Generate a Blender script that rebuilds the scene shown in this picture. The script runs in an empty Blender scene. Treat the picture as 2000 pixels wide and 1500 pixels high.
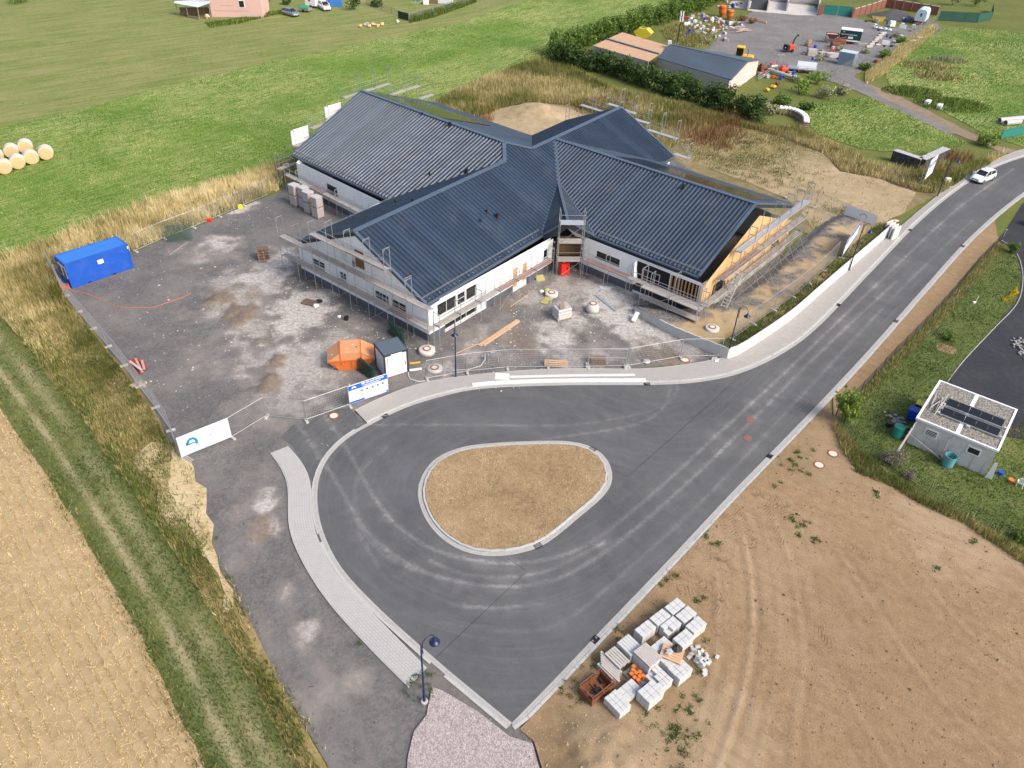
import bpy, math, random
import numpy as np
from mathutils import Vector, Matrix
from mathutils.geometry import delaunay_2d_cdt
random.seed(7); RNG = np.random.default_rng(7)
S = bpy.context.scene
COL = S.collection
R = math.radians
# ------------------------------------------------------------------ camera
CF, CP, CR, CH = 1516.0, R(37.09), R(-2.33), 38.85      # focal (px of 2000), pitch, roll, height
cam = bpy.data.objects.new('camera', bpy.data.cameras.new('camera')); COL.objects.link(cam)
cam.data.sensor_width = 36; cam.data.lens = CF/2000*36; cam.data.clip_start = .5; cam.data.clip_end = 6000
_c, _s = math.cos(CR), math.sin(CR)
_r0 = Vector((1, 0, 0)); _u0 = Vector((0, math.sin(CP), math.cos(CP))); _f0 = Vector((0, math.cos(CP), -math.sin(CP)))
_rt = _c*_r0-_s*_u0; _up = _s*_r0+_c*_u0
cam.matrix_world = Matrix(((_rt.x, _up.x, -_f0.x, 0), (_rt.y, _up.y, -_f0.y, 0), (_rt.z, _up.z, -_f0.z, CH), (0, 0, 0, 1)))
S.camera = cam
# ------------------------------------------------------------------ sky, sun, exposure
SUN_AZ, SUN_EL = R(-33), R(42)        # direction towards the sun, measured from +X
w = bpy.data.worlds.new('World'); S.world = w; w.use_nodes = True
wn = w.node_tree
sky = wn.nodes.new('ShaderNodeTexSky'); sky.sky_type = 'NISHITA'; sky.sun_disc = False
sky.sun_elevation = SUN_EL; sky.sun_rotation = math.pi/2-SUN_AZ
sky.air_density = 1.0; sky.dust_density = 6.0; sky.ozone_density = 1.0; sky.altitude = 200
bg = wn.nodes['Background']; bg.inputs['Strength'].default_value = .145
wn.links.new(sky.outputs[0], bg.inputs['Color'])
sun = bpy.data.objects.new('sun', bpy.data.lights.new('sun', 'SUN')); COL.objects.link(sun)
sun.data.energy = 1.3; sun.data.angle = R(18); sun.data.color = (1, .96, .895)
_d = Vector((math.cos(SUN_EL)*math.cos(SUN_AZ), math.cos(SUN_EL)*math.sin(SUN_AZ), math.sin(SUN_EL)))
sun.rotation_euler = _d.to_track_quat('Z', 'Y').to_euler(); sun.location = (40, -20, 60)
S.view_settings.view_transform = 'Standard'; S.view_settings.look = 'None'
S.view_settings.exposure = 0.74; S.view_settings.gamma = 1
S.cycles.max_bounces = 5; S.cycles.diffuse_bounces = 3; S.cycles.transparent_max_bounces = 8

# ------------------------------------------------------------------ helpers
def G(px, py, z=0.0):
    """point of the place at height z seen at photo pixel (px,py)"""
    x, y = px-1000, py-750
    x, y = _c*x-_s*y, _s*x+_c*y
    d = (x, CF*math.cos(CP)-y*math.sin(CP), -(y*math.cos(CP)+CF*math.sin(CP)))
    t = (CH-z)/-d[2]
    return Vector((d[0]*t, d[1]*t, z))
def G2(px, py, z=0.0):
    v = G(px, py, z); return (v.x, v.y)
def PL(pts, z=0.0): return [G2(*p, z) for p in pts]

def hashn(ix, iy, seed):
    h = (ix.astype(np.int64)*374761393+iy.astype(np.int64)*668265263+seed*1274126177) & 0x7fffffff
    h = (h ^ (h >> 13))*1103515245 & 0x7fffffff
    h = (h ^ (h >> 16)) & 0xffff
    return h/65535.0
def vnoise(x, y, sc, seed=0):
    x = np.asarray(x)*sc; y = np.asarray(y)*sc
    ix, iy = np.floor(x), np.floor(y); fx, fy = x-ix, y-iy
    fx = fx*fx*(3-2*fx); fy = fy*fy*(3-2*fy)
    a, b, c, d = hashn(ix, iy, seed), hashn(ix+1, iy, seed), hashn(ix, iy+1, seed), hashn(ix+1, iy+1, seed)
    return (a*(1-fx)+b*fx)*(1-fy)+(c*(1-fx)+d*fx)*fy
def fbm(x, y, sc, seed=0, n=4):
    r = 0; a = .5; t = 0
    for i in range(n):
        r = r+a*vnoise(x, y, sc*2**i, seed+i*17); t += a; a *= .55
    return r/t
def inpoly(x, y, poly):
    ins = np.zeros(len(x), bool); n = len(poly)
    for i in range(n):
        x0, y0 = poly[i]; x1, y1 = poly[(i+1) % n]
        if y0 == y1: continue
        c = ((y0 > y) != (y1 > y)) & (x < (x1-x0)*(y-y0)/(y1-y0)+x0); ins ^= c
    return ins
def segdist(x, y, pl):
    """distance to a polyline, and arc length of the nearest point"""
    best = np.full(len(x), 1e9); arc = np.zeros(len(x)); s = 0
    for (x0, y0), (x1, y1) in zip(pl[:-1], pl[1:]):
        dx, dy = x1-x0, y1-y0; L = math.hypot(dx, dy) or 1e-6
        t = np.clip(((x-x0)*dx+(y-y0)*dy)/L**2, 0, 1)
        d = np.hypot(x-x0-t*dx, y-y0-t*dy); m = d < best
        best[m] = d[m]; arc[m] = s+t[m]*L; s += L
    return best, arc
def catmull(pts, step=1.0, closed=False):
    pts = [Vector(p[:2]) for p in pts]; n = len(pts); out = []
    for i in range(n if closed else n-1):
        if closed: p0, p1, p2, p3 = pts[i-1], pts[i], pts[(i+1) % n], pts[(i+2) % n]
        else: p0, p1, p2, p3 = pts[max(i-1, 0)], pts[i], pts[i+1], pts[min(i+2, n-1)]
        k = max(2, int((p2-p1).length/step))
        for j in range(k):
            t = j/k
            v = .5*((2*p1)+(p2-p0)*t+(2*p0-5*p1+4*p2-p3)*t*t+(3*p1-p0-3*p2+p3)*t**3)
            out.append((v.x, v.y))
    if not closed: out.append(tuple(pts[-1]))
    return out
def resample(pl, n, closed=False):
    P = np.array(list(pl)+([pl[0]] if closed else []), float)
    s = np.concatenate([[0], np.cumsum(np.hypot(*(P[1:]-P[:-1]).T))])
    q = np.linspace(0, s[-1], n+1)
    if closed: q = q[:-1]
    return [(float(a), float(b)) for a, b in zip(np.interp(q, s, P[:, 0]), np.interp(q, s, P[:, 1]))]
def plen(pl): return sum(math.dist(a, b) for a, b in zip(pl[:-1], pl[1:]))
def offset(pl, d, closed=False):
    """to the left of travel for d>0"""
    n = len(pl); out = []
    for i in range(n):
        a = pl[i-1] if (i > 0 or closed) else pl[i]; b = pl[(i+1) % n] if (i < n-1 or closed) else pl[i]
        dx, dy = b[0]-a[0], b[1]-a[1]; L = math.hypot(dx, dy) or 1
        out.append((pl[i][0]-dy/L*d, pl[i][1]+dx/L*d))
    return out

# ---- node helpers
def newmat(name):
    m = bpy.data.materials.new(name); m.use_nodes = True; m.node_tree.nodes.clear(); return m, m.node_tree
def nd(nt, typ, **kw):
    n = nt.nodes.new(typ)
    for k, v in kw.items(): setattr(n, k, v)
    return n
def setin(nt, sock, v):
    if isinstance(v, bpy.types.NodeSocket): nt.links.new(v, sock)
    elif v is not None:
        if isinstance(v, (tuple, list)) and len(v) == 3 and sock.type == 'RGBA': v = (*v, 1)
        sock.default_value = v
def pos(nt, scale=None):
    o = nd(nt, 'ShaderNodeNewGeometry').outputs['Position']
    if scale:
        mp = nd(nt, 'ShaderNodeMapping'); nt.links.new(o, mp.inputs[0]); mp.vector_type = 'TEXTURE'; mp.inputs['Scale'].default_value = [1/q for q in scale[:3]]
        if len(scale) > 3: mp.inputs['Rotation'].default_value = (0, 0, scale[3])
        o = mp.outputs[0]
    return o
def noise(nt, sc, det=4, ro=.6, vec=None, dist=0):
    n = nd(nt, 'ShaderNodeTexNoise'); n.inputs['Scale'].default_value = sc; n.inputs['Detail'].default_value = det
    n.inputs['Roughness'].default_value = ro; n.inputs['Distortion'].default_value = dist
    nt.links.new(vec or pos(nt), n.inputs['Vector']); return n.outputs['Fac']
def voro(nt, sc, vec=None, feat='F1', out='Color'):
    n = nd(nt, 'ShaderNodeTexVoronoi'); n.inputs['Scale'].default_value = sc; n.feature = feat
    nt.links.new(vec or pos(nt), n.inputs['Vector']); return n.outputs[out]
def ramp(nt, fac, stops):
    n = nd(nt, 'ShaderNodeValToRGB'); e = n.color_ramp.elements
    while len(e) < len(stops): e.new(.5)
    for el, (p, c) in zip(e, stops):
        el.position = p; el.color = (*c, 1) if len(c) == 3 else c
    nt.links.new(fac, n.inputs[0]); return n.outputs[0]
def rng(nt, v, a, b, c=0., d=1.):
    n = nd(nt, 'ShaderNodeMapRange'); n.clamp = True
    setin(nt, n.inputs[0], v)
    for i, q in enumerate((a, b, c, d)): n.inputs[i+1].default_value = q
    return n.outputs[0]
def mix(nt, fac, a, b, blend='MIX'):
    n = nd(nt, 'ShaderNodeMix', data_type='RGBA', blend_type=blend)
    setin(nt, n.inputs[0], fac); setin(nt, n.inputs[6], a); setin(nt, n.inputs[7], b); return n.outputs[2]
def mth(nt, op, a, b=None):
    n = nd(nt, 'ShaderNodeMath', operation=op); setin(nt, n.inputs[0], a); setin(nt, n.inputs[1], b); return n.outputs[0]
def attr(nt, name): return nd(nt, 'ShaderNodeAttribute', attribute_name=name).outputs['Fac']
def surf(nt, base, rough=.9, metal=0., h=None, bs=.3, bd=.05, spec=.5, trans=None):
    p = nd(nt, 'ShaderNodeBsdfPrincipled'); o = nd(nt, 'ShaderNodeOutputMaterial')
    setin(nt, p.inputs['Base Color'], base); setin(nt, p.inputs['Roughness'], rough); setin(nt, p.inputs['Metallic'], metal)
    p.inputs['Specular IOR Level'].default_value = spec
    if h is not None:
        b = nd(nt, 'ShaderNodeBump'); b.inputs['Strength'].default_value = bs; b.inputs['Distance'].default_value = bd
        nt.links.new(h, b.inputs['Height']); nt.links.new(b.outputs[0], p.inputs['Normal'])
    out = p.outputs[0]
    if trans:
        t = nd(nt, 'ShaderNodeBsdfTranslucent'); setin(nt, t.inputs[0], base)
        mx = nd(nt, 'ShaderNodeMixShader'); mx.inputs[0].default_value = trans
        nt.links.new(out, mx.inputs[1]); nt.links.new(t.outputs[0], mx.inputs[2]); out = mx.outputs[0]
    nt.links.new(out, o.inputs[0]); return p
def sc3(c, k): return tuple(min(1, x*k) for x in c)
_MC = {}
def M(name, col, rough=.75, metal=0., var=.25, scale=2.5, dirt=None, bump=0., spec=.5, bsc=25):
    """worn single-colour material: colour wanders, optional dirt colour in blotches"""
    if name in _MC: return _MC[name]
    m, nt = newmat(name)
    f = noise(nt, scale, 5, .65); c = mix(nt, f, sc3(col, 1-var), sc3(col, 1+var))
    if dirt: c = mix(nt, rng(nt, noise(nt, scale*.6, 6, .7), .5, .72, 0, dirt[1]), c, dirt[0])
    h = noise(nt, bsc, 3) if bump else None
    r = rng(nt, noise(nt, scale*2, 3), .3, .7, max(.05, rough-.12), min(1, rough+.1))
    surf(nt, c, r, metal, h, bump, .03, spec); _MC[name] = m; return m

# ---- object helpers
def link(o, parent=None):
    COL.objects.link(o)
    if parent is not None: o.parent = parent
    return o
def tag(o, label=None, cat=None, group=None, kind=None):
    if label: o['label'] = label
    if cat: o['category'] = cat
    if group: o['group'] = group
    if kind: o['kind'] = kind
    return o
def thing(name, label, cat, loc=(0, 0, 0), rz=0., group=None):
    o = bpy.data.objects.new(name, None); o.empty_display_size = .2; link(o)
    o.location = loc if len(loc) == 3 else (*loc, 0); o.rotation_euler = (0, 0, rz)
    return tag(o, label, cat, group)
def copytree(o, parent=None):
    c = o.copy(); link(c)
    if parent is not None: c.parent = parent
    for ch in list(o.children): copytree(ch, c)
    return c
class MB:
    def __init__(s): s.v = []; s.f = []; s.m = []; s.mi = 0
    def add(s, vs, fs):
        k = len(s.v); s.v += [tuple(v) for v in vs]; s.f += [tuple(i+k for i in f) for f in fs]; s.m += [s.mi]*len(fs); return s
    def box(s, c, d, rz=0., ry=0., rx=0.):
        mt = Matrix.Translation(c) @ Matrix.Rotation(rz, 4, 'Z') @ Matrix.Rotation(ry, 4, 'Y') @ Matrix.Rotation(rx, 4, 'X')
        x, y, z = d[0]/2, d[1]/2, d[2]/2
        vs = [mt @ Vector(q) for q in ((-x,-y,-z),(x,-y,-z),(x,y,-z),(-x,y,-z),(-x,-y,z),(x,-y,z),(x,y,z),(-x,y,z))]
        return s.add(vs, ((3,2,1,0),(4,5,6,7),(0,1,5,4),(1,2,6,5),(2,3,7,6),(3,0,4,7)))
    def bbox(s, a, b): return s.box([(a[i]+b[i])/2 for i in range(3)], [abs(b[i]-a[i]) for i in range(3)])
    def rbox(s, c, d, bev, rz=0.):
        """box with chamfered upper rim and upright edges"""
        x, y, z = d[0]/2, d[1]/2, d[2]/2; b = bev; mt = Matrix.Translation(c) @ Matrix.Rotation(rz, 4, 'Z')
        def ring(x, y, zz, b): return [(-x+b,-y,zz),(x-b,-y,zz),(x,-y+b,zz),(x,y-b,zz),(x-b,y,zz),(-x+b,y,zz),(-x,y-b,zz),(-x,-y+b,zz)]
        vs = ring(x, y, -z, b)+ring(x, y, z-b, b)+ring(x-b, y-b, z, b)
        fs = [tuple(range(16, 24)), tuple(range(7, -1, -1))]
        for k in (0, 8):
            for i in range(8): fs.append((k+i, k+(i+1) % 8, k+8+(i+1) % 8, k+8+i))
        return s.add([mt @ Vector(q) for q in vs], fs)
    def bar(s, p, q, r, n=5, r2=None):
        p, q = Vector(p), Vector(q); d = q-p
        if d.length < 1e-6: return s
        d.normalize(); a = d.orthogonal().normalized(); b = d.cross(a); r2 = r if r2 is None else r2
        vs = []
        for c, rr in ((p, r), (q, r2)):
            for i in range(n):
                t = 2*math.pi*i/n; vs.append(c+(a*math.cos(t)+b*math.sin(t))*rr)
        fs = [(i, (i+1) % n, n+(i+1) % n, n+i) for i in range(n)]
        return s.add(vs, fs+[tuple(range(n-1, -1, -1)), tuple(range(n, 2*n))])
    def sq(s, p, q, w, h=None, up=(0, 0, 1)):
        """rectangular bar from p to q"""
        h = h or w; p, q = Vector(p), Vector(q); d = (q-p)
        if d.length < 1e-6: return s
        d.normalize(); up = Vector(up)
        if abs(d.dot(up)) > .98: up = Vector((1, 0, 0))
        a = d.cross(up).normalized()*w/2; b = a.cross(d).normalized()*h/2
        vs = [p-a-b, p+a-b, p+a+b, p-a+b, q-a-b, q+a-b, q+a+b, q-a+b]
        return s.add(vs, ((0,1,2,3),(7,6,5,4),(0,4,5,1),(1,5,6,2),(2,6,7,3),(3,7,4,0)))
    def path(s, pts, r, n=6):
        pts = [Vector(p) for p in pts]; vs = []; fs = []; a = None
        for i, p in enumerate(pts):
            d = (pts[min(i+1, len(pts)-1)]-pts[max(i-1, 0)]).normalized()
            a = (a-d*a.dot(d)).normalized() if a is not None else d.orthogonal().normalized(); b = d.cross(a)
            for k in range(n):
                t = 2*math.pi*k/n; vs.append(p+(a*math.cos(t)+b*math.sin(t))*r)
        for i in range(len(pts)-1):
            for k in range(n): fs.append((i*n+k, i*n+(k+1) % n, (i+1)*n+(k+1) % n, (i+1)*n+k))
        return s.add(vs, fs+[tuple(range(n-1, -1, -1)), tuple(range((len(pts)-1)*n, len(pts)*n))])
    def lathe(s, prof, n=16, c=(0, 0, 0), cap=True):
        vs = []; fs = []
        for r, z in prof:
            for i in range(n):
                t = 2*math.pi*i/n; vs.append((c[0]+r*math.cos(t), c[1]+r*math.sin(t), c[2]+z))
        for k in range(len(prof)-1):
            for i in range(n): fs.append((k*n+i, k*n+(i+1) % n, (k+1)*n+(i+1) % n, (k+1)*n+i))
        if cap: fs += [tuple(range(n-1, -1, -1)), tuple(range((len(prof)-1)*n, len(prof)*n))]
        return s.add(vs, fs)
    def prism(s, poly, z0, z1):
        n = len(poly); a = sum(poly[i][0]*poly[(i+1) % n][1]-poly[(i+1) % n][0]*poly[i][1] for i in range(n))
        if a < 0: poly = poly[::-1]
        f0 = z0 if callable(z0) else (lambda x, y: z0); f1 = z1 if callable(z1) else (lambda x, y: z1)
        vs = [(x, y, f0(x, y)) for x, y in poly]+[(x, y, f1(x, y)) for x, y in poly]
        return s.add(vs, [tuple(range(n-1, -1, -1)), tuple(range(n, 2*n))]+[(i, (i+1) % n, n+(i+1) % n, n+i) for i in range(n)])
    def extr(s, poly3, vec):
        """flat 3-D polygon given thickness along vec"""
        n = len(poly3); vec = Vector(vec); p = [Vector(q) for q in poly3]
        return s.add(p+[q+vec for q in p], [tuple(range(n-1, -1, -1)), tuple(range(n, 2*n))]+[(i, (i+1) % n, n+(i+1) % n, n+i) for i in range(n)])
    def mesh(s, name, mats, smooth=False, shift=None):
        me = bpy.data.meshes.new(name)
        vs = s.v if shift is None else [(x-shift[0], y-shift[1], z-shift[2]) for x, y, z in s.v]
        me.from_pydata(vs, [], s.f)
        for m in (mats if isinstance(mats, (list, tuple)) else [mats]): me.materials.append(m)
        if isinstance(mats, (list, tuple)) and len(mats) > 1: me.polygons.foreach_set('material_index', s.m)
        if smooth: me.polygons.foreach_set('use_smooth', [True]*len(me.polygons))
        me.update(); return me
    def build(s, name, mats, parent=None, smooth=False, world=False):
        """world=True: the vertices are world points and the parent is an unrotated empty"""
        sh = None
        if world and parent is not None:
            p = parent; sh = Vector((0, 0, 0))
            while p is not None: sh = sh+p.location; p = p.parent
        return link(bpy.data.objects.new(name, s.mesh(name, mats, smooth, sh)), parent)
def solo(mb, name, mats, label, cat, loc=None, group=None, smooth=False):
    """a thing that is a single mesh; vertices local to loc"""
    o = mb.build(name, mats, None, smooth)
    if loc is not None: o.location = loc
    return tag(o, label, cat, group)
def wsolo(mb, name, mats, label, cat, group=None, smooth=False):
    """single-mesh thing built in world points: origin moved to its base"""
    v = np.array(mb.v); c = (float(v[:, 0].mean()), float(v[:, 1].mean()), float(v[:, 2].min()))
    o = link(bpy.data.objects.new(name, mb.mesh(name, mats, smooth, c))); o.location = c
    return tag(o, label, cat, group)
ORD = ['first','second','third','fourth','fifth','sixth','seventh','eighth','ninth','tenth','eleventh','twelfth','thirteenth','fourteenth','fifteenth','sixteenth','seventeenth','eighteenth','nineteenth','twentieth']

def zone(name, poly, z, mat, step=0., attrs=None, height=None, jag=0., seg=1.2, kind='structure', close_curve=False):
    if close_curve: poly = catmull(poly, 1.2, True)
    b = []
    for i in range(len(poly)):
        a, c = poly[i], poly[(i+1) % len(poly)]; k = max(1, int(math.dist(a, c)/seg))
        for j in range(k): b.append((a[0]+(c[0]-a[0])*j/k, a[1]+(c[1]-a[1])*j/k))
    B = np.array(b)
    if jag: B = B+jag*2*(np.stack([fbm(B[:, 0], B[:, 1], .7, 3, 3), fbm(B[:, 0]+91, B[:, 1], .7, 5, 3)], 1)-.5)
    P = B
    if step:
        x0, y0 = B.min(0); x1, y1 = B.max(0)
        gx, gy = np.meshgrid(np.arange(x0, x1, step), np.arange(y0, y1, step)); g = np.stack([gx.ravel(), gy.ravel()], 1)
        g = g+RNG.uniform(-.3, .3, g.shape)*step
        g = g[inpoly(g[:, 0], g[:, 1], [tuple(q) for q in B])]; P = np.concatenate([B, g])
    nb = len(B)
    vo, eo, fo, *_ = delaunay_2d_cdt([Vector((float(a), float(c))) for a, c in P], [], [list(range(nb))], 1, 1e-4)
    V = np.array([(v.x, v.y) for v in vo])
    Z = np.full(len(V), z) if not callable(z) else z(V[:, 0], V[:, 1])
    if height: Z = Z+height(V[:, 0], V[:, 1])
    me = bpy.data.meshes.new(name); me.from_pydata([(float(a), float(c), float(d)) for (a, c), d in zip(V, Z)], [], [f if (V[f[1]][0]-V[f[0]][0])*(V[f[2]][1]-V[f[0]][1])-(V[f[1]][1]-V[f[0]][1])*(V[f[2]][0]-V[f[0]][0]) > 0 else f[::-1] for f in fo])
    me.materials.append(mat); me.polygons.foreach_set('use_smooth', [True]*len(me.polygons))
    if attrs:
        for k, val in attrs(V[:, 0], V[:, 1]).items():
            a = me.attributes.new(k, 'FLOAT', 'POINT'); a.data.foreach_set('value', np.asarray(val, np.float32))
    me.update(); o = link(bpy.data.objects.new(name, me)); o['kind'] = kind; return o
def sample(poly, dens, dfun=None):
    P = np.array(poly); x0, y0 = P.min(0); x1, y1 = P.max(0); n = int((x1-x0)*(y1-y0)*dens)
    x = RNG.uniform(x0, x1, n); y = RNG.uniform(y0, y1, n); k = inpoly(x, y, poly)
    x, y = x[k], y[k]
    if dfun is not None: q = RNG.random(len(x)) < dfun(x, y); x, y = x[q], y[q]
    # only what the photograph can see, and a margin
    d = y*math.cos(CP)+CH*math.sin(CP); k = (np.abs(x/d*CF) < 1130) & (d > 20); return x[k], y[k]
def blades(name, x, y, h, wd, mat, t, z=0., lean=.35, wind=(0, 0), parent=None, flat=0.):
    """one thin triangle per blade; h and t are arrays"""
    n = len(x); a = RNG.uniform(0, 2*np.pi, n); b = RNG.uniform(0, 2*np.pi, n); L = RNG.random(n)*lean
    wd = wd*RNG.uniform(.6, 1.4, n); V = np.zeros((n, 3, 3), np.float32)
    V[:, 0] = np.stack([x-np.cos(a)*wd/2, y-np.sin(a)*wd/2, np.zeros(n)+z], 1)
    V[:, 1] = np.stack([x+np.cos(a)*wd/2, y+np.sin(a)*wd/2, np.zeros(n)+z], 1)
    V[:, 2] = np.stack([x+(np.cos(b)*L+wind[0])*h, y+(np.sin(b)*L+wind[1])*h, z+h*np.sqrt(np.maximum(.05, 1-L*L*.8))*(1-flat)+.01], 1)
    return trimesh(name, V.reshape(-1, 3), mat, np.repeat(t, 3), parent)
def trimesh(name, V, mat, t=None, parent=None, k=3):
    n = len(V)//k; me = bpy.data.meshes.new(name); me.vertices.add(n*k); me.vertices.foreach_set('co', np.asarray(V, np.float32).ravel())
    me.loops.add(n*k); me.loops.foreach_set('vertex_index', np.arange(n*k, dtype=np.int32))
    me.polygons.add(n); me.polygons.foreach_set('loop_start', np.arange(0, n*k, k, dtype=np.int32)); me.polygons.foreach_set('loop_total', np.full(n, k, np.int32))
    if t is not None:
        a = me.attributes.new('t', 'FLOAT', 'POINT'); a.data.foreach_set('value', np.asarray(t, np.float32))
    me.materials.append(mat); me.update(calc_edges=True); return link(bpy.data.objects.new(name, me), parent)
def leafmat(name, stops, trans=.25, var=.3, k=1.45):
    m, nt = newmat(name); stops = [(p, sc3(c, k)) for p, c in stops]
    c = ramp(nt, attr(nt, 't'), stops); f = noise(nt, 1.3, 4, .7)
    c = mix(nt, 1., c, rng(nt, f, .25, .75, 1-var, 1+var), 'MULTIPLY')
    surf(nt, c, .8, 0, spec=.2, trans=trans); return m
# ================================================================== ground, fields, roads
def gmat(name, stops, scales=(.12, .9, 9), wts=(.35, .35, .3), bump=.5, bd=.05, bsc=14, rough=.95, extra=None, stretch=None):
    m, nt = newmat(name); v = pos(nt, stretch) if stretch else pos(nt)
    f = None
    for s_, w_ in zip(scales, wts):
        q = mth(nt, 'MULTIPLY', noise(nt, s_, 5, .65, v), w_); f = q if f is None else mth(nt, 'ADD', f, q)
    c = ramp(nt, f, stops)
    h = noise(nt, bsc, 6, .7)
    if extra: c, h = extra(nt, c, h, f)
    surf(nt, c, rough, 0, h, bump, bd, spec=.2); return m
m_ground = gmat('open country', [(.3, (.07, .10, .02)), (.5, (.12, .14, .035)), (.7, (.20, .18, .07))])
big = zone('ground', [(-1500, -300), (1500, -300), (1500, 2600), (-1500, 2600)], -.055, m_ground, seg=9999)

FIELD = PL([(-260, 320), (0, 250), (180, 208), (350, 160), (640, 97), (760, 72), (900, 45), (1010, 5), (1100, -60), (1450, -60), (1392, 0), (1300, 35), (1160, 85), (1080, 112), (1000, 135), (850, 205), (700, 262), (550, 318), (430, 357), (200, 425), (100, 468), (0, 505), (-260, 600)])
def field_extra(nt, c, h, f):
    st = noise(nt, 2.2, 4, .7, pos(nt, (.16, 1.5, 1, R(50))))
    st2 = noise(nt, 7, 3, .7)
    k = mth(nt, 'MULTIPLY', rng(nt, st, .42, .56), rng(nt, st2, .34, .54))
    k = mth(nt, 'MULTIPLY', k, rng(nt, noise(nt, .05, 3), .38, .58, .2, 1.))
    c = mix(nt, k, c, (.46, .43, .19))
    c = mix(nt, rng(nt, noise(nt, 14, 3, .8), .5, .68, 0, .55), c, (.035, .08, .012)); return c, h
m_field = gmat('green cut meadow', [(.33, (.045, .118, .013)), (.46, (.09, .188, .024)), (.58, (.145, .24, .038)), (.7, (.25, .29, .075))], bump=.9, bd=.12, bsc=6, extra=field_extra)
zone('green_field', FIELD, -.03, m_field, jag=.5)
LAWN = PL([(-260, 320), (0, 250), (180, 208), (350, 160), (640, 97), (760, 72), (900, 45), (1010, 5), (1100, -60), (900, -150), (-300, -150), (-420, 0)])
def lawn_extra(nt, c, h, f):
    st = noise(nt, 1.2, 4, .65, pos(nt, (.07, .8, 1, R(42))))
    c = mix(nt, rng(nt, st, .42, .66, 0, .75), c, (.30, .265, .13)); c = mix(nt, rng(nt, noise(nt, 10, 3, .8), .5, .7, 0, .4), c, (.07, .10, .02)); return c, h
m_lawn = gmat('mown olive lawn', [(.34, (.095, .155, .028)), (.5, (.155, .195, .05)), (.66, (.25, .24, .10))], bump=.4, extra=lawn_extra)
zone('mown_lawn', LAWN, -.035, m_lawn, jag=.4)
# farm track, verge, stubble
TRK_L = PL([(-300, 420), (-120, 640), (0, 800), (85, 920), (200, 1110), (290, 1270), (395, 1490), (470, 1640)])
TRK_R = PL([(-260, 300), (-50, 560), (60, 690), (145, 800), (258, 960), (375, 1130), (478, 1310), (585, 1510), (660, 1640)])
VRG_R = PL([(-260, 600), (0, 505), (100, 468), (104, 520), (128, 580), (185, 650), (243, 720), (300, 800), (345, 880), (385, 960), (405, 1060), (470, 1180), (545, 1330), (640, 1490), (700, 1640)])
STUB = TRK_L[::-1]+PL([(-420, 420), (-600, 800), (-500, 1640)])
def stub_extra(nt, c, h, f):
    wv = nd(nt, 'ShaderNodeTexWave'); wv.inputs['Scale'].default_value = 1.25; wv.inputs['Distortion'].default_value = 1.2; wv.inputs['Detail'].default_value = 3
    nt.links.new(pos(nt, (1, 1, 1, R(-52.5))), wv.inputs['Vector'])
    c = mix(nt, rng(nt, noise(nt, .9, 5, .7), .45, .7, 0, .5), c, (.50, .38, .22)); return c, h
m_stub = gmat('stubble soil', [(.36, (.28, .20, .105)), (.5, (.37, .275, .15)), (.65, (.46, .36, .21))], (.2, 1.5, 16), bump=.8, extra=stub_extra)
zone('stubble_field', STUB, -.01, m_stub, jag=.4)
TRK = TRK_L+TRK_R[::-1]
TRK_M = [((a[0]+b[0])/2, (a[1]+b[1])/2) for a, b in zip(resample(TRK_L, 60), resample(TRK_R, 60))]
def lerp_pl(t): return [((a[0]*(1-t)+b[0]*t), (a[1]*(1-t)+b[1]*t)) for a, b in zip(resample(TRK_L, 60), resample(TRK_R, 60))]
RUT1, RUT2 = lerp_pl(.37), lerp_pl(.73)
def rutmask(x, y):
    d1, _ = segdist(x, y, RUT1); d2, _ = segdist(x, y, RUT2)
    n = fbm(x, y, .35, 9)
    return np.clip(np.exp(-(d1/.34)**2)*np.clip(n*1.7+.05, 0, 1)+.75*np.exp(-(d2/.5)**2)*np.clip(n*1.9-.25, 0, 1), 0, 1)
def trk_attr(x, y): return {'rut': rutmask(x, y)}
def trk_extra(nt, c, h, f):
    return mix(nt, mth(nt, 'MULTIPLY', attr(nt, 'rut'), rng(nt, noise(nt, 6, 4), .3, .6, .3, 1)), c, (.40, .33, .20)), h
m_trk = gmat('farm track turf', [(.36, (.08, .11, .032)), (.5, (.13, .155, .05)), (.66, (.22, .21, .095))], bump=.7, bd=.08, extra=trk_extra)
zone('farm_track', TRK, 0., m_trk, .4, trk_attr, lambda x, y: -.03*rutmask(x, y), jag=.3)
VRG = TRK_R+VRG_R[::-1]
m_vrg = gmat('dry verge soil', [(.36, (.14, .12, .045)), (.52, (.26, .20, .085)), (.68, (.40, .31, .16))], bump=.7)
zone('verge', VRG, -.005, m_vrg, .8, None, lambda x, y: .05*fbm(x, y, .3, 2), jag=.25)

EROD = PL([(262, 900), (300, 868), (345, 868), (378, 920), (398, 985), (412, 1060), (470, 1180), (455, 1190), (410, 1090), (370, 1060), (330, 1030), (300, 960)])
def erod_extra(nt, c, h, f):
    st = noise(nt, 2.0, 4, .65, pos(nt, (.6, 4.5, 1, R(15))))
    return mix(nt, rng(nt, st, .5, .68, 0, .8), c, (.27, .20, .10)), h
zone('eroded_bank', EROD, .055, gmat('eroded sandy bank', [(.36, (.40, .30, .16)), (.5, (.52, .41, .24)), (.64, (.62, .51, .33))], (.3, 1.5, 10), bump=.7, extra=erod_extra), .5, None, lambda x, y: .05*fbm(x, y, .5, 2), jag=.8)
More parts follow.
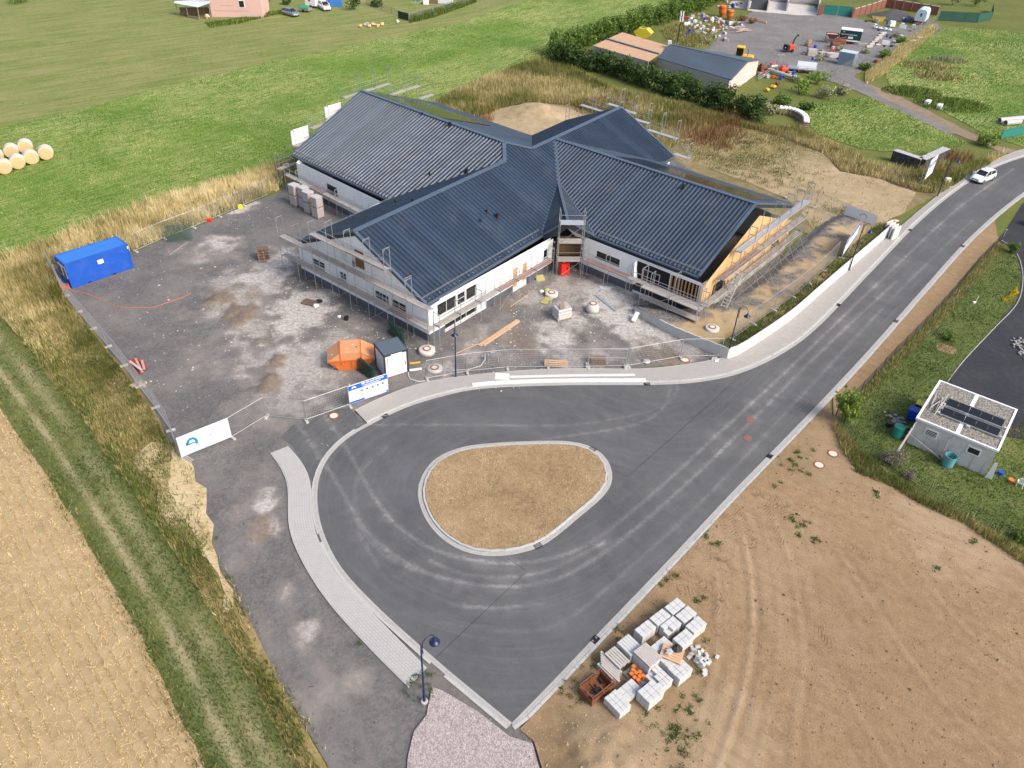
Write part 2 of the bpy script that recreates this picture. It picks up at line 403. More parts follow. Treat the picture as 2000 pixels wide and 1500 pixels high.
# ---- site yard
YARD = PL([(104, 520), (257, 492), (377, 446), (480, 401), (545, 375), (590, 330), (700, 262), (860, 215), (1000, 225), (1300, 260), (1420, 330), (1540, 470), (1500, 560), (1420, 660), (1420, 700), (1330, 712), (1250, 719), (1100, 720), (1000, 724), (900, 734), (830, 746), (760, 768), (700, 800), (690, 806), (730, 822), (645, 885), (622, 935), (618, 985), (632, 1042), (670, 1112), (744, 1192), (862, 1297), (1010, 1412), (1070, 1470), (1090, 1640), (700, 1640), (640, 1490), (545, 1330), (470, 1180), (405, 1060), (385, 960), (345, 880), (300, 800), (243, 720), (185, 650), (128, 580)])
DUST = [(590, 605, 3.2, 1), (560, 640, 2.6, .9), (612, 585, 2.2, 1), (545, 500, 1.9, .8), (520, 535, 2.4, .9), (432, 475, 1.6, .8), (408, 500, 2, .5), (505, 560, 2.6, .55), (470, 590, 3.2, .55), (445, 555, 2.6, .5), (500, 650, 3.4, .55), (540, 690, 3, .55), (560, 730, 2.8, .6), (620, 705, 2.6, .65), (590, 770, 2.2, .55), (520, 790, 2.5, .4), (660, 660, 2, .5), (700, 640, 1.6, .5), (1110, 640, 2, .75), (1085, 660, 2.2, .8), (1060, 650, 1.5, .7), (1190, 580, 2.4, .9), (1225, 570, 2, .9), (1215, 615, 1.8, .9), (1240, 640, 2, .95), (1265, 660, 2, .8), (1290, 655, 2, .7), (1330, 680, 2, .6), (1160, 560, 2, .55), (1110, 560, 2.6, .5), (1170, 690, 2, .55), (1120, 700, 1.5, .6), (985, 640, 1.6, .4), (940, 655, 1.5, .45), (920, 690, 1.5, .5), (990, 700, 1.8, .4), (870, 725, 1.6, .6), (850, 715, .9, .7), (740, 690, 1.5, .4), (1040, 590, 1.6, .5), (1050, 545, 1.5, .4), (1100, 530, 1.6, .4), (518, 985, .7, .8), (515, 1032, .9, .9), (500, 1040, .7, .6), (560, 1150, .5, .5), (600, 1230, .6, .6), (690, 1330, .8, .4), (625, 1360, 1, .35), (470, 1000, .8, .35), (450, 1100, .7, .3), (470, 400, 1.4, 1), (455, 408, 1., 1), (340, 490, 1, .4), (960, 700, 1.5, .35), (640, 730, 2.2, .5), (700, 770, 1.2, .4), (610, 300, 2, .3), (655, 810, .8, .5), (640, 800, .7, .5)]
MUD = [(432, 580, 1.2, 1), (418, 585, .7, 1), (470, 615, 1.2, 1), (460, 607, .8, .9), (490, 582, .9, .5), (540, 710, .9, 1), (552, 716, .6, 1), (530, 748, 1., 1), (545, 742, .6, .8), (515, 672, .4, .8), (503, 668, .4, .8), (1020, 668, 1.6, .6), (1000, 670, 1.3, .5), (1275, 688, 1.3, .75), (1300, 698, 1.2, .75), (1255, 685, .9, .6), (990, 600, 1., .3), (610, 520, 1.6, .5), (640, 545, 1.2, .5), (508, 1030, .55, .6)]
def blobs(x, y, L, seed, sharp=1.6):
    r = np.zeros(len(x)); n = fbm(x, y, 1.1, seed, 5); n2 = fbm(x, y, .35, seed+3, 3)
    for px, py, rad, a in L:
        c = G(px, py); d = np.hypot((x-c.x), (y-c.y)*.72)/rad
        r = np.maximum(r, a*np.clip(1.35-d-(n-.5)*2.1-(n2-.5)*1.2, 0, 1)**.8)
    return np.clip(r, 0, 1)
YT = [catmull(PL(p), 1) for p in ([(470, 1000), (500, 1120), (560, 1260), (650, 1400), (700, 1500)], [(530, 960), (555, 1090), (620, 1240), (720, 1400), (760, 1500)], [(600, 780), (520, 880), (480, 960)], [(655, 800), (560, 690), (470, 600), (400, 510)], [(700, 780), (600, 670), (520, 590), (440, 500)], [(430, 600), (300, 640), (220, 600)])]
def yard_attr(x, y):
    tr = np.zeros(len(x))
    for p in YT:
        d, a = segdist(x, y, p); tr = np.maximum(tr, np.exp(-((d-.75)/.33)**2)*vnoise(a, a*0, .5, 4))
    return {'dust': blobs(x, y, DUST, 21), 'mud': blobs(x, y, MUD, 33), 'trk': tr}
def yard_h(x, y): return .28*blobs(x, y, [q for q in MUD if q[1] < 760 and q[3] > .7 and q[0] < 600], 33)+.03*(fbm(x, y, .5, 6)-.5)
def yard_extra(nt, c, h, f):
    sp = voro(nt, 7); c = mix(nt, .35, c, mix(nt, rng(nt, sp, .1, .9), (.05, .05, .052), (.20, .195, .19)))
    fine = rng(nt, noise(nt, 3.2, 8, .8), .38, .58)
    c = mix(nt, rng(nt, noise(nt, 26, 2, .8), .52, .7, 0, .5), c, (.26, .255, .25)); c = mix(nt, rng(nt, noise(nt, 31, 2, .8), .52, .7, 0, .6), c, (.03, .03, .03))
    c = mix(nt, mth(nt, 'MULTIPLY', attr(nt, 'trk'), .4), c, (.24, .22, .20))
    pale = rng(nt, noise(nt, .16, 7, .72), .45, .7, 0, .6); c = mix(nt, pale, c, (.24, .215, .195))
    d = attr(nt, 'dust'); c = mix(nt, mth(nt, 'MULTIPLY', rng(nt, d, .02, .5, 0, .8), rng(nt, fine, 0, 1, .35, 1)), c, (.30, .265, .235))
    c = mix(nt, mth(nt, 'MULTIPLY', rng(nt, d, .35, .8), rng(nt, fine, 0, 1, .12, .8)), c, (.56, .54, .51))
    c = mix(nt, mth(nt, 'MULTIPLY', rng(nt, attr(nt, 'mud'), .05, .6), .85), c, mix(nt, fine, (.13, .10, .075), (.22, .17, .125)))
    wh = rng(nt, voro(nt, 1.6, None, 'F1', 'Distance'), .0, .10, 1, 0)
    wh = mth(nt, 'MULTIPLY', wh, rng(nt, noise(nt, .3, 3), .55, .65, 0, .6)); c = mix(nt, wh, c, (.5, .48, .45))
    return c, h
m_yard = gmat('crushed stone yard', [(.36, (.085, .082, .082)), (.5, (.125, .12, .119)), (.64, (.175, .168, .163))], (.25, 1.6, 18), bump=.6, bd=.04, bsc=22, extra=yard_extra)
zone('gravel_yard', YARD, .0, m_yard, .3, yard_attr, yard_h, jag=.12)
# ---- sand, dry meadow behind the building, storage yard, small meadows
DRYM = PL([(550, 318), (700, 262), (850, 205), (1000, 135), (1075, 112), (1200, 180), (1330, 205), (1470, 250), (1560, 250), (1700, 320), (1830, 345), (1900, 330), (1960, 300), (1830, 382), (1700, 450), (1600, 470), (1500, 420), (1400, 360), (1300, 300), (1000, 300), (700, 330), (560, 370)])
m_drym = gmat('dry weed ground', [(.36, (.10, .095, .035)), (.5, (.20, .16, .075)), (.66, (.36, .28, .15))], bump=.7)
zone('dry_meadow', DRYM, .008, m_drym, 1., None, lambda x, y: .03*fbm(x, y, .15, 2), jag=.5)
def sand_attr(x, y): return {'grass': blobs(x, y, [(1450, 300, 7, .8), (1400, 310, 5, .7), (1560, 290, 5, .6), (1500, 270, 6, .9), (1590, 450, 2.2, .5), (1640, 420, 1.6, .7), (1500, 300, 5, .7), (1470, 330, 3, .5), (1540, 320, 4, .4), (1500, 590, 1.4, .8), (1540, 560, 1.6, .7), (1460, 640, 1.6, .9), (1430, 650, 1.2, .8), (1580, 500, 1.4, .6), (1700, 445, 1.5, .6)], 51)}
def sand_h(x, y):
    c = G(1620, 320); pit = np.exp(-(((x-c.x)/7)**2+((y-c.y)/4)**2)); m = G(1050, 222)
    return .05*fbm(x, y, .25, 8)+.3*pit+1.35*np.exp(-(((x-m.x)/3.6)**2+((y-m.y)/3.2)**2))*(.55+.9*fbm(x, y, .7, 5))
def sand_extra(nt, c, h, f):
    return mix(nt, mth(nt, 'MULTIPLY', attr(nt, 'grass'), rng(nt, noise(nt, 2.2, 5, .7), .35, .6)), mix(nt, rng(nt, noise(nt, 15, 3, .8), .52, .68, 0, .6), c, (.17, .125, .07)), (.20, .18, .075)), h
m_sand = gmat('yellow sandy soil', [(.36, (.25, .185, .105)), (.5, (.36, .28, .17)), (.64, (.47, .38, .25))], (.2, 1.2, 14), bump=.5, bd=.06, extra=sand_extra)
SAND = PL([(1330, 275), (1420, 245), (1520, 268), (1600, 300), (1640, 338), (1720, 352), (1790, 378), (1765, 415), (1715, 445), (1640, 520), (1560, 580), (1480, 640), (1425, 680), (1418, 660), (1480, 600), (1560, 520), (1600, 460), (1540, 390), (1430, 345), (1345, 315)])
zone('sandy_ground', SAND, .03, m_sand, .5, sand_attr, sand_h, jag=.4)
MOUND = PL([(930, 232), (970, 215), (1040, 204), (1110, 212), (1150, 230), (1120, 262), (1040, 275), (960, 262)])
zone('sand_heap', MOUND, .05, m_sand, .5, sand_attr, lambda x, y: sand_h(x, y), jag=.4)
SY = PL([(1385, 95), (1400, 70), (1470, 22), (1510, -10), (1640, 25), (1740, 55), (1830, 45), (1840, 60), (1760, 100), (1700, 128), (1665, 150), (1700, 165), (1800, 215), (1880, 262), (1850, 262), (1760, 225), (1690, 185), (1640, 165), (1570, 140), (1500, 128), (1440, 125), (1330, 110)])
m_sy = gmat('storage yard gravel', [(.36, (.115, .112, .112)), (.5, (.175, .168, .165)), (.64, (.25, .235, .22))], (.2, 1.2, 12), bump=.4)
zone('storage_yard', SY, .012, m_sy, jag=.5)
zone('farm_lane', PL([(1700, 165), (1760, 190), (1850, 235), (1945, 285), (2020, 300), (1960, 300), (1880, 268), (1800, 225), (1720, 190)]), .016, gmat('brown rutted lane', [(.36, (.16, .12, .085)), (.5, (.23, .175, .125)), (.64, (.32, .25, .19))]), jag=.5)
m_mead = gmat('green meadow', [(.36, (.06, .135, .022)), (.5, (.105, .19, .035)), (.66, (.20, .24, .07))], bump=.7, bd=.08, extra=field_extra)
zone('north_meadow', PL([(1720, 125), (1790, 70), (1850, 52), (1960, 60), (2120, 85), (2200, 300), (2000, 285), (1920, 262), (1840, 215), (1740, 170)]), .004, m_mead, jag=.5)
zone('small_meadow', PL([(1560, 220), (1600, 200), (1700, 190), (1790, 232), (1890, 280), (1840, 300), (1780, 300), (1680, 290), (1600, 262)]), .014, m_mead, jag=.5)

# ---- road and pavements
AL = catmull(PL([(1000, 1412), (925, 1350), (850, 1287), (740, 1188), (668, 1110), (632, 1040), (620, 980), (625, 930), (645, 890), (680, 856), (722, 831), (790, 798), (870, 773), (950, 759), (1100, 753), (1280, 752), (1370, 746), (1450, 728), (1530, 690), (1600, 637), (1700, 533), (1800, 430), (1880, 365), (1950, 325), (2030, 298), (2110, 275)]), .8)
AR = catmull(PL([(1000, 1412), (1085, 1325), (1180, 1225), (1300, 1100), (1420, 972), (1500, 890), (1600, 787), (1700, 680), (1800, 567), (1900, 458), (2000, 375), (2120, 300)]), .8)
ROAD = AL+AR[::-1]
TY = [catmull(PL(p), 1) for p in (
 [(608, 780), (672, 868), (735, 978), (780, 1030), (850, 1075), (950, 1098), (1050, 1096), (1150, 1062), (1280, 960), (1400, 850), (1520, 740), (1640, 625), (1760, 510), (1880, 400), (1980, 330)],
 [(575, 820), (650, 930), (710, 1030), (770, 1085), (860, 1128), (980, 1146), (1090, 1130), (1200, 1065), (1330, 955), (1470, 820), (1600, 690), (1750, 550)],
 [(690, 1010), (730, 1065), (800, 1110), (900, 1135)], [(840, 1095), (900, 1120), (980, 1128), (1070, 1115), (1180, 1060)], [(700, 1040), (740, 1110)],
 [(880, 1180), (960, 1188), (1060, 1180)], [(700, 830), (900, 830), (1120, 830), (1280, 800), (1320, 770), (1322, 752)], [(760, 870), (700, 930), (700, 1000), (740, 1060)],
 [(1150, 1180), (1350, 1000), (1550, 790), (1750, 575), (1900, 430)], [(860, 1215), (1000, 1235), (1100, 1215), (1220, 1120)], [(1308, 752), (1300, 790), (1240, 830), (1050, 860)])]
TYW = [1, .9, .6, .8, .35, .5, .4, .25, .45, .3, .5]
def road_attr(x, y):
    r = np.zeros(len(x))
    for k, (p, a) in enumerate(zip(TY, TYW)):
        d, s = segdist(x, y, p)
        n = np.clip(vnoise(s, s*0+k, .35, 4)*1.5-.25, 0, 1)*np.clip(vnoise(s, s*0+k, 2.0, 8)*1.4-.1, 0, 1)
        r = np.maximum(r, a*np.exp(-(d/.13)**2)*(.35+1.1*n)); r = np.maximum(r, .28*a*np.exp(-((d-.3)/.5)**2)*n)
    cl = catmull(PL([(1612, 690), (1690, 612), (1780, 520), (1860, 445), (1905, 408)]), 1); d, s = segdist(x, y, cl)
    dl, sl_ = segdist(x, y, TY[0]); dc = segdist(x, y, catmull(PL([(2000, 330), (1750, 560), (1500, 800), (1300, 880), (1000, 800), (800, 870), (740, 960), (800, 1060), (950, 1130), (1100, 1110), (1300, 970), (1600, 690)]), 1))
    return {'mark': np.clip(r, 0, 1), 'su': dc[1], 'sv': dc[0]}
def road_extra(nt, c, h, f):
    c = mix(nt, rng(nt, noise(nt, .10, 4, .6), .4, .7, 0, .5), c, (.135, .137, .14))
    c = mix(nt, rng(nt, noise(nt, .5, 5, .7, pos(nt, (.3, 1.2, 1, R(-48)))), .5, .75, 0, .3), c, (.15, .15, .148))
    cv = nd(nt, 'ShaderNodeCombineXYZ'); nt.links.new(mth(nt, 'MULTIPLY', attr(nt, 'su'), .16), cv.inputs[0]); nt.links.new(mth(nt, 'MULTIPLY', attr(nt, 'sv'), 1.9), cv.inputs[1])
    sk_ = noise(nt, 1., 6, .72, cv.outputs[0]); c = mix(nt, rng(nt, sk_, .5, .74, 0, .4), c, (.18, .18, .178)); c = mix(nt, rng(nt, sk_, .46, .28, 0, .35), c, (.055, .056, .059))
    c = mix(nt, .3, c, mix(nt, rng(nt, noise(nt, 38, 3, .8), .35, .65), (.04, .04, .042), (.22, .22, .22)))
    k = mth(nt, 'MULTIPLY', attr(nt, 'mark'), rng(nt, noise(nt, 9, 5, .75), .3, .6, .35, 1))
    c = mix(nt, mth(nt, 'MULTIPLY', k, .7), c, (.38, .37, .355)); return c, h
m_road = gmat('fresh asphalt', [(.36, (.054, .056, .0605)), (.5, (.071, .0735, .0785)), (.64, (.095, .098, .103))], (.2, 1.5, 12), bump=.25, bd=.02, bsc=40, rough=.85, extra=road_extra)
road = zone('road', ROAD, .02, m_road, .2, road_attr, seg=.6)
zone('entrance_asphalt', PL([(548, 855), (572, 830), (600, 826), (640, 800), (684, 797), (708, 826), (722, 833), (682, 858), (648, 890), (622, 935), (612, 945), (598, 915), (570, 872)]), .015, m_road, .3, road_attr, jag=.05)
m_joint = M('bitumen joint', (.02, .02, .022), .6)
def strip(name, pl, wd, z, mat, parent=None, kind=None):
    a, b = offset(pl, wd/2), offset(pl, -wd/2); n = len(pl)
    mb = MB().add([(x, y, z) for x, y in a]+[(x, y, z) for x, y in b], [(n+i, n+i+1, i+1, i) for i in range(n-1)])
    o = mb.build(name, mat, parent)
    if kind: o['kind'] = kind
    return o
for p in ([(848, 1288), (1029, 1116), (990, 1090)], [(1226, 931), (1330, 840), (1480, 702)], [(1226, 931), (1200, 920)]):
    strip('asphalt_joint', resample(PL(p), 24), .03, .026, m_joint, road)
# kerbs: single stones along the road edge and round the island
m_kerb = M('concrete kerb', (.42, .415, .40), .85, var=.12, scale=1.3, dirt=((.28, .26, .23), .5), bump=.15)
m_gut = M('gutter stone', (.38, .375, .36), .85, var=.2, scale=4, dirt=((.27, .26, .24), .5), bump=.15)
m_pave = M('concrete paver', (.35, .335, .315), .88, var=.12, scale=2.2, dirt=((.30, .28, .25), .5), bump=.12)
m_pave2 = M('light concrete paver', (.40, .395, .385), .88, var=.10, scale=2.2, dirt=((.33, .32, .30), .5), bump=.12)
m_jnt = M('sanded joint', (.17, .16, .15), .95)
m_wht = M('white kerb stone', (.66, .655, .64), .7, var=.06)
m_drain = M('cast iron grating', (.03, .03, .034), .6, .3)
def kerb(name, pl, wd, z0, z1, mat, closed=False, ln=1.0, skip=()):
    """row of single kerb stones, width to the left of travel"""
    n = max(2, round((plen(pl)+(math.dist(pl[0], pl[-1]) if closed else 0))/ln)); q = resample(pl, n, closed)
    if closed: q = q+[q[0]]
    o = offset(q, wd) if not closed else (lambda t: t+[t[0]])(offset(q[:-1], wd, True))
    root = bpy.data.objects.new(name, None); link(root); root['kind'] = 'structure'
    for i in range(len(q)-1):
        if i in skip: continue
        a, b, c, d = [Vector((*t, 0)) for t in (q[i], q[i+1], o[i+1], o[i])]; e = .012*(b-a).normalized()
        m = (a+b+c+d)/4; m.z = z0; mb = MB(); h = z1-z0; bv = (d-a)*.12; j = random.uniform(-.004, .004)
        pts = [a+e-m, b-e-m, c-e-m, d+e-m]
        for t in pts: t.z = 0
        low = [t.copy() for t in pts]; top = [t+Vector((0, 0, h+j)) for t in pts]; mid = [t+Vector((0, 0, h*.7)) for t in pts]
        top[0] += bv; top[1] += bv
        mb.add(low+mid+top, [(0, 1, 5, 4), (1, 2, 6, 5), (2, 3, 7, 6), (3, 0, 4, 7), (4, 5, 9, 8), (5, 6, 10, 9), (6, 7, 11, 10), (7, 4, 8, 11), (8, 9, 10, 11)])
        s = mb.build('kerb_stone', mat, root); s.location = m
    return root
def paved(name, inner, outer, z, rows, ln, mat, parent=None, gap=.008, lift=.012, bond=True, base=None):
    """stones laid in courses between two edges: joint bed plus one joined sheet of stones"""
    L = max(plen(inner), plen(outer)); n = max(2, int(L/ln)); A = np.array(resample(inner, n*2)); B = np.array(resample(outer, n*2))
    bed = MB(); k = len(A)
    bed.add([(*t, z) for t in A]+[(*t, z) for t in B], [(i, i+1, k+i+1, k+i) if np.cross(A[1]-A[0], B[0]-A[0]) > 0 else (k+i, k+i+1, i+1, i) for i in range(k-1)])
    bo = bed.build(name, base or m_jnt, parent)
    if parent is None: bo['kind'] = 'structure'
    mb = MB()
    for r in range(rows):
        t0, t1 = r/rows, (r+1)/rows
        off = (r % 2) if bond else 0
        for i, e in [(j, min(j+2, 2*n)) for j in range(off, 2*n, 2)]+([(0, 1)] if off else []):
            q = [A[i]*(1-t0)+B[i]*t0, A[e]*(1-t0)+B[e]*t0, A[e]*(1-t1)+B[e]*t1, A[i]*(1-t1)+B[i]*t1]
            c = sum(q)/4; q = [c+(t-c)*(1-gap/max(.05, np.hypot(*(t-c)))) for t in q]
            if np.cross(q[1]-q[0], q[2]-q[0]) < 0: q = q[::-1]
            j = lift+random.uniform(-.003, .003)
            mb.add([(*t, z) for t in q]+[(*t, z+j) for t in q], [(4, 5, 6, 7), (0, 1, 5, 4), (1, 2, 6, 5), (2, 3, 7, 6), (3, 0, 4, 7)])
    st = mb.build('paving_stones', mat, bo); st['kind'] = 'stuff'; return bo
# indices along AL where things change
def near_i(pl, px, py):
    g = G2(px, py); return min(range(len(pl)), key=lambda i: math.dist(pl[i], g))
i_end, i_top, i_mid = near_i(AL, 632, 1040), near_i(AL, 722, 831), near_i(AL, 1290, 752)
i_tip, i_sw = 0, near_i(AL, 850, 1287)
# outward from the road is to the left of travel on AL (it runs from the tip clockwise)
sgn = 1 if inpoly(np.array([offset(AL[:3], .5)[1][0]]), np.array([offset(AL[:3], .5)[1][1]]), ROAD)[0] == False else -1
AL2, AL3 = offset(AL, .32*sgn), offset(AL, .5*sgn)
gut_l = paved('gutter_west', AL, AL2, .024, 2, .2, m_gut)
k1 = kerb('kerb_bulb', AL2[i_sw:i_end], .16*sgn, .0, .10, m_kerb)
k1b = kerb('kerb_tip', AL2[:i_sw], .16*sgn, .0, .07, m_kerb)
k2 = kerb('kerb_entrance', AL2[i_end:i_top], .10*sgn, .0, .045, m_kerb)
k3 = kerb('kerb_north', AL2[i_top:], .16*sgn, .0, .10, m_kerb)
AR2 = offset(AR, -.32*sgn); AR2[0] = AL2[0] = ((AL2[0][0]+AR2[0][0])/2, (AL2[0][1]+AR2[0][1])/2)
paved('gutter_east', AR, AR2, .024, 2, .2, m_gut)
kerb('kerb_east', AR2, -.2*sgn, .0, .06, m_kerb)
m_drp = m_drain
def drain(px, py, pl, label, wd=.5, off=.16):
    i = near_i(pl, px, py); a, b = pl[max(0, i-1)], pl[min(len(pl)-1, i+1)]; rz = math.atan2(b[1]-a[1], b[0]-a[0]); p = pl[i]
    t = thing('drain_grate', label, 'drain', (p[0], p[1], .034), rz, 'road drains')
    mb = MB().box((0, .26, .0), (.52, .03, .03)).box((0, -.26, 0), (.52, .03, .03)).box((.25, 0, 0), (.03, .5, .03)).box((-.25, 0, 0), (.03, .5, .03)); mb.build('frame', m_drain, t)
    MB().box((0, 0, -.004), (.48, .48, .012)).build('pit_shade_plate', M('drain pit', (.008, .008, .009), .9), t)  # near-black plate stands in for the shade of the pit below the bars
    for k in range(6): MB().box((-.2+k*.08, 0, .006), (.035, .48, .02)).build('bar', m_drain, t)
for k, (px, py, pl, lb) in enumerate([(745, 808, offset(AL, .2*sgn), 'black drain grate in the gutter right of the site entrance'), (1257, 745, offset(AL, .2*sgn), 'black drain grate at the end of the white kerb'),
    (1626, 592, offset(AL, .2*sgn), 'black drain grate beside the pavement below the white panel wall'), (1787, 451, offset(AL, .2*sgn), 'black drain grate near the far end of the panel wall'), (1168, 1247, offset(AR, -.2*sgn), 'black drain grate beside the stacked paving blocks'),
    (1499, 899, offset(AR, -.2*sgn), 'black drain grate along the earth plot'), (1755, 633, offset(AR, -.2*sgn), 'black drain grate along the garden fence'), (1899, 487, offset(AR, -.2*sgn), 'black drain grate near the driveway mouth')]): drain(px, py, pl, lb)
# north pavement
SWO = catmull(PL([(694, 803), (760, 772), (830, 749), (900, 737), (1000, 727), (1100, 722), (1250, 722), (1330, 715), (1400, 703), (1450, 688), (1540, 630), (1640, 543), (1740, 460), (1832, 383), (1900, 337), (1960, 306), (2030, 283), (2110, 262)]), .8)
SWI = offset(AL, .48*sgn)[i_top:]
paved('north_pavement', SWI, SWO, .085, 8, .28, m_pave)
kerb('pavement_edging', SWO, .06*sgn, .0, .10, m_kerb)
SO = catmull(PL([(530, 886), (550, 914), (564, 952), (567, 1030), (590, 1092), (640, 1172), (720, 1262), (800, 1342)]), .6)
SI = catmull(PL([(563, 873), (585, 898), (601, 925), (609, 962), (611, 1010), (624, 1060), (658, 1122), (733, 1203), (834, 1306)]), .6)
paved('west_pavement', SI, SO, .085, 9, .28, m_pave2)
kerb('west_pavement_edging', SO, .08*(-1 if sgn > 0 else 1), -.05, .10, m_kerb)
# white bus kerb and tactile strips
wk = offset(AL, .34*sgn)[near_i(AL, 920, 762):near_i(AL, 1290, 752)]
kb = kerb('white_bus_kerb', offset(wk, .0), .42*sgn, .05, .16, m_wht, ln=1.0)
tl = PL([(996, 738), (1120, 735), (1240, 734)])
tacl = bpy.data.objects.new('tactile_strip', None); link(tacl); tacl['kind'] = 'structure'
q = resample(tl, 48)
for a, b in zip(q[:-1], q[1:]):
    rz = math.atan2(b[1]-a[1], b[0]-a[0]); o = MB().box((0, 0, 0), (math.dist(a, b)-.012, .3, .03)).build('tactile_slab', m_wht, tacl); o.location = ((a[0]+b[0])/2, (a[1]+b[1])/2, .095); o.rotation_euler.z = rz
c = G(981, 737)
for i in range(4):
    for j in range(3):
        o = MB().box((0, 0, 0), (.29, .29, .03)).build('tactile_slab', m_wht, tacl); o.location = (c.x+(i-1.5)*.3, c.y+(j-1)*.3, .096)
# island
ISL = catmull(PL([(816, 965), (824, 930), (850, 897), (895, 876), (950, 867), (1040, 862), (1115, 863), (1160, 876), (1187, 900), (1196, 935), (1180, 968), (1130, 1012), (1070, 1060), (1020, 1080), (960, 1087), (905, 1077), (858, 1048), (828, 1008)]), .6, True)
def area(p): return sum(p[i][0]*p[(i+1) % len(p)][1]-p[(i+1) % len(p)][0]*p[i][1] for i in range(len(p)))
if area(ISL) < 0: ISL = ISL[::-1]
I1, I2 = offset(ISL, .32, True), offset(ISL, .52, True)
paved('island_gutter', ISL+[ISL[0]], I1+[I1[0]], .028, 2, .2, m_gut)
kerb('island_kerb', I1, .16, .0, .13, m_kerb, closed=True)
m_isl = gmat('parched island turf', [(.36, (.22, .153, .085)), (.5, (.32, .232, .133)), (.66, (.42, .318, .197))], (.3, 2, 14), bump=.8)
zone('island_turf', I2, .1, m_isl, .5, None, lambda x, y: .06*fbm(x, y, .6, 4))
ISLP = I2
for px, py, lb in ((1163, 883, 'black drain grate in the island kerb, upper right'), (1056, 1064, 'black drain grate in the island kerb, bottom')):
    drain(px, py, offset(ISL, .22, True), lb)
# pink gravel heap at the tip, bottom
PINK = PL([(845, 1342), (870, 1350), (935, 1392), (995, 1440), (1040, 1452), (1055, 1500), (1080, 1640), (785, 1640), (795, 1480), (806, 1432), (832, 1400)])
def pink_extra(nt, c, h, f):
    v = voro(nt, 17); return mix(nt, .6, c, mix(nt, rng(nt, v, .2, .85), (.19, .16, .15), (.6, .53, .51))), voro(nt, 17, None, 'F1', 'Distance')
m_pink = gmat('pink crushed rock', [(.36, (.32, .275, .26)), (.5, (.41, .36, .345)), (.64, (.5, .45, .43))], (.3, 2, 20), bump=1., bd=.05, extra=pink_extra)
zone('crushed_rock_patch', PINK, .025, m_pink, .4, None, lambda x, y: .12*fbm(x, y, .8, 3), jag=.15)
# ---- earth plot
EARTH = [tuple(t) for t in offset(AR, -.54*sgn)[:near_i(AR, 1615, 772)]]+PL([(1640, 870), (1672, 922), (1730, 945), (1800, 985), (1880, 1020), (1960, 1075), (2060, 1140), (2300, 1250), (2250, 1700), (1085, 1700), (1058, 1500), (1043, 1450)])
ETR = [catmull(PL(p), 1) for p in ([(1440, 1010), (1462, 1100), (1470, 1200), (1464, 1290), (1440, 1390), (1400, 1500), (1380, 1560)], [(1400, 1120), (1404, 1200), (1398, 1290), (1375, 1370), (1350, 1480), (1340, 1560)], [(1510, 1010), (1545, 1100), (1560, 1200), (1570, 1300), (1555, 1400), (1550, 1540)], [(1640, 1080), (1750, 1250), (1850, 1380), (1950, 1480)], [(1740, 1040), (1860, 1200), (2000, 1330)], [(1590, 1240), (1680, 1400), (1760, 1540)])]
TRD = [catmull(PL(p), 1) for p in ([(1430, 985), (1450, 1030), (1462, 1060)], [(1480, 970), (1500, 1020), (1522, 1060)], [(1320, 1085), (1360, 1080), (1400, 1100)], [(1310, 1120), (1360, 1135), (1400, 1165)], [(1350, 1060), (1390, 1075)], [(1440, 940), (1475, 960), (1530, 985)], [(1330, 1150), (1390, 1185), (1402, 1230)], [(1410, 985), (1425, 1040), (1412, 1090)], [(1590, 1230), (1615, 1260)], [(1490, 980), (1540, 1000)], [(1660, 1070), (1700, 1095)])]
def earth_attr(x, y):
    r = np.zeros(len(x)); e = np.zeros(len(x)); tm = np.zeros(len(x)); ta = np.zeros(len(x)); tv = np.zeros(len(x))
    for k, p in enumerate(ETR):
        d, s = segdist(x, y, p); a = (1, .6, .45, .4, .35, .35)[k]
        nn_ = .5+.8*vnoise(s, s*0+k, .4, 6); r = np.maximum(r, a*nn_*np.exp(-(d/.14)**2)); e = np.maximum(e, a*nn_*np.exp(-((d-.36)/.17)**2)*.9); r = np.maximum(r, .45*a*nn_*np.exp(-((d-1.55)/.12)**2)); e = np.maximum(e, .5*a*nn_*np.exp(-((d-1.3)/.16)**2))
    for p in TRD:
        d, s = segdist(x, y, p); m = np.clip(1.1-d/.55, 0, 1); q = m > tm
        tm[q] = m[q]; ta[q] = s[q]; tv[q] = d[q]
    return {'rut': r, 'edge': e, 'tm': tm, 'ta': ta, 'tv': tv, 'pale': blobs(x, y, [(1850, 1005, 3.5, .9), (1790, 985, 2, .8), (1400, 1440, 2.4, .8), (1240, 1480, 2.6, .9), (1380, 1500, 2, .6), (1620, 900, 2.4, .4), (1500, 1100, 4, .4)], 61), 'weed': blobs(x, y, [(1250, 1300, 3.5, .5), (1150, 1430, 2.5, .6), (1290, 1230, 2, .4), (1560, 900, 2, .5)], 71)}
def earth_h(x, y):
    c = G(1165, 1490); heap = np.exp(-(((x-c.x)/2.2)**2+((y-c.y)/2.0)**2))
    a = earth_attr(x, y); return .06*fbm(x, y, .5, 5)+.05*a['rut']-.05*a['edge']+heap*(.15+.75*fbm(x, y, 1.2, 9))
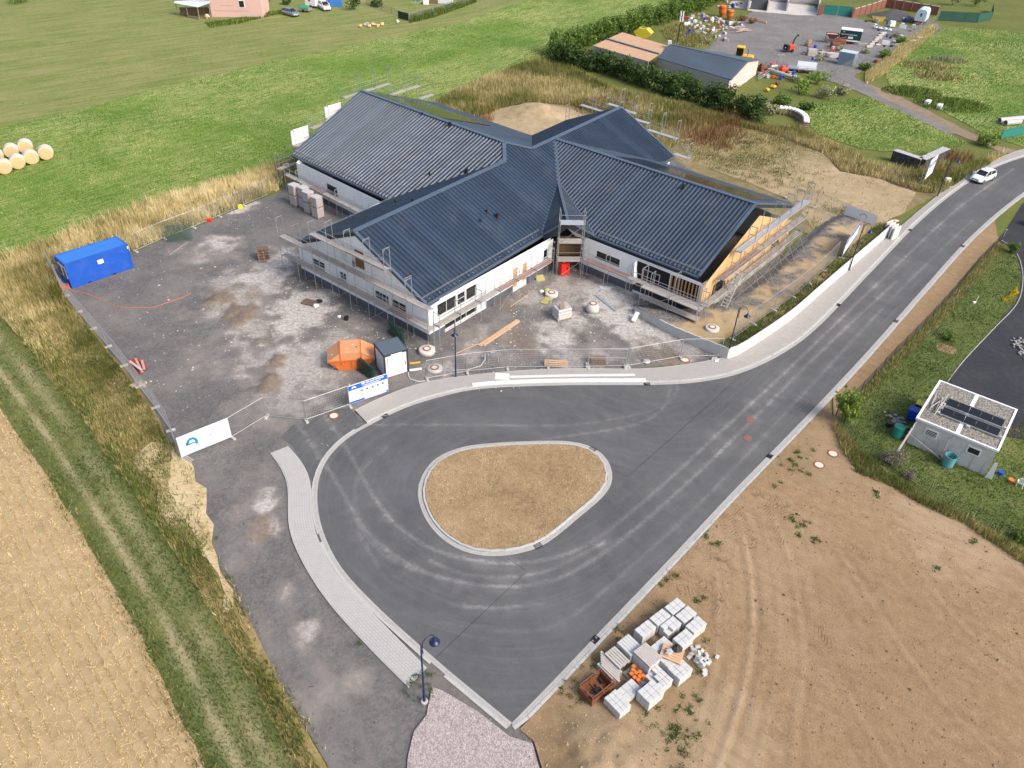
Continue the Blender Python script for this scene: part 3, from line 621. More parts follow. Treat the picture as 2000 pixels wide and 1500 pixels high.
def earth_extra(nt, c, h, f):
    c = mix(nt, mth(nt, 'MULTIPLY', attr(nt, 'rut'), .8), c, (.42, .30, .185)); c = mix(nt, mth(nt, 'MULTIPLY', attr(nt, 'edge'), .55), c, (.145, .092, .054))
    c = mix(nt, mth(nt, 'MULTIPLY', attr(nt, 'pale'), .7), c, (.42, .32, .21)); c = mix(nt, mth(nt, 'MULTIPLY', attr(nt, 'weed'), .5), c, (.12, .105, .05))
    st = rng(nt, noise(nt, 1.6, 5, .7, pos(nt, (.12, 1.3, 1, R(-35)))), .5, .66, 0, .35); c = mix(nt, st, c, (.19, .125, .07)); c = mix(nt, rng(nt, noise(nt, 17, 3, .8), .52, .68, 0, .6), c, (.12, .078, .045)); c = mix(nt, rng(nt, noise(nt, 21, 3, .8), .55, .7, 0, .5), c, (.44, .33, .22))
    peb = rng(nt, voro(nt, 5, None, 'F1', 'Distance'), .0, .16, 1, 0); peb = mth(nt, 'MULTIPLY', peb, rng(nt, noise(nt, 1.1, 3), .45, .6)); c = mix(nt, mth(nt, 'MULTIPLY', peb, .6), c, (.5, .4, .29))
    ch = mth(nt, 'SINE', mth(nt, 'ADD', mth(nt, 'MULTIPLY', attr(nt, 'ta'), 24), mth(nt, 'MULTIPLY', attr(nt, 'tv'), 26)))
    chm = mth(nt, 'MULTIPLY', mth(nt, 'MULTIPLY', rng(nt, ch, -.2, .6), rng(nt, attr(nt, 'tm'), .05, .6)), rng(nt, noise(nt, 1.4, 4), .4, .6)); c = mix(nt, mth(nt, 'MULTIPLY', chm, .6), c, (.19, .125, .075))
    return c, mth(nt, 'SUBTRACT', h, mth(nt, 'MULTIPLY', chm, .6))
m_earth = gmat('brown bare earth', [(.36, (.21, .137, .074)), (.5, (.285, .192, .107)), (.64, (.37, .26, .152))], (.12, 1.6, 11), (.3, .36, .34), bump=.9, bd=.05, bsc=12, extra=earth_extra)
zone('earth_plot', EARTH, .012, m_earth, .22, earth_attr, earth_h, jag=.05)
i0 = near_i(AR, 1615, 772); i1 = near_i(AR, 1935, 425)
STRIPE = [tuple(t) for t in offset(AR, -.54*sgn)[i0:i1]]+PL([(1950, 472), (1905, 520), (1855, 580), (1800, 640), (1740, 700), (1680, 765), (1640, 815), (1628, 845)])
zone('roadside_earth', STRIPE, .012, m_earth, .4, earth_attr, None, jag=.08)
GARD = PL([(1640, 870), (1628, 845), (1640, 815), (1680, 765), (1740, 700), (1800, 640), (1855, 580), (1905, 520), (1950, 472), (1970, 480), (1988, 505), (1996, 545), (1985, 590), (1940, 640), (1880, 705), (1850, 760), (1900, 850), (2100, 800), (2300, 1000), (2300, 1250), (2060, 1140), (1960, 1075), (1880, 1020), (1800, 985), (1730, 945), (1672, 922)])
m_gard = gmat('garden lawn', [(.36, (.06, .095, .024)), (.5, (.11, .145, .042)), (.66, (.21, .20, .08))], bump=.6, bd=.07)
zone('garden_lawn', GARD, .006, m_gard, jag=.2)
DRIVE = PL([(2000, 395), (1968, 445), (1950, 470), (1970, 480), (1988, 505), (1996, 545), (1985, 590), (1940, 640), (1880, 705), (1842, 757), (1830, 800), (1850, 830), (2000, 860), (2200, 820), (2200, 380)])
m_drive = gmat('dark blue-black tarmac', [(.36, (.028, .029, .036)), (.5, (.038, .039, .047)), (.64, (.055, .056, .064))], (.3, 2, 30), bump=.3, bd=.02, bsc=40)
zone('driveway', DRIVE, .013, m_drive)
kerb('driveway_edging', catmull(PL([(1955, 470), (1974, 480), (1990, 505), (1997, 545), (1986, 592), (1940, 642), (1880, 706), (1842, 757)]), .8), .07, .0, .05, m_kerb)
# ================================================================== grass and field growth
def dens_cam(x, y, d0=55.): 
    d = np.sqrt(x*x+y*y+CH*CH); return np.clip((d0/d)**1.2, .12, 1)
mg_field = leafmat('meadow grass blade', [(0, (.036, .097, .010)), (.4, (.075, .16, .018)), (.66, (.14, .205, .038)), (1, (.44, .41, .17))])
x, y = sample(FIELD, 42, lambda x, y: np.clip((75/np.sqrt(x*x+y*y+CH*CH))**1.5, .15, 1))
t = np.clip(.92*fbm(x, y, .18, 3)+1.35*(fbm((x*.643+y*.766)*.12, (y*.643-x*.766), .9, 7)-.45)*np.clip(fbm(x, y, .05, 77)*3-.9, .2, 1.2)+RNG.normal(0, .16, len(x)), 0, 1)
tag(blades('meadow_grass', x, y, RNG.uniform(.06, .2, len(x))*(1+.5*vnoise(x, y, .4, 2)), .085, mg_field, t, -.03, .8), 'cut green meadow grass with pale stripes', 'grass', kind='stuff')
mg_lawn = leafmat('lawn blade', [(0, (.06, .115, .018)), (.5, (.115, .165, .034)), (1, (.26, .235, .10))])
x, y = sample(LAWN, 14, lambda x, y: np.clip((75/np.sqrt(x*x+y*y+CH*CH))**1.5, .15, 1))
tag(blades('lawn_grass', x, y, RNG.uniform(.03, .1, len(x)), .13, mg_lawn, np.clip(fbm(x, y, .2, 5)+RNG.normal(0, .15, len(x)), 0, 1), -.035, .9), 'short mown olive grass beyond the meadow', 'grass', kind='stuff')
# tall dry grass
mg_dry = leafmat('tall dry grass blade', [(0, (.055, .075, .016)), (.28, (.12, .13, .035)), (.55, (.30, .25, .105)), (.8, (.47, .385, .20)), (1, (.62, .54, .33))], .35)
TALL = PL([(-260, 600), (0, 505), (100, 468), (200, 425), (430, 357), (550, 318), (560, 330), (545, 372), (480, 398), (377, 443), (257, 489), (104, 517), (98, 520), (126, 584), (180, 652), (238, 722), (296, 802), (338, 880), (330, 960), (390, 1060), (455, 1185), (530, 1335), (620, 1490), (660, 1560), (605, 1560), (535, 1400), (432, 1225), (335, 1070), (255, 950), (150, 800), (65, 690), (-50, 560)])
def tall_d(x, y):
    n = fbm(x, y, .45, 12); d = dens_cam(x, y, 70)
    return d*np.clip(n*2.2-.35, .12, 1)
x, y = sample(TALL, 230, tall_d)
top, _ = segdist(x, y, PL([(-60, 530), (0, 505), (200, 425), (550, 318)]))
low = np.clip((y-42)/28, .35, 1)
n2 = fbm(x, y, .8, 31)
h = RNG.uniform(.35, 1.15, len(x))*(.35+1.1*n2)*low*1.15
dv, _ = segdist(x, y, VRG_R[3:]); dt_, _ = segdist(x, y, TRK_R)
t = np.clip(.16+.85*fbm(x, y, .35, 14)*(.55+.5*low)-.3*np.exp(-(dv/2.2)**2)*np.clip(fbm(x, y, .22, 55)*3-.7, 0, 1.2)+.15*np.exp(-(dt_/2.5)**2)+RNG.normal(0, .14, len(x))+.25*(h-.5), 0, 1)
tag(blades('tall_dry_grass', x, y, h, .06, mg_dry, t, 0, .55, (-.12, .1)), 'tall straw-coloured grass along the site fence', 'grass', kind='stuff')
# bright green weeds along the verge foot
mg_green = leafmat('green weed blade', [(0, (.03, .06, .01)), (.5, (.065, .115, .018)), (1, (.17, .19, .05))])
def green_d(x, y):
    d, _ = segdist(x, y, TRK_R); return np.clip(fbm(x, y, .35, 41)*3-1.1, 0, 1)*np.exp(-(d/1.6)**2)
x, y = sample(VRG, 130, green_d)
tag(blades('verge_green_grass', x, y, RNG.uniform(.2, .65, len(x)), .06, mg_green, RNG.random(len(x)), 0, .7), 'fresh green grass between the farm track and the dry verge', 'grass', kind='stuff')
# track turf
mg_trk = leafmat('track turf blade', [(0, (.04, .065, .016)), (.5, (.085, .115, .03)), (1, (.24, .22, .09))])
x, y = sample(TRK, 150, lambda x, y: np.clip(1.05-1.1*rutmask(x, y), .08, 1)*dens_cam(x, y, 60))
tag(blades('track_grass', x, y, RNG.uniform(.05, .2, len(x))*(.6+1.2*fbm(x, y, .5, 8)), .055, mg_trk, np.clip(1.1*fbm(x, y, .4, 18)-.15+RNG.normal(0, .16, len(x)), 0, 1), 0, .8), 'trodden grass on the farm track', 'grass', kind='stuff')
STA = -47
# stubble: drilled rows of cut straw and loose straw lying about
mg_str = leafmat('cut straw', [(0, (.22, .15, .08)), (.5, (.42, .33, .18)), (1, (.66, .55, .35))], .3)
dirv = np.array([math.cos(R(STA)), math.sin(R(STA))]); nrm = np.array([-dirv[1], dirv[0]])
P = np.array(STUB); pr = P@nrm; ps = P@dirv
xs, ys = [], []
for r in np.arange(pr.min(), pr.max(), .58):
    s = np.arange(ps.min(), ps.max(), .014); s = s[RNG.random(len(s)) < .95*np.clip(vnoise(s, s*0+r, .45, 3)*2.2-.15, 0.12, 1)]
    o = r+RNG.normal(0, .05, len(s)); xs.append(s*dirv[0]+o*nrm[0]); ys.append(s*dirv[1]+o*nrm[1])
x, y = np.concatenate(xs), np.concatenate(ys); k = inpoly(x, y, STUB) & (np.abs(x/(y*math.cos(CP)+CH*math.sin(CP))*CF) < 1100) & (y > 8); x, y = x[k], y[k]
a = blades('straw_stubble', x, y, RNG.uniform(.06, .16, len(x)), .045, mg_str, np.clip(RNG.normal(.55, .25, len(x)), 0, 1), 0, .6)
tag(a, 'rows of cut straw stubble in the harvested field', 'stubble', kind='stuff')
x, y = sample(STUB, 38, lambda x, y: .25+.75*fbm(x, y, .3, 5))
n = len(x); aa = RNG.uniform(0, 2*np.pi, n); LL = RNG.uniform(.12, .45, n); ww = .028
V = np.zeros((n, 3, 3)); ca, sa = np.cos(aa), np.sin(aa); zz = RNG.uniform(.01, .06, n)
V[:, 0] = np.stack([x-sa*ww/2, y+ca*ww/2, zz], 1); V[:, 1] = np.stack([x+sa*ww/2, y-ca*ww/2, zz], 1); V[:, 2] = np.stack([x+ca*LL, y+sa*LL, zz+RNG.uniform(0, .05, n)], 1)
tag(trimesh('loose_straw', V.reshape(-1, 3), mg_str, np.repeat(np.clip(RNG.normal(.6, .25, n), 0, 1), 3)), 'loose straw scattered over the harvested field', 'straw', kind='stuff')
# island turf
mg_isl = leafmat('parched blade', [(0, (.16, .132, .06)), (.4, (.31, .228, .125)), (1, (.56, .44, .285))])
x, y = sample(ISLP, 260); tag(blades('island_grass', x, y, RNG.uniform(.04, .13, len(x)), .035, mg_isl, np.clip(.95*fbm(x, y, .5, 6)+RNG.normal(0, .2, len(x)), 0, 1), .13, 1.2), 'parched brown grass on the traffic island', 'grass', kind='stuff')
# weedy meadow behind the building
mg_weed = leafmat('dry weed blade', [(0, (.05, .075, .016)), (.35, (.12, .13, .035)), (.6, (.27, .225, .095)), (1, (.5, .42, .24))], .35)
WEED = PL([(555, 322), (700, 262), (850, 200), (1000, 132), (1072, 112), (1200, 178), (1330, 205), (1470, 248), (1560, 250), (1690, 318), (1780, 332), (1815, 310), (1880, 330), (1945, 300), (1965, 303), (1835, 380), (1795, 376), (1720, 350), (1640, 336), (1600, 298), (1520, 266), (1420, 243), (1330, 275), (1300, 300), (1180, 230), (1120, 208), (1040, 200), (950, 225), (850, 250), (700, 300), (575, 352)])
x, y = sample(WEED, 60, lambda x, y: np.clip(fbm(x, y, .3, 22)*2.4-.3, .15, 1))
t = np.clip(1.15*fbm(x, y, .16, 24)-.08+RNG.normal(0, .15, len(x)), 0, 1)
tag(blades('weed_meadow', x, y, RNG.uniform(.3, 1.15, len(x))*(.5+.9*fbm(x, y, .3, 29)), .11, mg_weed, t, .1, .5, (-.05, .05)), 'tall dry weeds behind the new building', 'weeds', kind='stuff')
mg_red = leafmat('rust dock stem', [(0, (.06, .03, .015)), (.5, (.15, .075, .035)), (1, (.28, .17, .08))], .25)
def redd(x, y): return blobs(x, y, [(1385, 262, 3.4, 1), (1365, 240, 2.4, 1), (1415, 240, 2.4, .9), (1340, 262, 1.6, .8), (940, 235, 1.6, .8), (1870, 312, 1.8, .8), (1835, 340, 1., .8), (1180, 215, 3, .35)], 81)
x, y = sample(PL([(900, 250), (1000, 200), (1300, 190), (1480, 230), (1900, 290), (1900, 350), (1700, 360), (1350, 330)]), 38, redd)
tag(blades('rust_docks', x, y, RNG.uniform(.5, 1.4, len(x)), .07, mg_red, RNG.random(len(x)), .1, .45), 'rust-brown dock stems behind the building', 'weeds', kind='stuff')
x, y = sample(SAND, 60, lambda x, y: sand_attr(x, y)['grass']*.9+.02)
tag(blades('sand_weeds', x, y, RNG.uniform(.08, .4, len(x)), .09, mg_weed, np.clip(fbm(x, y, .4, 3)+RNG.normal(-.1, .15, len(x)), 0, 1), .12, .7), 'sparse weeds on the sandy ground', 'weeds', kind='stuff')
# meadows to the right, garden
for nm, pl, ds, lb in (('small_meadow_grass', PL([(1560, 220), (1600, 200), (1700, 190), (1790, 232), (1890, 280), (1840, 300), (1780, 300), (1680, 290), (1600, 262)]), 26, 'green grass of the meadow beside the rubble bags'), ('north_meadow_grass', PL([(1720, 125), (1790, 70), (1850, 52), (1960, 60), (2120, 85), (2200, 300), (2000, 285), (1920, 262), (1840, 215), (1740, 170)]), 14, 'long green grass of the far meadow on the right')):
    x, y = sample(pl, ds); tag(blades(nm, x, y, RNG.uniform(.08, .28, len(x)), .13, mg_field, np.clip(fbm(x, y, .15, 8)+RNG.normal(0, .15, len(x)), 0, 1), .01, .8), lb, 'grass', kind='stuff')
mg_gard = leafmat('garden blade', [(0, (.04, .06, .015)), (.5, (.08, .105, .025)), (.8, (.15, .15, .05)), (1, (.28, .23, .11))])
x, y = sample(GARD, 120, lambda x, y: .35+.65*fbm(x, y, .5, 3)); t = np.clip(1.1*fbm(x, y, .3, 19)-.12+RNG.normal(0, .14, len(x)), 0, 1)
k = np.full(len(x), 1.); hut = G(1880, 860); tag(blades('garden_grass', x, y, RNG.uniform(.05, .2, len(x))*(.6+fbm(x, y, .4, 4)), .06, mg_gard, t, .006, .8), 'rough garden lawn round the flat-roofed hut', 'grass', kind='stuff')
EDGE = PL([(1625, 830), (1650, 845), (1690, 890), (1740, 925), (1800, 965), (1880, 1005), (1960, 1055), (2050, 1110), (2060, 1150), (1960, 1078), (1880, 1024), (1800, 988), (1730, 948), (1672, 925), (1640, 875)])
x, y = sample(EDGE, 260, lambda x, y: np.clip(fbm(x, y, .5, 3)*2-.2, .1, 1)); tag(blades('garden_edge_grass', x, y, RNG.uniform(.2, .75, len(x)), .05, mg_weed, np.clip(fbm(x, y, .4, 9)*1.1-.1+RNG.normal(0, .15, len(x)), 0, 1), 0, .6), 'long dry grass along the garden fence by the earth plot', 'grass', kind='stuff')
FEN = catmull(PL([(1632, 815), (1690, 757), (1740, 703), (1800, 642), (1855, 582), (1905, 522), (1948, 476)]), 1)
F2 = FEN+offset(FEN, -.9)[::-1]
x, y = sample(F2, 130); tag(blades('fence_foot_grass', x, y, RNG.uniform(.15, .5, len(x)), .05, mg_weed, np.clip(RNG.normal(.5, .2, len(x)), 0, 1), 0, .6), 'dry grass at the foot of the dark wire fence', 'grass', kind='stuff')
# weeds on the bare earth: clumps of small broad leaves
mg_leaf = leafmat('weed leaf', [(0, (.025, .06, .012)), (.6, (.05, .11, .02)), (1, (.12, .17, .045))])
def clumps(name, cl, label, per=55, z=.03):
    xs, ys, hs = [], [], []
    for px, py, rad, k in cl:
        c = G(px, py)
        for i in range(k):
            a, d = random.uniform(0, 6.28), rad*math.sqrt(random.random()); ux, uy = c.x+math.cos(a)*d, c.y+math.sin(a)*d; rr = random.uniform(.04, .13)
            m = max(6, int(per*rr/.12)); xs.append(ux+RNG.normal(0, rr, m)); ys.append(uy+RNG.normal(0, rr, m)); hs.append(RNG.uniform(.05, .22, m)*rr/.12)
    x, y, h = np.concatenate(xs), np.concatenate(ys), np.concatenate(hs)
    return tag(blades(name, x, y, h, .05, mg_leaf, RNG.random(len(x)), z, 1.), label, 'weeds', kind='stuff')
clumps('plot_weeds', [(1345, 1415, 1.1, 16), (1330, 1455, 1., 12), (1320, 1490, .9, 9), (1350, 1370, .6, 4), (1265, 1410, .8, 5), (1265, 1385, .6, 3), (1300, 1430, .8, 4), (1120, 1345, .9, 8), (1110, 1370, .5, 3), (1160, 1310, .7, 4), (1140, 1385, .4, 2), (1385, 1050, .8, 5), (1400, 1060, .4, 3), (1310, 1125, .6, 4), (1300, 1140, .4, 3), (1550, 915, 1.2, 12), (1530, 905, .8, 6), (1570, 885, .9, 6), (1525, 950, .5, 3), (1560, 1015, .8, 6), (1580, 1050, .8, 6), (1575, 1030, .6, 4), (1360, 1170, .5, 3), (1380, 1260, .4, 3), (1350, 1310, .4, 2), (1630, 962, .3, 1), (1710, 965, .5, 3), (1760, 950, .5, 4), (1280, 1350, .5, 3), (1205, 1230, .8, 4), (1100, 1410, .6, 3), (1480, 1180, .4, 1), (1840, 1120, .5, 2), (1910, 1060, .5, 2)], 'small green weeds on the bare earth plot')
clumps('site_weeds', [(820, 1350, .8, 7), (835, 1320, .4, 3), (800, 1330, .7, 6), (655, 1130, .5, 0), (418, 1052, .3, 2), (445, 1135, .3, 2), (1490, 590, 1.2, 10), (1450, 640, 1.2, 12), (1475, 610, .9, 8), (1525, 570, .9, 8), (1560, 525, 1., 8), (1430, 665, .8, 6), (700, 1262, .3, 1)], 'low weeds beside the pavement and the terrace wall', 40, .1)
# pebbles on the earth plot
mb = MB()
for (px, py, rad, k) in ((1130, 1400, 2.2, 70), (1180, 1440, 2.4, 60), (1120, 1470, 2.6, 90), (1260, 1470, 2, 40), (1600, 1230, 3.5, 60), (1570, 1300, 3.5, 60), (1430, 1480, 3, 25), (1750, 1330, 5, 60), (1650, 1420, 5, 50), (1850, 1200, 5, 40), (1500, 1350, 4, 30)):
    c = G(px, py)
    for i in range(k):
        a, d = random.uniform(0, 6.28), rad*math.sqrt(random.random()); r = random.uniform(.02, .055)*(2 if random.random() < .08 and py > 1380 and px < 1300 else 1)
        x_, y_ = c.x+math.cos(a)*d, c.y+math.sin(a)*d; z_ = float(earth_h(np.array([x_]), np.array([y_]))[0]) if px < 1290 and py > 1380 else .05
        vs = [Vector((random.gauss(0, 1), random.gauss(0, 1), random.gauss(0, .8))).normalized()*r for _ in range(6)]
        vs = [Vector((r, 0, 0)), Vector((0, r*.8, .2*r)), Vector((-r, .1*r, 0)), Vector((0, -r*.9, 0)), Vector((.1*r, 0, r*.7)), Vector((0, 0, -r*.5))]
        rot = Matrix.Rotation(random.uniform(0, 6), 3, 'Z') @ Matrix.Rotation(random.uniform(0, 1), 3, 'X')
        mb.add([rot @ q+Vector((x_, y_, z_+r*.3)) for q in vs], ((0,1,4),(1,2,4),(2,3,4),(3,0,4),(1,0,5),(2,1,5),(3,2,5),(0,3,5)))
o = mb.build('pebbles', M('field stone', (.44, .34, .23), .9, var=.3, scale=3)); tag(o, 'loose pebbles and clods on the earth plot', 'pebbles', kind='stuff')
# debris crumbs and chips on the yard
mb = MB()
for (px, py, rad, k, cl) in ((590, 600, 3.5, 120, 0), (640, 560, 4, 130, 0), (740, 640, 5, 160, 0), (1070, 590, 5, 200, 0), (1200, 600, 4, 160, 0), (1100, 660, 6, 160, 0), (950, 700, 5, 120, 0), (400, 560, 9, 120, 0), (350, 720, 6, 70, 0), (600, 700, 7, 130, 0), (1300, 670, 4, 90, 0), (470, 420, 4, 60, 0), (1140, 520, 2.5, 80, 0)):
    c = G(px, py)
    for i in range(k):
        a, d = random.uniform(0, 6.28), rad*math.sqrt(random.random()); s_ = random.uniform(.03, .1)*(1 if random.random() < .9 else 2.2)
        mb.box((c.x+math.cos(a)*d, c.y+math.sin(a)*d, .02), (s_, s_*random.uniform(.4, 1), .03), random.uniform(0, 3), random.uniform(-.2, .2))
o = mb.build('rubble_chips', M('plaster chip', (.5, .48, .45), .9, var=.4, scale=.9)); tag(o, 'scattered white plaster chips on the site yard', 'rubble', kind='stuff')

# clods and stones lying about, as tiny eight-faced lumps
def clods(name, x, y, z, r, mat, t, label, cat):
    n = len(x); base = np.array([(1, 0, 0), (0, .8, .1), (-1, .1, 0), (0, -.9, 0), (.1, 0, .75), (0, 0, -.5)])
    a = RNG.uniform(0, 6.28, n); c, s_ = np.cos(a), np.sin(a); P = base[None]*r[:, None, None]*RNG.uniform(.6, 1.3, (n, 6, 1))
    Q = np.stack([P[:, :, 0]*c[:, None]-P[:, :, 1]*s_[:, None]+x[:, None], P[:, :, 0]*s_[:, None]+P[:, :, 1]*c[:, None]+y[:, None], P[:, :, 2]+z[:, None]+r[:, None]*.3], 2)
    F = np.array([(0, 1, 4), (1, 2, 4), (2, 3, 4), (3, 0, 4)]); V = Q[:, F].reshape(-1, 3)
    return tag(trimesh(name, V, mat, np.repeat(t, 12)), label, cat, kind='stuff')
x, y = sample(EARTH, 9, lambda x, y: np.clip(fbm(x, y, .25, 44)*2.4-.5, .08, 1))
clods('earth_clods', x, y, earth_h(x, y)+.012, np.clip(RNG.lognormal(-3.55, .45, len(x)), .015, .1), leafmat('earth clod', [(0, (.11, .07, .04)), (.6, (.20, .135, .08)), (1, (.34, .26, .17))], 0, .2, 1.), RNG.random(len(x)), 'crumbs and clods of soil all over the earth plot', 'clods')
x, y = sample(YARD, 7, lambda x, y: np.clip(fbm(x, y, .3, 46)*2.4-.5, .1, 1)*.8)
clods('yard_stones', x, y, np.full(len(x), .0), np.clip(RNG.lognormal(-3.6, .4, len(x)), .012, .07), leafmat('yard stone', [(0, (.05, .05, .052)), (.6, (.15, .145, .14)), (1, (.36, .35, .33))], 0, .2, 1.), RNG.random(len(x)), 'loose gravel stones scattered over the yard', 'gravel')
# straggling grass that breaks the edge of the bare bank, the yard and the track
EB = catmull(PL([(262, 905), (300, 875), (340, 872)])+VRG_R[8:], 1); EB = offset(EB, .3)+offset(EB, -.3)[::-1]
x, y = sample(EB, 90, lambda x, y: np.clip(fbm(x, y, .5, 91)*3-1.1, 0, 1)); tag(blades('bank_grass', x, y, RNG.uniform(.12, .5, len(x)), .05, mg_dry, np.clip(RNG.normal(.42, .22, len(x)), 0, 1), .04, .8), 'ragged grass along the eroded bank and lane edge', 'grass', kind='stuff')
EB = offset(catmull(TRK_L, 1), .5)+offset(catmull(TRK_L, 1), -.45)[::-1]
x, y = sample(EB, 70, lambda x, y: np.clip(fbm(x, y, .6, 92)*3-1., 0, 1)); tag(blades('stubble_edge_grass', x, y, RNG.uniform(.12, .42, len(x)), .05, mg_dry, np.clip(RNG.normal(.3, .2, len(x)), 0, 1), 0, .8), 'ragged grass between the farm track and the stubble', 'grass', kind='stuff')
x, y = sample(EROD, 45, lambda x, y: np.clip(fbm(x, y, .7, 93)*3-1.35, 0, 1)); tag(blades('bank_tufts', x, y, RNG.uniform(.1, .35, len(x)), .05, mg_dry, np.clip(RNG.normal(.45, .2, len(x)), 0, 1), .07, .8), 'dry tufts growing on the bare sandy bank', 'grass', kind='stuff')
# ================================================================== the new building
m_roof, _nt = newmat('anthracite roof sheet')
_c1 = mix(_nt, noise(_nt, .5, 4), (.025, .041, .07), (.035, .055, .088))
_oi = nd(_nt, 'ShaderNodeObjectInfo').outputs['Random']; _c1 = mix(_nt, 1., _c1, rng(_nt, _oi, 0, 1, .82, 1.16), 'MULTIPLY'); _c1 = mix(_nt, rng(_nt, noise(_nt, .35, 6, .75), .52, .75, 0, .22), _c1, (.14, .15, .16))
surf(_nt, _c1, rng(_nt, noise(_nt, 1.2, 4), .3, .7, .32, .44), .0, spec=.36)
m_flash = M('blue-grey flashing', (.105, .145, .20), .42, .3, var=.12, scale=1.5)
m_fascia = M('anthracite fascia', (.034, .043, .056), .5, .1, var=.15)
m_white = M('white render', (.80, .81, .81), .9, var=.03, scale=.7, dirt=((.55, .55, .53), .25), bump=.06)
m_plinth = M('grey plinth', (.085, .10, .125), .85, var=.12, dirt=((.2, .19, .18), .35))
m_frame = M('pale window frame', (.42, .44, .46), .5)
m_dframe = M('anthracite window frame', (.03, .033, .04), .5)
m_glass, _nt = newmat('dark window glass'); surf(_nt, mix(_nt, noise(_nt, .8, 3), (.008, .009, .011), (.03, .032, .034)), .06, 0, spec=.7)
m_osb = M('osb board', (.48, .30, .135), .85, var=.3, scale=5, dirt=((.33, .19, .08), .5))
m_shut = M('brown shutter boards', (.20, .105, .045), .8, var=.35, scale=3)
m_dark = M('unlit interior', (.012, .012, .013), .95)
m_timber = M('raw timber', (.42, .25, .115), .85, var=.25, scale=4)
m_clad = M('spruce cladding', (.60, .40, .195), .8, var=.14, scale=2.2, dirt=((.45, .28, .13), .4))
m_ply2 = M('light blue-grey plinth board', (.36, .41, .45), .85, var=.1)
m_lightm = M('galvanised steel', (.50, .51, .52), .42, .75, var=.15, scale=3)
m_pv, _nt = newmat('solar glass'); surf(_nt, (.012, .014, .016), .12, .2, spec=.8)

bld = thing('kindergarten_building', 'new white cross-shaped building with dark ribbed metal roofs and scaffolding around it', 'building', (-1.5, 78, 0))
ZE = 3.8; A0 = Vector((-14.51, 62.66)); AD = R(54.6)
def dirv2(a): return Vector((math.cos(a), math.sin(a)))
class Plane:
    """z = zr - tan*((p-p0).n)"""
    def __init__(s, p0, n, zr, tan): s.p0 = Vector(p0[:2]); s.n = Vector(n).normalized(); s.zr = zr; s.tan = tan
    def z(s, x, y): return s.zr-s.tan*((x-s.p0.x)*s.n.x+(y-s.p0.y)*s.n.y)
    def abc(s): return (-s.tan*s.n.x, -s.tan*s.n.y, s.zr+s.tan*(s.p0.x*s.n.x+s.p0.y*s.n.y))
def meet(p, q, r=None, z=None, line=None):
    a, b, c = p.abc(); d, e, f = q.abc()
    if r is not None: g, h, i = r.abc(); Mx = [[a-d, b-e], [a-g, b-h]]; V = [f-c, i-c]
    elif z is not None: Mx = [[a, b], [d, e]]; V = [z-c, z-f]
    else:
        p0, dr = line; Mx = [[a-d, b-e], [-dr.y, dr.x]]; V = [f-c, -dr.y*p0[0]+dr.x*p0[1]]
    x = np.linalg.solve(np.array(Mx), np.array(V)); return Vector((float(x[0]), float(x[1])))
def lmeet(p0, d0, p1, d1):
    x = np.linalg.solve(np.array([[d0.x, -d1.x], [d0.y, -d1.y]]), np.array([p1[0]-p0[0], p1[1]-p0[1]])); return Vector((p0[0]+d0.x*x[0], p0[1]+d0.y*x[0]))
dA = dirv2(AD); nA = Vector((dA.y, -dA.x)); ZA = 7.7; tA = (ZA-ZE)/8.7
AN, AF = Plane(A0, nA, ZA, tA), Plane(A0, -nA, ZA, tA)
B0 = Vector((-20.51, 100.06)); dB = dirv2(R(-41.2)); nB = Vector((dB.y, -dB.x)); ZB = 8.6; tB = (ZB-ZE)/12.0
BN, BF = Plane(B0, nB, ZB, tB), Plane(B0, -nB, ZB, .34)
C1 = Vector((23.24, 72.2)); dC = dirv2(R(-39.4)); nC = Vector((dC.y, -dC.x)); ZC = 7.7; tC = (ZC-ZE)/10.2
CN, CFP = Plane(C1, nC, ZC, tC), Plane(C1, -nC, ZC, .335)
D1 = A0+dA*46.6
gA, gB, gC, gD = dirv2(R(-38.3)), dirv2(R(55)), dirv2(R(52)), dirv2(R(-42))
def eave(pl, z=ZE):      # eave line of a plane
    return pl.p0+pl.n*((pl.zr-z)/pl.tan), Vector((-pl.n.y, pl.n.x))
E0 = lmeet(*eave(AN), A0, gA); A3 = lmeet(*eave(AF), A0, gA)
R1 = meet(AN, BN, z=ZA); B1 = meet(BN, BF, AN); R2 = meet(AN, BF, z=ZA)
VB = meet(BN, AF, z=ZE); b0 = lmeet(*eave(BN), B0, gB); b3 = lmeet(*eave(BF), B0, gB); VD = meet(BF, AF, z=ZE)
AC = lmeet(A0, dA, C1, dC)
V1 = Vector((4.28, 80.75)); V1 = meet(AN, CN, line=(V1, Vector((1, 0))))
EL, ER = Vector((2.63, 71.25)), Vector((7.9, 72.1))
EL = lmeet(*eave(AN), EL, nA); ER = lmeet(*eave(CN), ER, nC)
c1 = lmeet(*eave(CN), C1, gC); c3 = lmeet(*eave(CFP), C1, gC); VC = meet(CFP, AN, z=ZE)
d0 = lmeet(*eave(AN), D1, gD); d3 = lmeet(*eave(AF), D1, gD)
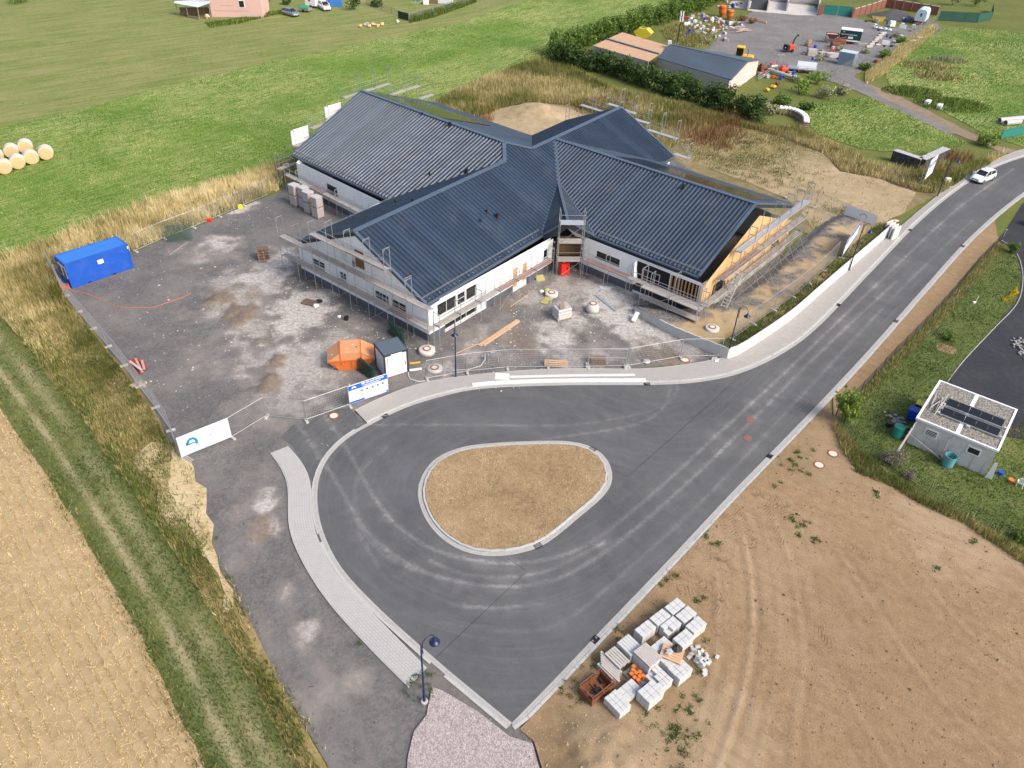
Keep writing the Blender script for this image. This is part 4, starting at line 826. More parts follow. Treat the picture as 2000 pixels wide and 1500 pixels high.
def roof_slope(poly, pl, label=None, pitch=.44, over=0.):
    th = .42; P = [(v.x, v.y) for v in poly]
    sl = MB().prism(P, lambda x, y: pl.z(x, y)-th, lambda x, y: pl.z(x, y)).build('roof_slope', m_fascia, bld, world=True)
    d = Vector((-pl.n.y, pl.n.x)); n = pl.n
    S_ = np.array([v.dot(d) for v in poly]); T_ = np.array([v.dot(n) for v in poly]); k = len(poly)
    def span(s):
        ts = []
        for i in range(k):
            s0, s1 = S_[i], S_[(i+1) % k]
            if (s0 <= s < s1) or (s1 <= s < s0): ts.append(T_[i]+(T_[(i+1) % k]-T_[i])*(s-s0)/(s1-s0))
        return (min(ts), max(ts)) if len(ts) >= 2 else None
    prof = [(0, 0)]+[(.52, 0), (.58, .06), (.66, .12), (.8, .12), (.9, .06), (.98, 0)]
    s = S_.min()+.02; e = S_.max()-.02
    while s < e:
        mb = MB(); row = []
        for r in range(3):
            for f, h in prof: row.append((s+(r+f)*pitch, h))
        row.append((s+3*pitch, 0)); vs = []
        for q, h in row:
            if q > e: q = e
            t = span(q)
            if t is None or t[1]-t[0] < .05: vs.append(None); continue
            pts = []
            for tt in (t[0]+.02, t[1]-.02):
                x, y = d.x*q+n.x*tt, d.y*q+n.y*tt; pts.append((x, y, pl.z(x, y)+.012+h))
            vs.append(pts)
        for a, b in zip(vs[:-1], vs[1:]):
            if a and b and math.dist(a[0], b[0]) > 1e-4: mb.add([a[0], b[0], b[1], a[1]], [(3, 2, 1, 0)])
        if mb.f: mb.build('roof_sheet', m_roof, sl, world=True)
        s += 3*pitch
    return sl
SL = {}
SL['AN'] = roof_slope([A0, E0, EL, V1, AC, R2, B1, R1], AN, pitch=.5)
SL['AF'] = roof_slope([A0, R1, VB, A3], AF)
SL['BN'] = roof_slope([B0, b0, VB, R1, B1], BN, pitch=.5)
SL['BF'] = roof_slope([B0, B1, R2, VD, b3], BF)
SL['CN'] = roof_slope([C1, AC, V1, ER, c1], CN)
SL['CF'] = roof_slope([C1, c3, VC, AC], CFP)
SL['DN'] = roof_slope([D1, AC, VC, d0], AN)
SL['DF'] = roof_slope([D1, d3, VD, R2], AF)
# little entrance gable in the inner corner
zap = V1z = AN.z(V1.x, V1.y); AP = (EL+ER)/2+Vector((-.15, -.5))
def pl3(a, b, c):
    a, b, c = [Vector(q) for q in (a, b, c)]; n = (b-a).cross(c-a); n = n if n.z > 0 else -n
    h = Vector((n.x, n.y)); return Plane((a.x, a.y), h, a.z, h.length/n.z)
PEL = pl3((*V1, V1z), (*AP, zap), (*EL, ZE)); PER = pl3((*V1, V1z), (*AP, zap), (*ER, ZE))
roof_slope([V1, EL, AP], PEL, pitch=.2); roof_slope([V1, AP, ER], PER, pitch=.2)
# flashings along ridges, hips and valleys
def fl(a, b, za, zb, w=.42, h=.10, lift=.06): MB().sq((a.x, a.y, za+lift), (b.x, b.y, zb+lift), w, h).build('ridge_flashing', m_flash, bld, world=True)
fl(A0, R1, ZA, ZA, .5); fl(R1, B1, ZA, ZB, .4); fl(B1, R2, ZB, ZA, .4); fl(R2, D1, ZA, ZA, .5, lift=.065); fl(B0, B1, ZB, ZB, .5, lift=.07); fl(AC, C1, ZC, ZC, .5, lift=.055)
fl(AP, V1, zap, V1z, .3, lift=.05)
for a, b, w in ((VB, R1, .2), (V1, AC, .5), (EL, V1, .32), (ER, V1, .32), (VD, R2, .5), (VC, AC, .5)):
    za = ZE if a not in (V1,) else V1z; zb = V1z if b is V1 else ZA
    fl(a, b, za, zb, w, .08, .03)
for a, b, za, zb in ((A0, E0, ZA, ZE), (A0, A3, ZA, ZE), (B0, b0, ZB, ZE), (B0, b3, ZB, ZE), (C1, c1, ZC, ZE), (C1, c3, ZC, ZE), (D1, d0, ZA, ZE), (D1, d3, ZA, ZE), (AP, EL, zap, ZE), (AP, ER, zap, ZE)):
    MB().sq((a.x, a.y, za+.02), (b.x, b.y, zb+.02), .26, .16).build('verge_flashing', m_flash, bld, world=True)
# gutters and snow guards at the eaves
for nm, a, b, pl in (('AN', E0, EL, AN), ('AF', A3, VB, AF), ('BN', b0, VB, BN), ('CN', ER, c1, CN), ('CF', c3, VC, CFP), ('DN', d0, VC, AN), ('BF', b3, VD, BF), ('DF', d3, VD, AF)):
    n = pl.n; o = Vector((n.x, n.y, 0))*.09
    MB().sq(Vector((a.x, a.y, ZE-.07))+o, Vector((b.x, b.y, ZE-.07))+o, .17, .15).build('gutter', m_flash, bld, world=True)
    if nm in ('BF', 'DF', 'DN'): continue
    mb = MB(); L = (b-a).length; u = (b-a)/L; back = -n*.45; k = int(L/.667)
    z = ZE+.45*pl.tan
    for hh in (.16, .26):
        mb.bar((a.x+back.x, a.y+back.y, z+hh), (b.x+back.x, b.y+back.y, z+hh), .018, 4)
    for i in range(k+1):
        q = a+u*min(L-.05, .05+i*.667)+back; q2 = q+n*.22
        mb.sq((q.x, q.y, z+.05), (q.x, q.y, z+.3), .03); mb.box((q2.x, q2.y, z-.05), (.10, .10, .06), math.atan2(u.y, u.x))
    mb.build('snow_guard', m_lightm, bld, world=True)
# roof vents
def hitpl(px, py, pl):
    o = Vector((0, 0, CH)); q = G(px, py)-o; lo, hi = 0., 1.
    for _ in range(40):
        t = (lo+hi)/2; p = o+q*t
        if p.z > pl.z(p.x, p.y): lo = t
        else: hi = t
    return o+q*lo
for px, py, pl, big_ in ((825, 226, BN, 0), (879, 247, BN, 1), (839, 342, BN, 0), (911, 338, BN, 1), (772, 397, AF, 0), (805, 395, AF, 0), (971, 426, AN, 1), (938, 434, AN, 0), (1334, 369, CN, 1), (1284, 346, CN, 0), (951, 416, AN, 0)):
    p = hitpl(px, py, pl); r = .14 if big_ else .08
    MB().lathe([(r*1.5, -.02), (r*1.3, .06), (r, .08), (r, .42 if big_ else .3), (r*1.35, .43 if big_ else .31), (r*1.35, .5 if big_ else .37), (r*.4, .54 if big_ else .4)], 10, p).build('roof_vent', M('black vent plastic', (.012, .012, .013), .6), bld, world=True)
# solar panels on the two far slopes
pvm = None
def pvfield(pl, ridge0, u, n0, n1, rows, d0_):
    global pvm
    dn = pl.n; tilt = math.atan(pl.tan); root = SL['BF' if pl is BF else 'CF']
    for i in range(n0, n1):
        for j in range(rows):
            c = ridge0+u*(.6+i*1.16)+dn*(d0_+j*1.72); z = pl.z(c.x, c.y)+.15
            if pvm is None:
                mb = MB(); mb.mi = 1; mb.box((0, 0, 0), (1.13, 1.7, .03)); mb.mi = 0; mb.box((0, 0, .012), (1.09, 1.66, .02)); pvm = mb.mesh('solar_panel', [m_pv, M('black panel frame', (.02, .02, .022), .4, .5)])
            o = link(bpy.data.objects.new('solar_panel', pvm), root); rot = Matrix.Rotation(math.atan2(u.y, u.x), 4, 'Z') @ Matrix.Rotation(-tilt if u.cross(dn) > 0 else tilt, 4, 'X')
            o.matrix_local = Matrix.Translation((c.x-bld.location.x, c.y-bld.location.y, z)) @ rot
pvfield(BF, B0, dB, 1, 12, 5, 1.5)
pvfield(CFP, C1, -dC, 1, 15, 4, 1.4)
# ---- walls with real openings
def wall(p0, p1, z0, z1, ops, mat, name='wall', gable=None, thick=.25):
    """front face cut round openings (u0,u1,v0,v1), reveals .14 deep; outward normal is right of p0->p1"""
    p0, p1 = Vector(p0), Vector(p1); L = (p1-p0).length; u = (p1-p0)/L; n = Vector((u.y, -u.x)); mb = MB()
    def P(a, v, dpt=0.): q = p0+u*a-n*dpt; return (q.x, q.y, v)
    us = sorted({0, L, *[t for o in ops for t in o[:2]]}); vs = sorted({z0, z1, *[t for o in ops for t in o[2:4]]})
    for a, b in zip(us[:-1], us[1:]):
        for c, d in zip(vs[:-1], vs[1:]):
            m = ((a+b)/2, (c+d)/2)
            if any(o[0] < m[0] < o[1] and o[2] < m[1] < o[3] for o in ops): continue
            mb.add([P(a, c), P(b, c), P(b, d), P(a, d)], [(0, 1, 2, 3)])
    for a, b, c, d in [o[:4] for o in ops]:
        r = [P(a, c), P(b, c), P(b, d), P(a, d)]; s = [P(a, c, .16), P(b, c, .16), P(b, d, .16), P(a, d, .16)]
        mb.add(r+s, [(0, 4, 5, 1), (1, 5, 6, 2), (2, 6, 7, 3), (3, 7, 4, 0)])
    if gable: mb.add([P(0, z1), P(L, z1)]+[P(a, v) for a, v in gable[::-1]], [tuple(range(2+len(gable)))])
    mb.add([P(0, z0, .3), P(L, z0, .3), P(L, z1, .3), P(0, z1, .3)], [(3, 2, 1, 0)])
    return mb.build(name, mat, bld, world=True), P, u, n
def window(P, u, n, o, mull=1, trans=0, fm=None, sill=True, kind='window'):
    """frame set back in the opening with panes behind its bars"""
    a, b, c, d = o[:4]; fm = fm or m_frame; rz = math.atan2(u.y, u.x); mid = P((a+b)/2, (c+d)/2, .11); w_, h_ = b-a, d-c
    mb = MB(); q = lambda du, dv, s: mb.box((mid[0]+u.x*du, mid[1]+u.y*du, mid[2]+dv), s, rz)
    t = .075
    q(0, h_/2-t/2, (w_, .08, t)); q(0, -h_/2+t/2, (w_, .08, t)); q(-w_/2+t/2, 0, (t, .076, h_-2*t)); q(w_/2-t/2, 0, (t, .076, h_-2*t))
    for k in range(mull): q(-w_/2+w_*(k+1)/(mull+1), 0, (t, .072, h_-2*t))
    for k in range(trans): q(0, -h_/2+h_*(k+1)/(trans+1), (w_-2*t, .068, t*.8))
    if sill: mb.box((mid[0]+n.x*.1, mid[1]+n.y*.1, c-.02), (w_+.1, .22, .035), rz)
    fr = mb.build(kind, fm, bld, world=True)
    for k in range(mull+1):
        cw = w_/(mull+1); du = -w_/2+cw*(k+.5); MB().box((mid[0]+u.x*du-n.x*.01, mid[1]+u.y*du-n.y*.01, mid[2]), (cw-.04, .02, h_-.06), rz).build('pane', m_glass, fr, world=True)
    return fr
def panel(P, u, n, o, mat, name, proud=.0, th=.04, boards=0):
    a, b, c, d = o[:4]; rz = math.atan2(u.y, u.x); m = P((a+b)/2, (c+d)/2, .1-proud)
    pn = MB().box(m, (b-a, th, d-c), rz).build(name, mat, bld, world=True)
    for k in range(boards):
        bw = (b-a)/boards; q = P(a+bw*(k+.5), (c+d)/2, .1-proud-th/2-.012); MB().box(q, (bw-.02, .024, d-c-.02), rz).build('board', mat, pn, world=True)
    return pn
def plinth(P, u, n, a, b, z0, z1, mat=None): m = P((a+b)/2, (z0+z1)/2, -.02); MB().box(m, (b-a, .05, z1-z0), math.atan2(u.y, u.x)).build('plinth', mat or m_plinth, bld, world=True)
# A gable
ZW = 3.5
ops = [(1.95, 3.8, 1.88, 2.62), (5.95, 6.93, 1.85, 2.65), (10.85, 12.7, 1.71, 2.56), (13.02, 14.9, 1.72, 2.55)]
P1, P2 = Vector((-21.42, 68.17)), Vector((-7.48, 57.15)); L = (P2-P1).length
_, P, u, n = wall(P1, P2, 0, ZW, ops, m_white, gable=[(0, ZW), (L/2, 7.25), (L, ZW)][1:2])
for o in ops: window(P, u, n, o, 1, 1, m_frame)
plinth(P, u, n, -.02, L+.02, -.1, .72)
m = P(9.17, 5.0, -.02); sh = MB().box(m, (1.1, .06, 1.8), math.atan2(u.y, u.x)).build('shutter', m_shut, bld, world=True)
for k in range(4): q = P(8.77+k*.267, 5.0, -.06); MB().box(q, (.25, .025, 1.76), math.atan2(u.y, u.x)).build('board', m_shut, sh, world=True)
AGP = (P, u, n)
# A near side (faces the road)
P1, P2 = Vector((-7.48, 57.15)), Vector((3.55, 71.3)); L = (P2-P1).length
ops = [(1.1, 3.6, 1.95, 3.28), (3.7, 4.8, 1.95, 3.2), (4.88, 6.35, 1.95, 3.26), (6.5, 7.65, .1, 3.1), (2.0, 6.4, .2, .82), (11.68, 12.3, .4, 2.54), (13.1, 13.75, .55, 2.54), (16.48, 17.1, 1.74, 2.7)]
_, P, u, n = wall(P1, P2, 0, ZW, ops, m_white)
for k, o in enumerate(ops[:3]): window(P, u, n, o, 1 if k == 0 else 0, 1 if k == 1 else 0)
window(P, u, n, ops[4], 2, 0); window(P, u, n, ops[7], 0, 1, m_dframe)
panel(P, u, n, ops[5], m_osb, 'osb_sheet'); panel(P, u, n, ops[6], m_osb, 'osb_sheet')
dr = panel(P, u, n, ops[3], M('pale door leaf', (.55, .60, .64), .5, var=.05), 'door'); q = P(6.7, 1.2, .05); MB().box(q, (.04, .1, .3), math.atan2(u.y, u.x)).build('handle', m_lightm, dr, world=True)
plinth(P, u, n, 7.7, 11.6, -.1, .74); plinth(P, u, n, 13.8, L, -.1, .78); plinth(P, u, n, 0, 1.95, -.1, .72)
# A far side, B near side, B gable
P1, P2 = Vector((-15.1, 78.2)), Vector((-21.42, 68.17)); _, P, u, n = wall(P1, P2, 0, ZW, [], m_white)
P1, P2 = Vector((-26.6, 88.5)), Vector((-15.1, 78.2)); ops = [(5.78, 7.8, 1.85, 2.75)]
_, P, u, n = wall(P1, P2, 0, ZW, ops, m_white); window(P, u, n, ops[0], 1, 1, m_dframe); plinth(P, u, n, -.02, (P2-P1).length, -.1, .62)
P1, P2 = Vector((b3.x+.4, b3.y)), Vector((-26.6, 88.5)); L = (P2-P1).length; wall(P1, P2, 0, ZW, [], m_white, gable=[(L/2, ZB-.5)])
# C near side: white wall, open porch with raw studs
P1, P2 = Vector((6.7, 71.4)), Vector((17.25, 62.75)); L = (P2-P1).length
ops = [(1.6, 4.42, 2.15, 2.85), (6.35, 10.1, .9, 3.5), (10.2, L-.45, .75, 3.45)]
_, P, u, n = wall(P1, P2, 0, 3.62, ops, m_white)
window(P, u, n, ops[0], 1, 1, m_dframe)
panel(P, u, n, ops[1], m_dark, 'porch_shade_panel', -.05); q = (7.0, 9.0, 1.1, 2.85); window(lambda a, v, d=0: P(a, v, d+.02), u, n, q, 2, 0, m_frame, False, 'door_frame')  # near-black sheets in the openings paint in the unlit depth of the porch
panel(P, u, n, ops[2], m_dark, 'porch_shade_panel', -.05)
for k in range(9): q = P(10.3+k*.38, 2.1, .03); MB().box(q, (.10, .12, 2.7), math.atan2(u.y, u.x)).build('stud', m_timber, bld, world=True)
plinth(P, u, n, -.02, 6.3, -.1, .78); plinth(P, u, n, 6.3, L, .3, .9, m_fascia)
m = P(6.33, 2.2, -.2); MB().add([Vector(P(6.3, 3.5, -.02)), Vector(P(6.75, 1.2, -.05)), Vector(P(6.55, 1.2, -.5)), Vector(P(6.3, 3.3, -.3))], [(0, 1, 2, 3), (3, 2, 1, 0)]).build('loose_membrane', m_white, bld, world=True)
CNP = (P, u, n)
# C gable: spruce boards over a pale plinth
P1 = Vector((17.25, 62.75)); gd = dirv2(R(51.3)); L = 19.2; P2 = P1+gd*L
ops = [(2.1, 4.8, 1.5, 2.75), (15.0, 16.8, 1.9, 2.85)]
_, P, u, n = wall(P1, P2, 0, 3.6, ops, m_clad, gable=[(L/2, 7.35)])
for o in ops: window(P, u, n, o, 0, 0, m_dframe)
plinth(P, u, n, -.02, L, .2, 1.25, m_ply2)
for k in range(24):                     # horizontal boards up the gable
    z = 1.28+k*.25; a = 0 if z < 3.6 else (z-3.6)/3.75*L/2
    for s0, s1 in (((a, 2.1), (4.8, 15.0), (16.8, L-a)) if 1.5 < z+.12 < 2.78 else ((a+.05, L-a-.05),)):
        if s1-s0 < .3: continue
        sl_ = .236/3.75*L/2 if z > 3.6 else 0
        MB().extr([P(s0, z+.002, -.001), P(s1, z+.002, -.001), P(s1-sl_, z+.238, -.001), P(s0+sl_, z+.238, -.001)], (n.x*.024, n.y*.024, 0)).build('board', m_clad, bld, world=True)
CGP = (P, u, n, L)
# C far side, D walls (seen only in slivers)
for a, b, gb in ((P2, VC+Vector((-.3, -.4)), None), (VC+Vector((-.4, .2)), Vector((d0.x-.4, d0.y)), None), (Vector((d0.x-.4, d0.y)), Vector((d3.x+.3, d3.y-.3)), 7.2), (Vector((d3.x+.3, d3.y-.3)), VD+Vector((.3, -.3)), None), (VD+Vector((.2, -.4)), Vector((b3.x+.4, b3.y-.2)), None)):
    wall(a, b, 0, ZW, [], m_white, gable=[((b-a).length/2, gb)] if gb else None)
# entrance recess
e0, e1 = Vector((3.55, 71.3)), Vector((6.7, 71.4)); back = Vector((.25, 2.2))
f0, f1 = e0+back, e1+back
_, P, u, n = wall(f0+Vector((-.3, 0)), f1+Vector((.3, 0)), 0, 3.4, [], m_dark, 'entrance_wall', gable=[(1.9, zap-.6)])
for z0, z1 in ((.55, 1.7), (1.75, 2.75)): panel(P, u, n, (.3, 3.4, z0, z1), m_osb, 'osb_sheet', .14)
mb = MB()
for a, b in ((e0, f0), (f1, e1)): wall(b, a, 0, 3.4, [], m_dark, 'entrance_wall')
# gable board over the entrance
apz = zap-.1; MB().extr([(EL.x+.2, EL.y+.1, ZE-.6), (EL.x+.2, EL.y+.1, ZE-.1), (AP.x, AP.y+.1, apz), (ER.x-.2, ER.y+.1, ZE-.1), (ER.x-.2, ER.y+.1, ZE-.6), (AP.x+.9, AP.y+.1, ZE+.1), (AP.x, AP.y+.1, apz-.75), (AP.x-.9, AP.y+.1, ZE+.1)], (0, .12, 0)).build('gable_board', m_fascia, bld, world=True)
m_rl = M('black sealing tape', (.015, .015, .017), .6)
for e, s_ in ((e0, -1), (e1, 1)):
    for k in range(4): MB().box((e.x-s_*.12, e.y-.02, 2.2+k*.32), (.2, .05, .16), .1*s_).build('wall_anchor', m_lightm if k % 2 else m_rl, bld, world=True)
# company banner on the A gable scaffold side
P, u, n = AGP; rz = math.atan2(u.y, u.x)
bn = thing('site_banner', 'white builder banner with red LIFE lettering hung on the left gable', 'banner', P(7.55, 4.0, -.12), rz)
m_ban = M('white banner cloth', (.74, .75, .76), .6, var=.04, scale=.6)
MB().box((0, 0, 1.0), (2.15, .015, 1.95)).build('cloth', m_ban, bn)
m_red = M('red print', (.55, .03, .05), .6, var=.05); m_blk = M('dark print', (.03, .03, .035), .6, var=.05); m_blu = M('blue print', (.01, .05, .36), .6, var=.06); m_gry = M('grey print', (.30, .31, .33), .6, var=.05)
def text(s, size, mat, parent, loc, name='lettering', rx=R(90), rz_=0., al='LEFT', bold=.0):
    cu = bpy.data.curves.new(name, 'FONT'); cu.body = s; cu.size = size; cu.align_x = al; cu.extrude = .003; cu.offset = bold; cu.materials.append(mat)
    o = bpy.data.objects.new(name, cu); link(o); dg = bpy.context.evaluated_depsgraph_get(); me = bpy.data.meshes.new_from_object(o.evaluated_get(dg)); bpy.data.objects.remove(o)
    me.materials.clear(); me.materials.append(mat); o = link(bpy.data.objects.new(name, me), parent); o.location = loc; o.rotation_euler = (rx, 0, rz_); return o
text('LIFE', .5, m_red, bn, (-.98, -.012, 1.25), bold=.018); MB().add([(-.62, -.012, 1.92), (-.5, -.012, 1.92), (.1, -.012, 1.68), (-.05, -.012, 1.68)], [(0, 3, 2, 1)]).build('roof_mark', m_red, bn)
MB().box((-.42, -.011, 1.16), (1.05, .004, .06)).build('print_block', m_blk, bn)
for k, (x_, z_, w_) in enumerate(((-.4, .92, .9), (-.35, .78, .8), (-.3, .62, .95), (-.35, .46, .8), (-.2, .30, .9), (.55, 1.5, .6), (.55, 1.38, .5), (.6, 1.26, .6))): MB().box((x_, -.011, z_), (w_, .004, .035)).build('print_line', m_gry, bn)
MB().box((.82, -.011, .42), (.34, .004, .5)).build('picture_print', M('picture print', (.12, .14, .2), .6), bn); MB().box((.85, -.011, .12), (.4, .004, .14)).build('logo_plate', m_blu, bn)
# ================================================================== scaffolds
m_deck = M('weathered scaffold plank', (.34, .315, .295), .85, var=.22, scale=2.5, dirt=((.24, .19, .17), .5))
m_deckr = M('reddish scaffold plank', (.26, .17, .155), .85, var=.25, scale=2.5)
m_alu = M('aluminium deck', (.52, .53, .54), .5, .4, var=.12)
_fm = {}
def fmesh(key, fn):
    if key not in _fm: _fm[key] = fn()
    return _fm[key]
def frame_mesh(h, dp):
    def f():
        mb = MB(); r = .032
        mb.bar((0, 0, 0), (0, 0, h), r); mb.bar((0, dp, 0), (0, dp, h), r); mb.sq((0, 0, h-.04), (0, dp, h-.04), .05, .06)
        if h > 1.5: mb.bar((0, 0, h-.3), (0, .3, h-.04), .016, 4); mb.bar((0, dp, h-.3), (0, dp-.3, h-.04), .016, 4)
        return mb.mesh('frame', m_lightm)
    return fmesh(('f', h, dp), f)
def deck_mesh(L, dp, kind):
    def f():
        mb = MB(); k = 2; w = (dp-.06)/k
        for i in range(k): mb.box((L/2, .03+w*(i+.5), 0), (L-.04, w-.02, .06))
        mb.sq((.03, .03, -.02), (.03, dp-.03, -.02), .05); mb.sq((L-.03, .03, -.02), (L-.03, dp-.03, -.02), .05)
        return mb.mesh('deck', {0: m_deck, 1: m_deckr, 2: m_alu}[kind])
    return fmesh(('d', round(L, 3), dp, kind), f)
def rail_mesh(L):
    def f():
        mb = MB(); mb.bar((0, 0, .5), (L, 0, .5), .026, 4); mb.bar((0, 0, 1.0), (L, 0, 1.0), .026, 4); return mb.mesh('guard_rail', m_lightm)
    return fmesh(('r', round(L, 3)), f)
def toe_mesh(L):
    def f(): return MB().box((L/2, 0, .08), (L-.05, .03, .15)).mesh('toe_board', m_deck)
    return fmesh(('t', round(L, 3)), f)
def scaffold(label, p0, p1, dp=.73, side=1, z0=0., cols=None, decks=(), rails=(), bays=None, braces=(), group='facade scaffolds', toe=(), name='scaffold'):
    """standards rise column by column (cols: list of top heights); decks/rails: (bay, z, kind). side=+1: outer row lies right of p0->p1"""
    p0, p1 = Vector(p0), Vector(p1); L = (p1-p0).length; nb = bays or max(1, round(L/2.57)); bl = L/nb
    rz = math.atan2(p1.y-p0.y, p1.x-p0.x); t = thing(name, label, 'scaffold', (p0.x, p0.y, z0), rz, group); sg = -1 if side > 0 else 1
    def put(me, nm, x, z, y=0., sy=1):
        o = link(bpy.data.objects.new(nm, me), t); o.location = (x, y, z); o.scale = (1, sg*sy, 1); return o
    for i in range(nb+1):
        top = cols[i] if cols else 4.2; z = 0
        while z < top-.05:
            h = min(2., top-z); put(frame_mesh(round(h, 2), dp), 'frame', i*bl, z); z += h
        for yy in (0, dp): put(fmesh('base', lambda: MB().box((0, 0, .01), (.15, .15, .02)).mesh('base_plate', m_lightm)), 'base_plate', i*bl, 0, sg*yy)
    for b, z, k in decks: put(deck_mesh(bl, dp, k), 'deck', b*bl, z)
    for b, z in rails: put(rail_mesh(bl), 'guard_rail', b*bl, z, sg*dp)
    for b, z in toe: put(toe_mesh(bl), 'toe_board', b*bl, z, sg*dp)
    for b, z, dz in braces:
        MB().bar((b*bl, sg*dp, z), ((b+1)*bl, sg*dp, z+dz), .02, 4).build('brace', m_lightm, t)
    return t
def off2(a, b, d0_, e0_=0., e1_=0.):
    a, b = Vector(a), Vector(b); u = (b-a).normalized(); n = Vector((u.y, -u.x)); return a+n*d0_-u*e0_, b+n*d0_+u*e1_
# left gable
q0, q1 = off2((-21.42, 68.17), (-7.48, 57.15), .3, 1.6, .9)
nb = 8
scaffold('three-deck scaffold in front of the white left gable', q0, q1, side=1, cols=[6, 6, 7.2, 8, 8, 8, 8, 6.2, 4.4], bays=8,
 decks=[(b, 2., 0 if b < 5 else (1 if b == 6 else 0)) for b in range(8)]+[(b, 4., 0) for b in range(8)]+[(b, 5.9, 0) for b in (2, 3, 4, 5)],
 rails=[(b, 2.) for b in range(8)]+[(b, 4.) for b in range(8)]+[(b, 5.9) for b in (2, 3, 4, 5)], braces=[(3, 0, 2), (3, 2, 2), (5, 0, 2), (5, 2, 2), (1, 4, 2)], toe=[(4, 5.9), (5, 5.9)])
q0, q1 = off2((-7.48, 57.15), (3.55, 71.3), .35, -.2, -1.2)
scaffold('single-deck scaffold along the bright wall facing the road', q0, q1, side=1, bays=6, cols=[3.2]*7, decks=[(b, 1.85, 0 if b < 3 else 1) for b in range(6)], rails=[(b, 1.85) for b in range(6)], braces=[(3, 0, 1.8)])
# entrance tower
q0, q1 = Vector((4.0, 70.6)), Vector((6.4, 70.75))
scaffold('tall scaffold tower at the entrance corner', q0, q1, dp=1.1, side=1, bays=1, cols=[7.2, 7.2], decks=[(0, 1.9, 0), (0, 3.9, 0), (0, 5.9, 2)], rails=[(0, 1.9), (0, 5.9)], braces=[(0, 0, 2), (0, 3.9, 2)])
# C near side
q0, q1 = off2((6.7, 71.4), (17.25, 62.75), .35, -.9, .3)
scaffold('scaffold along the white wall right of the entrance', q0, q1, side=1, bays=5, cols=[3.2, 3.4, 3.4, 3.4, 4.4, 4.4], decks=[(b, 1.85, 1 if b < 2 else 0) for b in range(5)], rails=[(b, 1.85) for b in range(5)], braces=[(3, 0, 1.8), (4, 0, 1.8)])
q0, q1 = off2((13.2, 66.1), (17.25, 62.75), 1.25, 0, .9)
scaffold('second scaffold row before the open timber porch', q0, q1, dp=.9, side=1, z0=.3, bays=2, cols=[4., 2.2, 4.], decks=[(0, 1.9, 0), (1, 1.9, 0), (1, .8, 0), (0, .8, 0)], rails=[(0, 1.9), (1, 1.9)], braces=[(0, 0, 1.9), (1, 1.9, 1.2)])
# C gable: three decks, outriggers and stair
q0, q1 = off2((17.25, 62.75), (29.25, 77.73), .35, .9, 1.2)
cs = scaffold('tall scaffold with stair in front of the spruce-clad gable', q0, q1, side=1, z0=.5, bays=8, cols=[3.2, 3.4, 5.2, 6.8, 7.6, 7.6, 7.6, 7.2, 7.2],
 decks=[(b, 1.6, 0) for b in range(8)]+[(b, 3.3, 0 if b > 3 else 1) for b in range(1, 8)]+[(b, 5.2, 2) for b in (2, 3, 4, 5, 6)]+[(7, 5.2, 2)], rails=[(b, 1.6) for b in range(8)]+[(b, 3.3) for b in range(1, 8)]+[(b, 5.2) for b in range(2, 8)],
 braces=[(2, 0, 1.6), (5, 0, 1.6), (5, 3.3, 1.9), (6, 5.2, 1.5), (6, 1.6, 1.7)], toe=[(b, 5.2) for b in range(2, 8)]+[(b, 3.3) for b in range(1, 8)]+[(b, 1.6) for b in range(8)])
bl = (q1-q0).length/8
for k in (1, 2, 3, 4, 5, 6, 7, 8):
    MB().bar((k*bl, -1.45, -.4), (k*bl, -1.45, 4.6 if k > 3 else 2.6), .026, 4).bar((k*bl, -.73, 3.3 if k > 3 else 1.6), (k*bl, -1.45, 3.3 if k > 3 else 1.6), .022, 4).build('outer_standard', m_lightm, cs)
    if k < 8: MB().bar((k*bl, -1.45, 1.0), ((k+1)*bl, -1.45, 1.0), .022, 4).bar((k*bl, -1.45, 2.4), ((k+1)*bl, -1.45, 2.4), .022, 4).build('ledger', m_lightm, cs)
for k in (3, 4, 5, 6, 7):
    MB().bar((k*bl, -.73, 3.4), (k*bl+.3, -3.0, -.45), .026, 4).bar((k*bl, -.73, 1.2), (k*bl+.25, -2.4, .1), .02, 4).build('outrigger', m_lightm, cs)
# stair on the outside of that scaffold
st = thing('scaffold_stair', 'aluminium stair flight climbing the spruce gable scaffold', 'stairs', G(1415, 610, .5), math.atan2(gd.y, gd.x))
fa, fb = Vector((0, 0, 0)), Vector((2.3, .0, 3.3))
for yy in (0, .6): MB().sq((fa.x, yy, fa.z), (fb.x, yy, fb.z), .05, .16).build('stringer', m_alu, st); MB().bar((fa.x, yy, 1.), (fb.x, yy, fb.z+1.), .02, 4).bar((fa.x, yy, 0), (fa.x, yy, 1.), .02, 4).bar((fb.x, yy, fb.z), (fb.x, yy, fb.z+1), .02, 4).build('handrail', m_alu, st)
for k in range(12): MB().box((.1+2.1*k/11, .3, .15+3.*k/11), (.2, .56, .035)).build('tread', m_alu, st)
MB().box((-.45, .3, .08), (.9, 1.1, .06)).build('landing', m_alu, st)
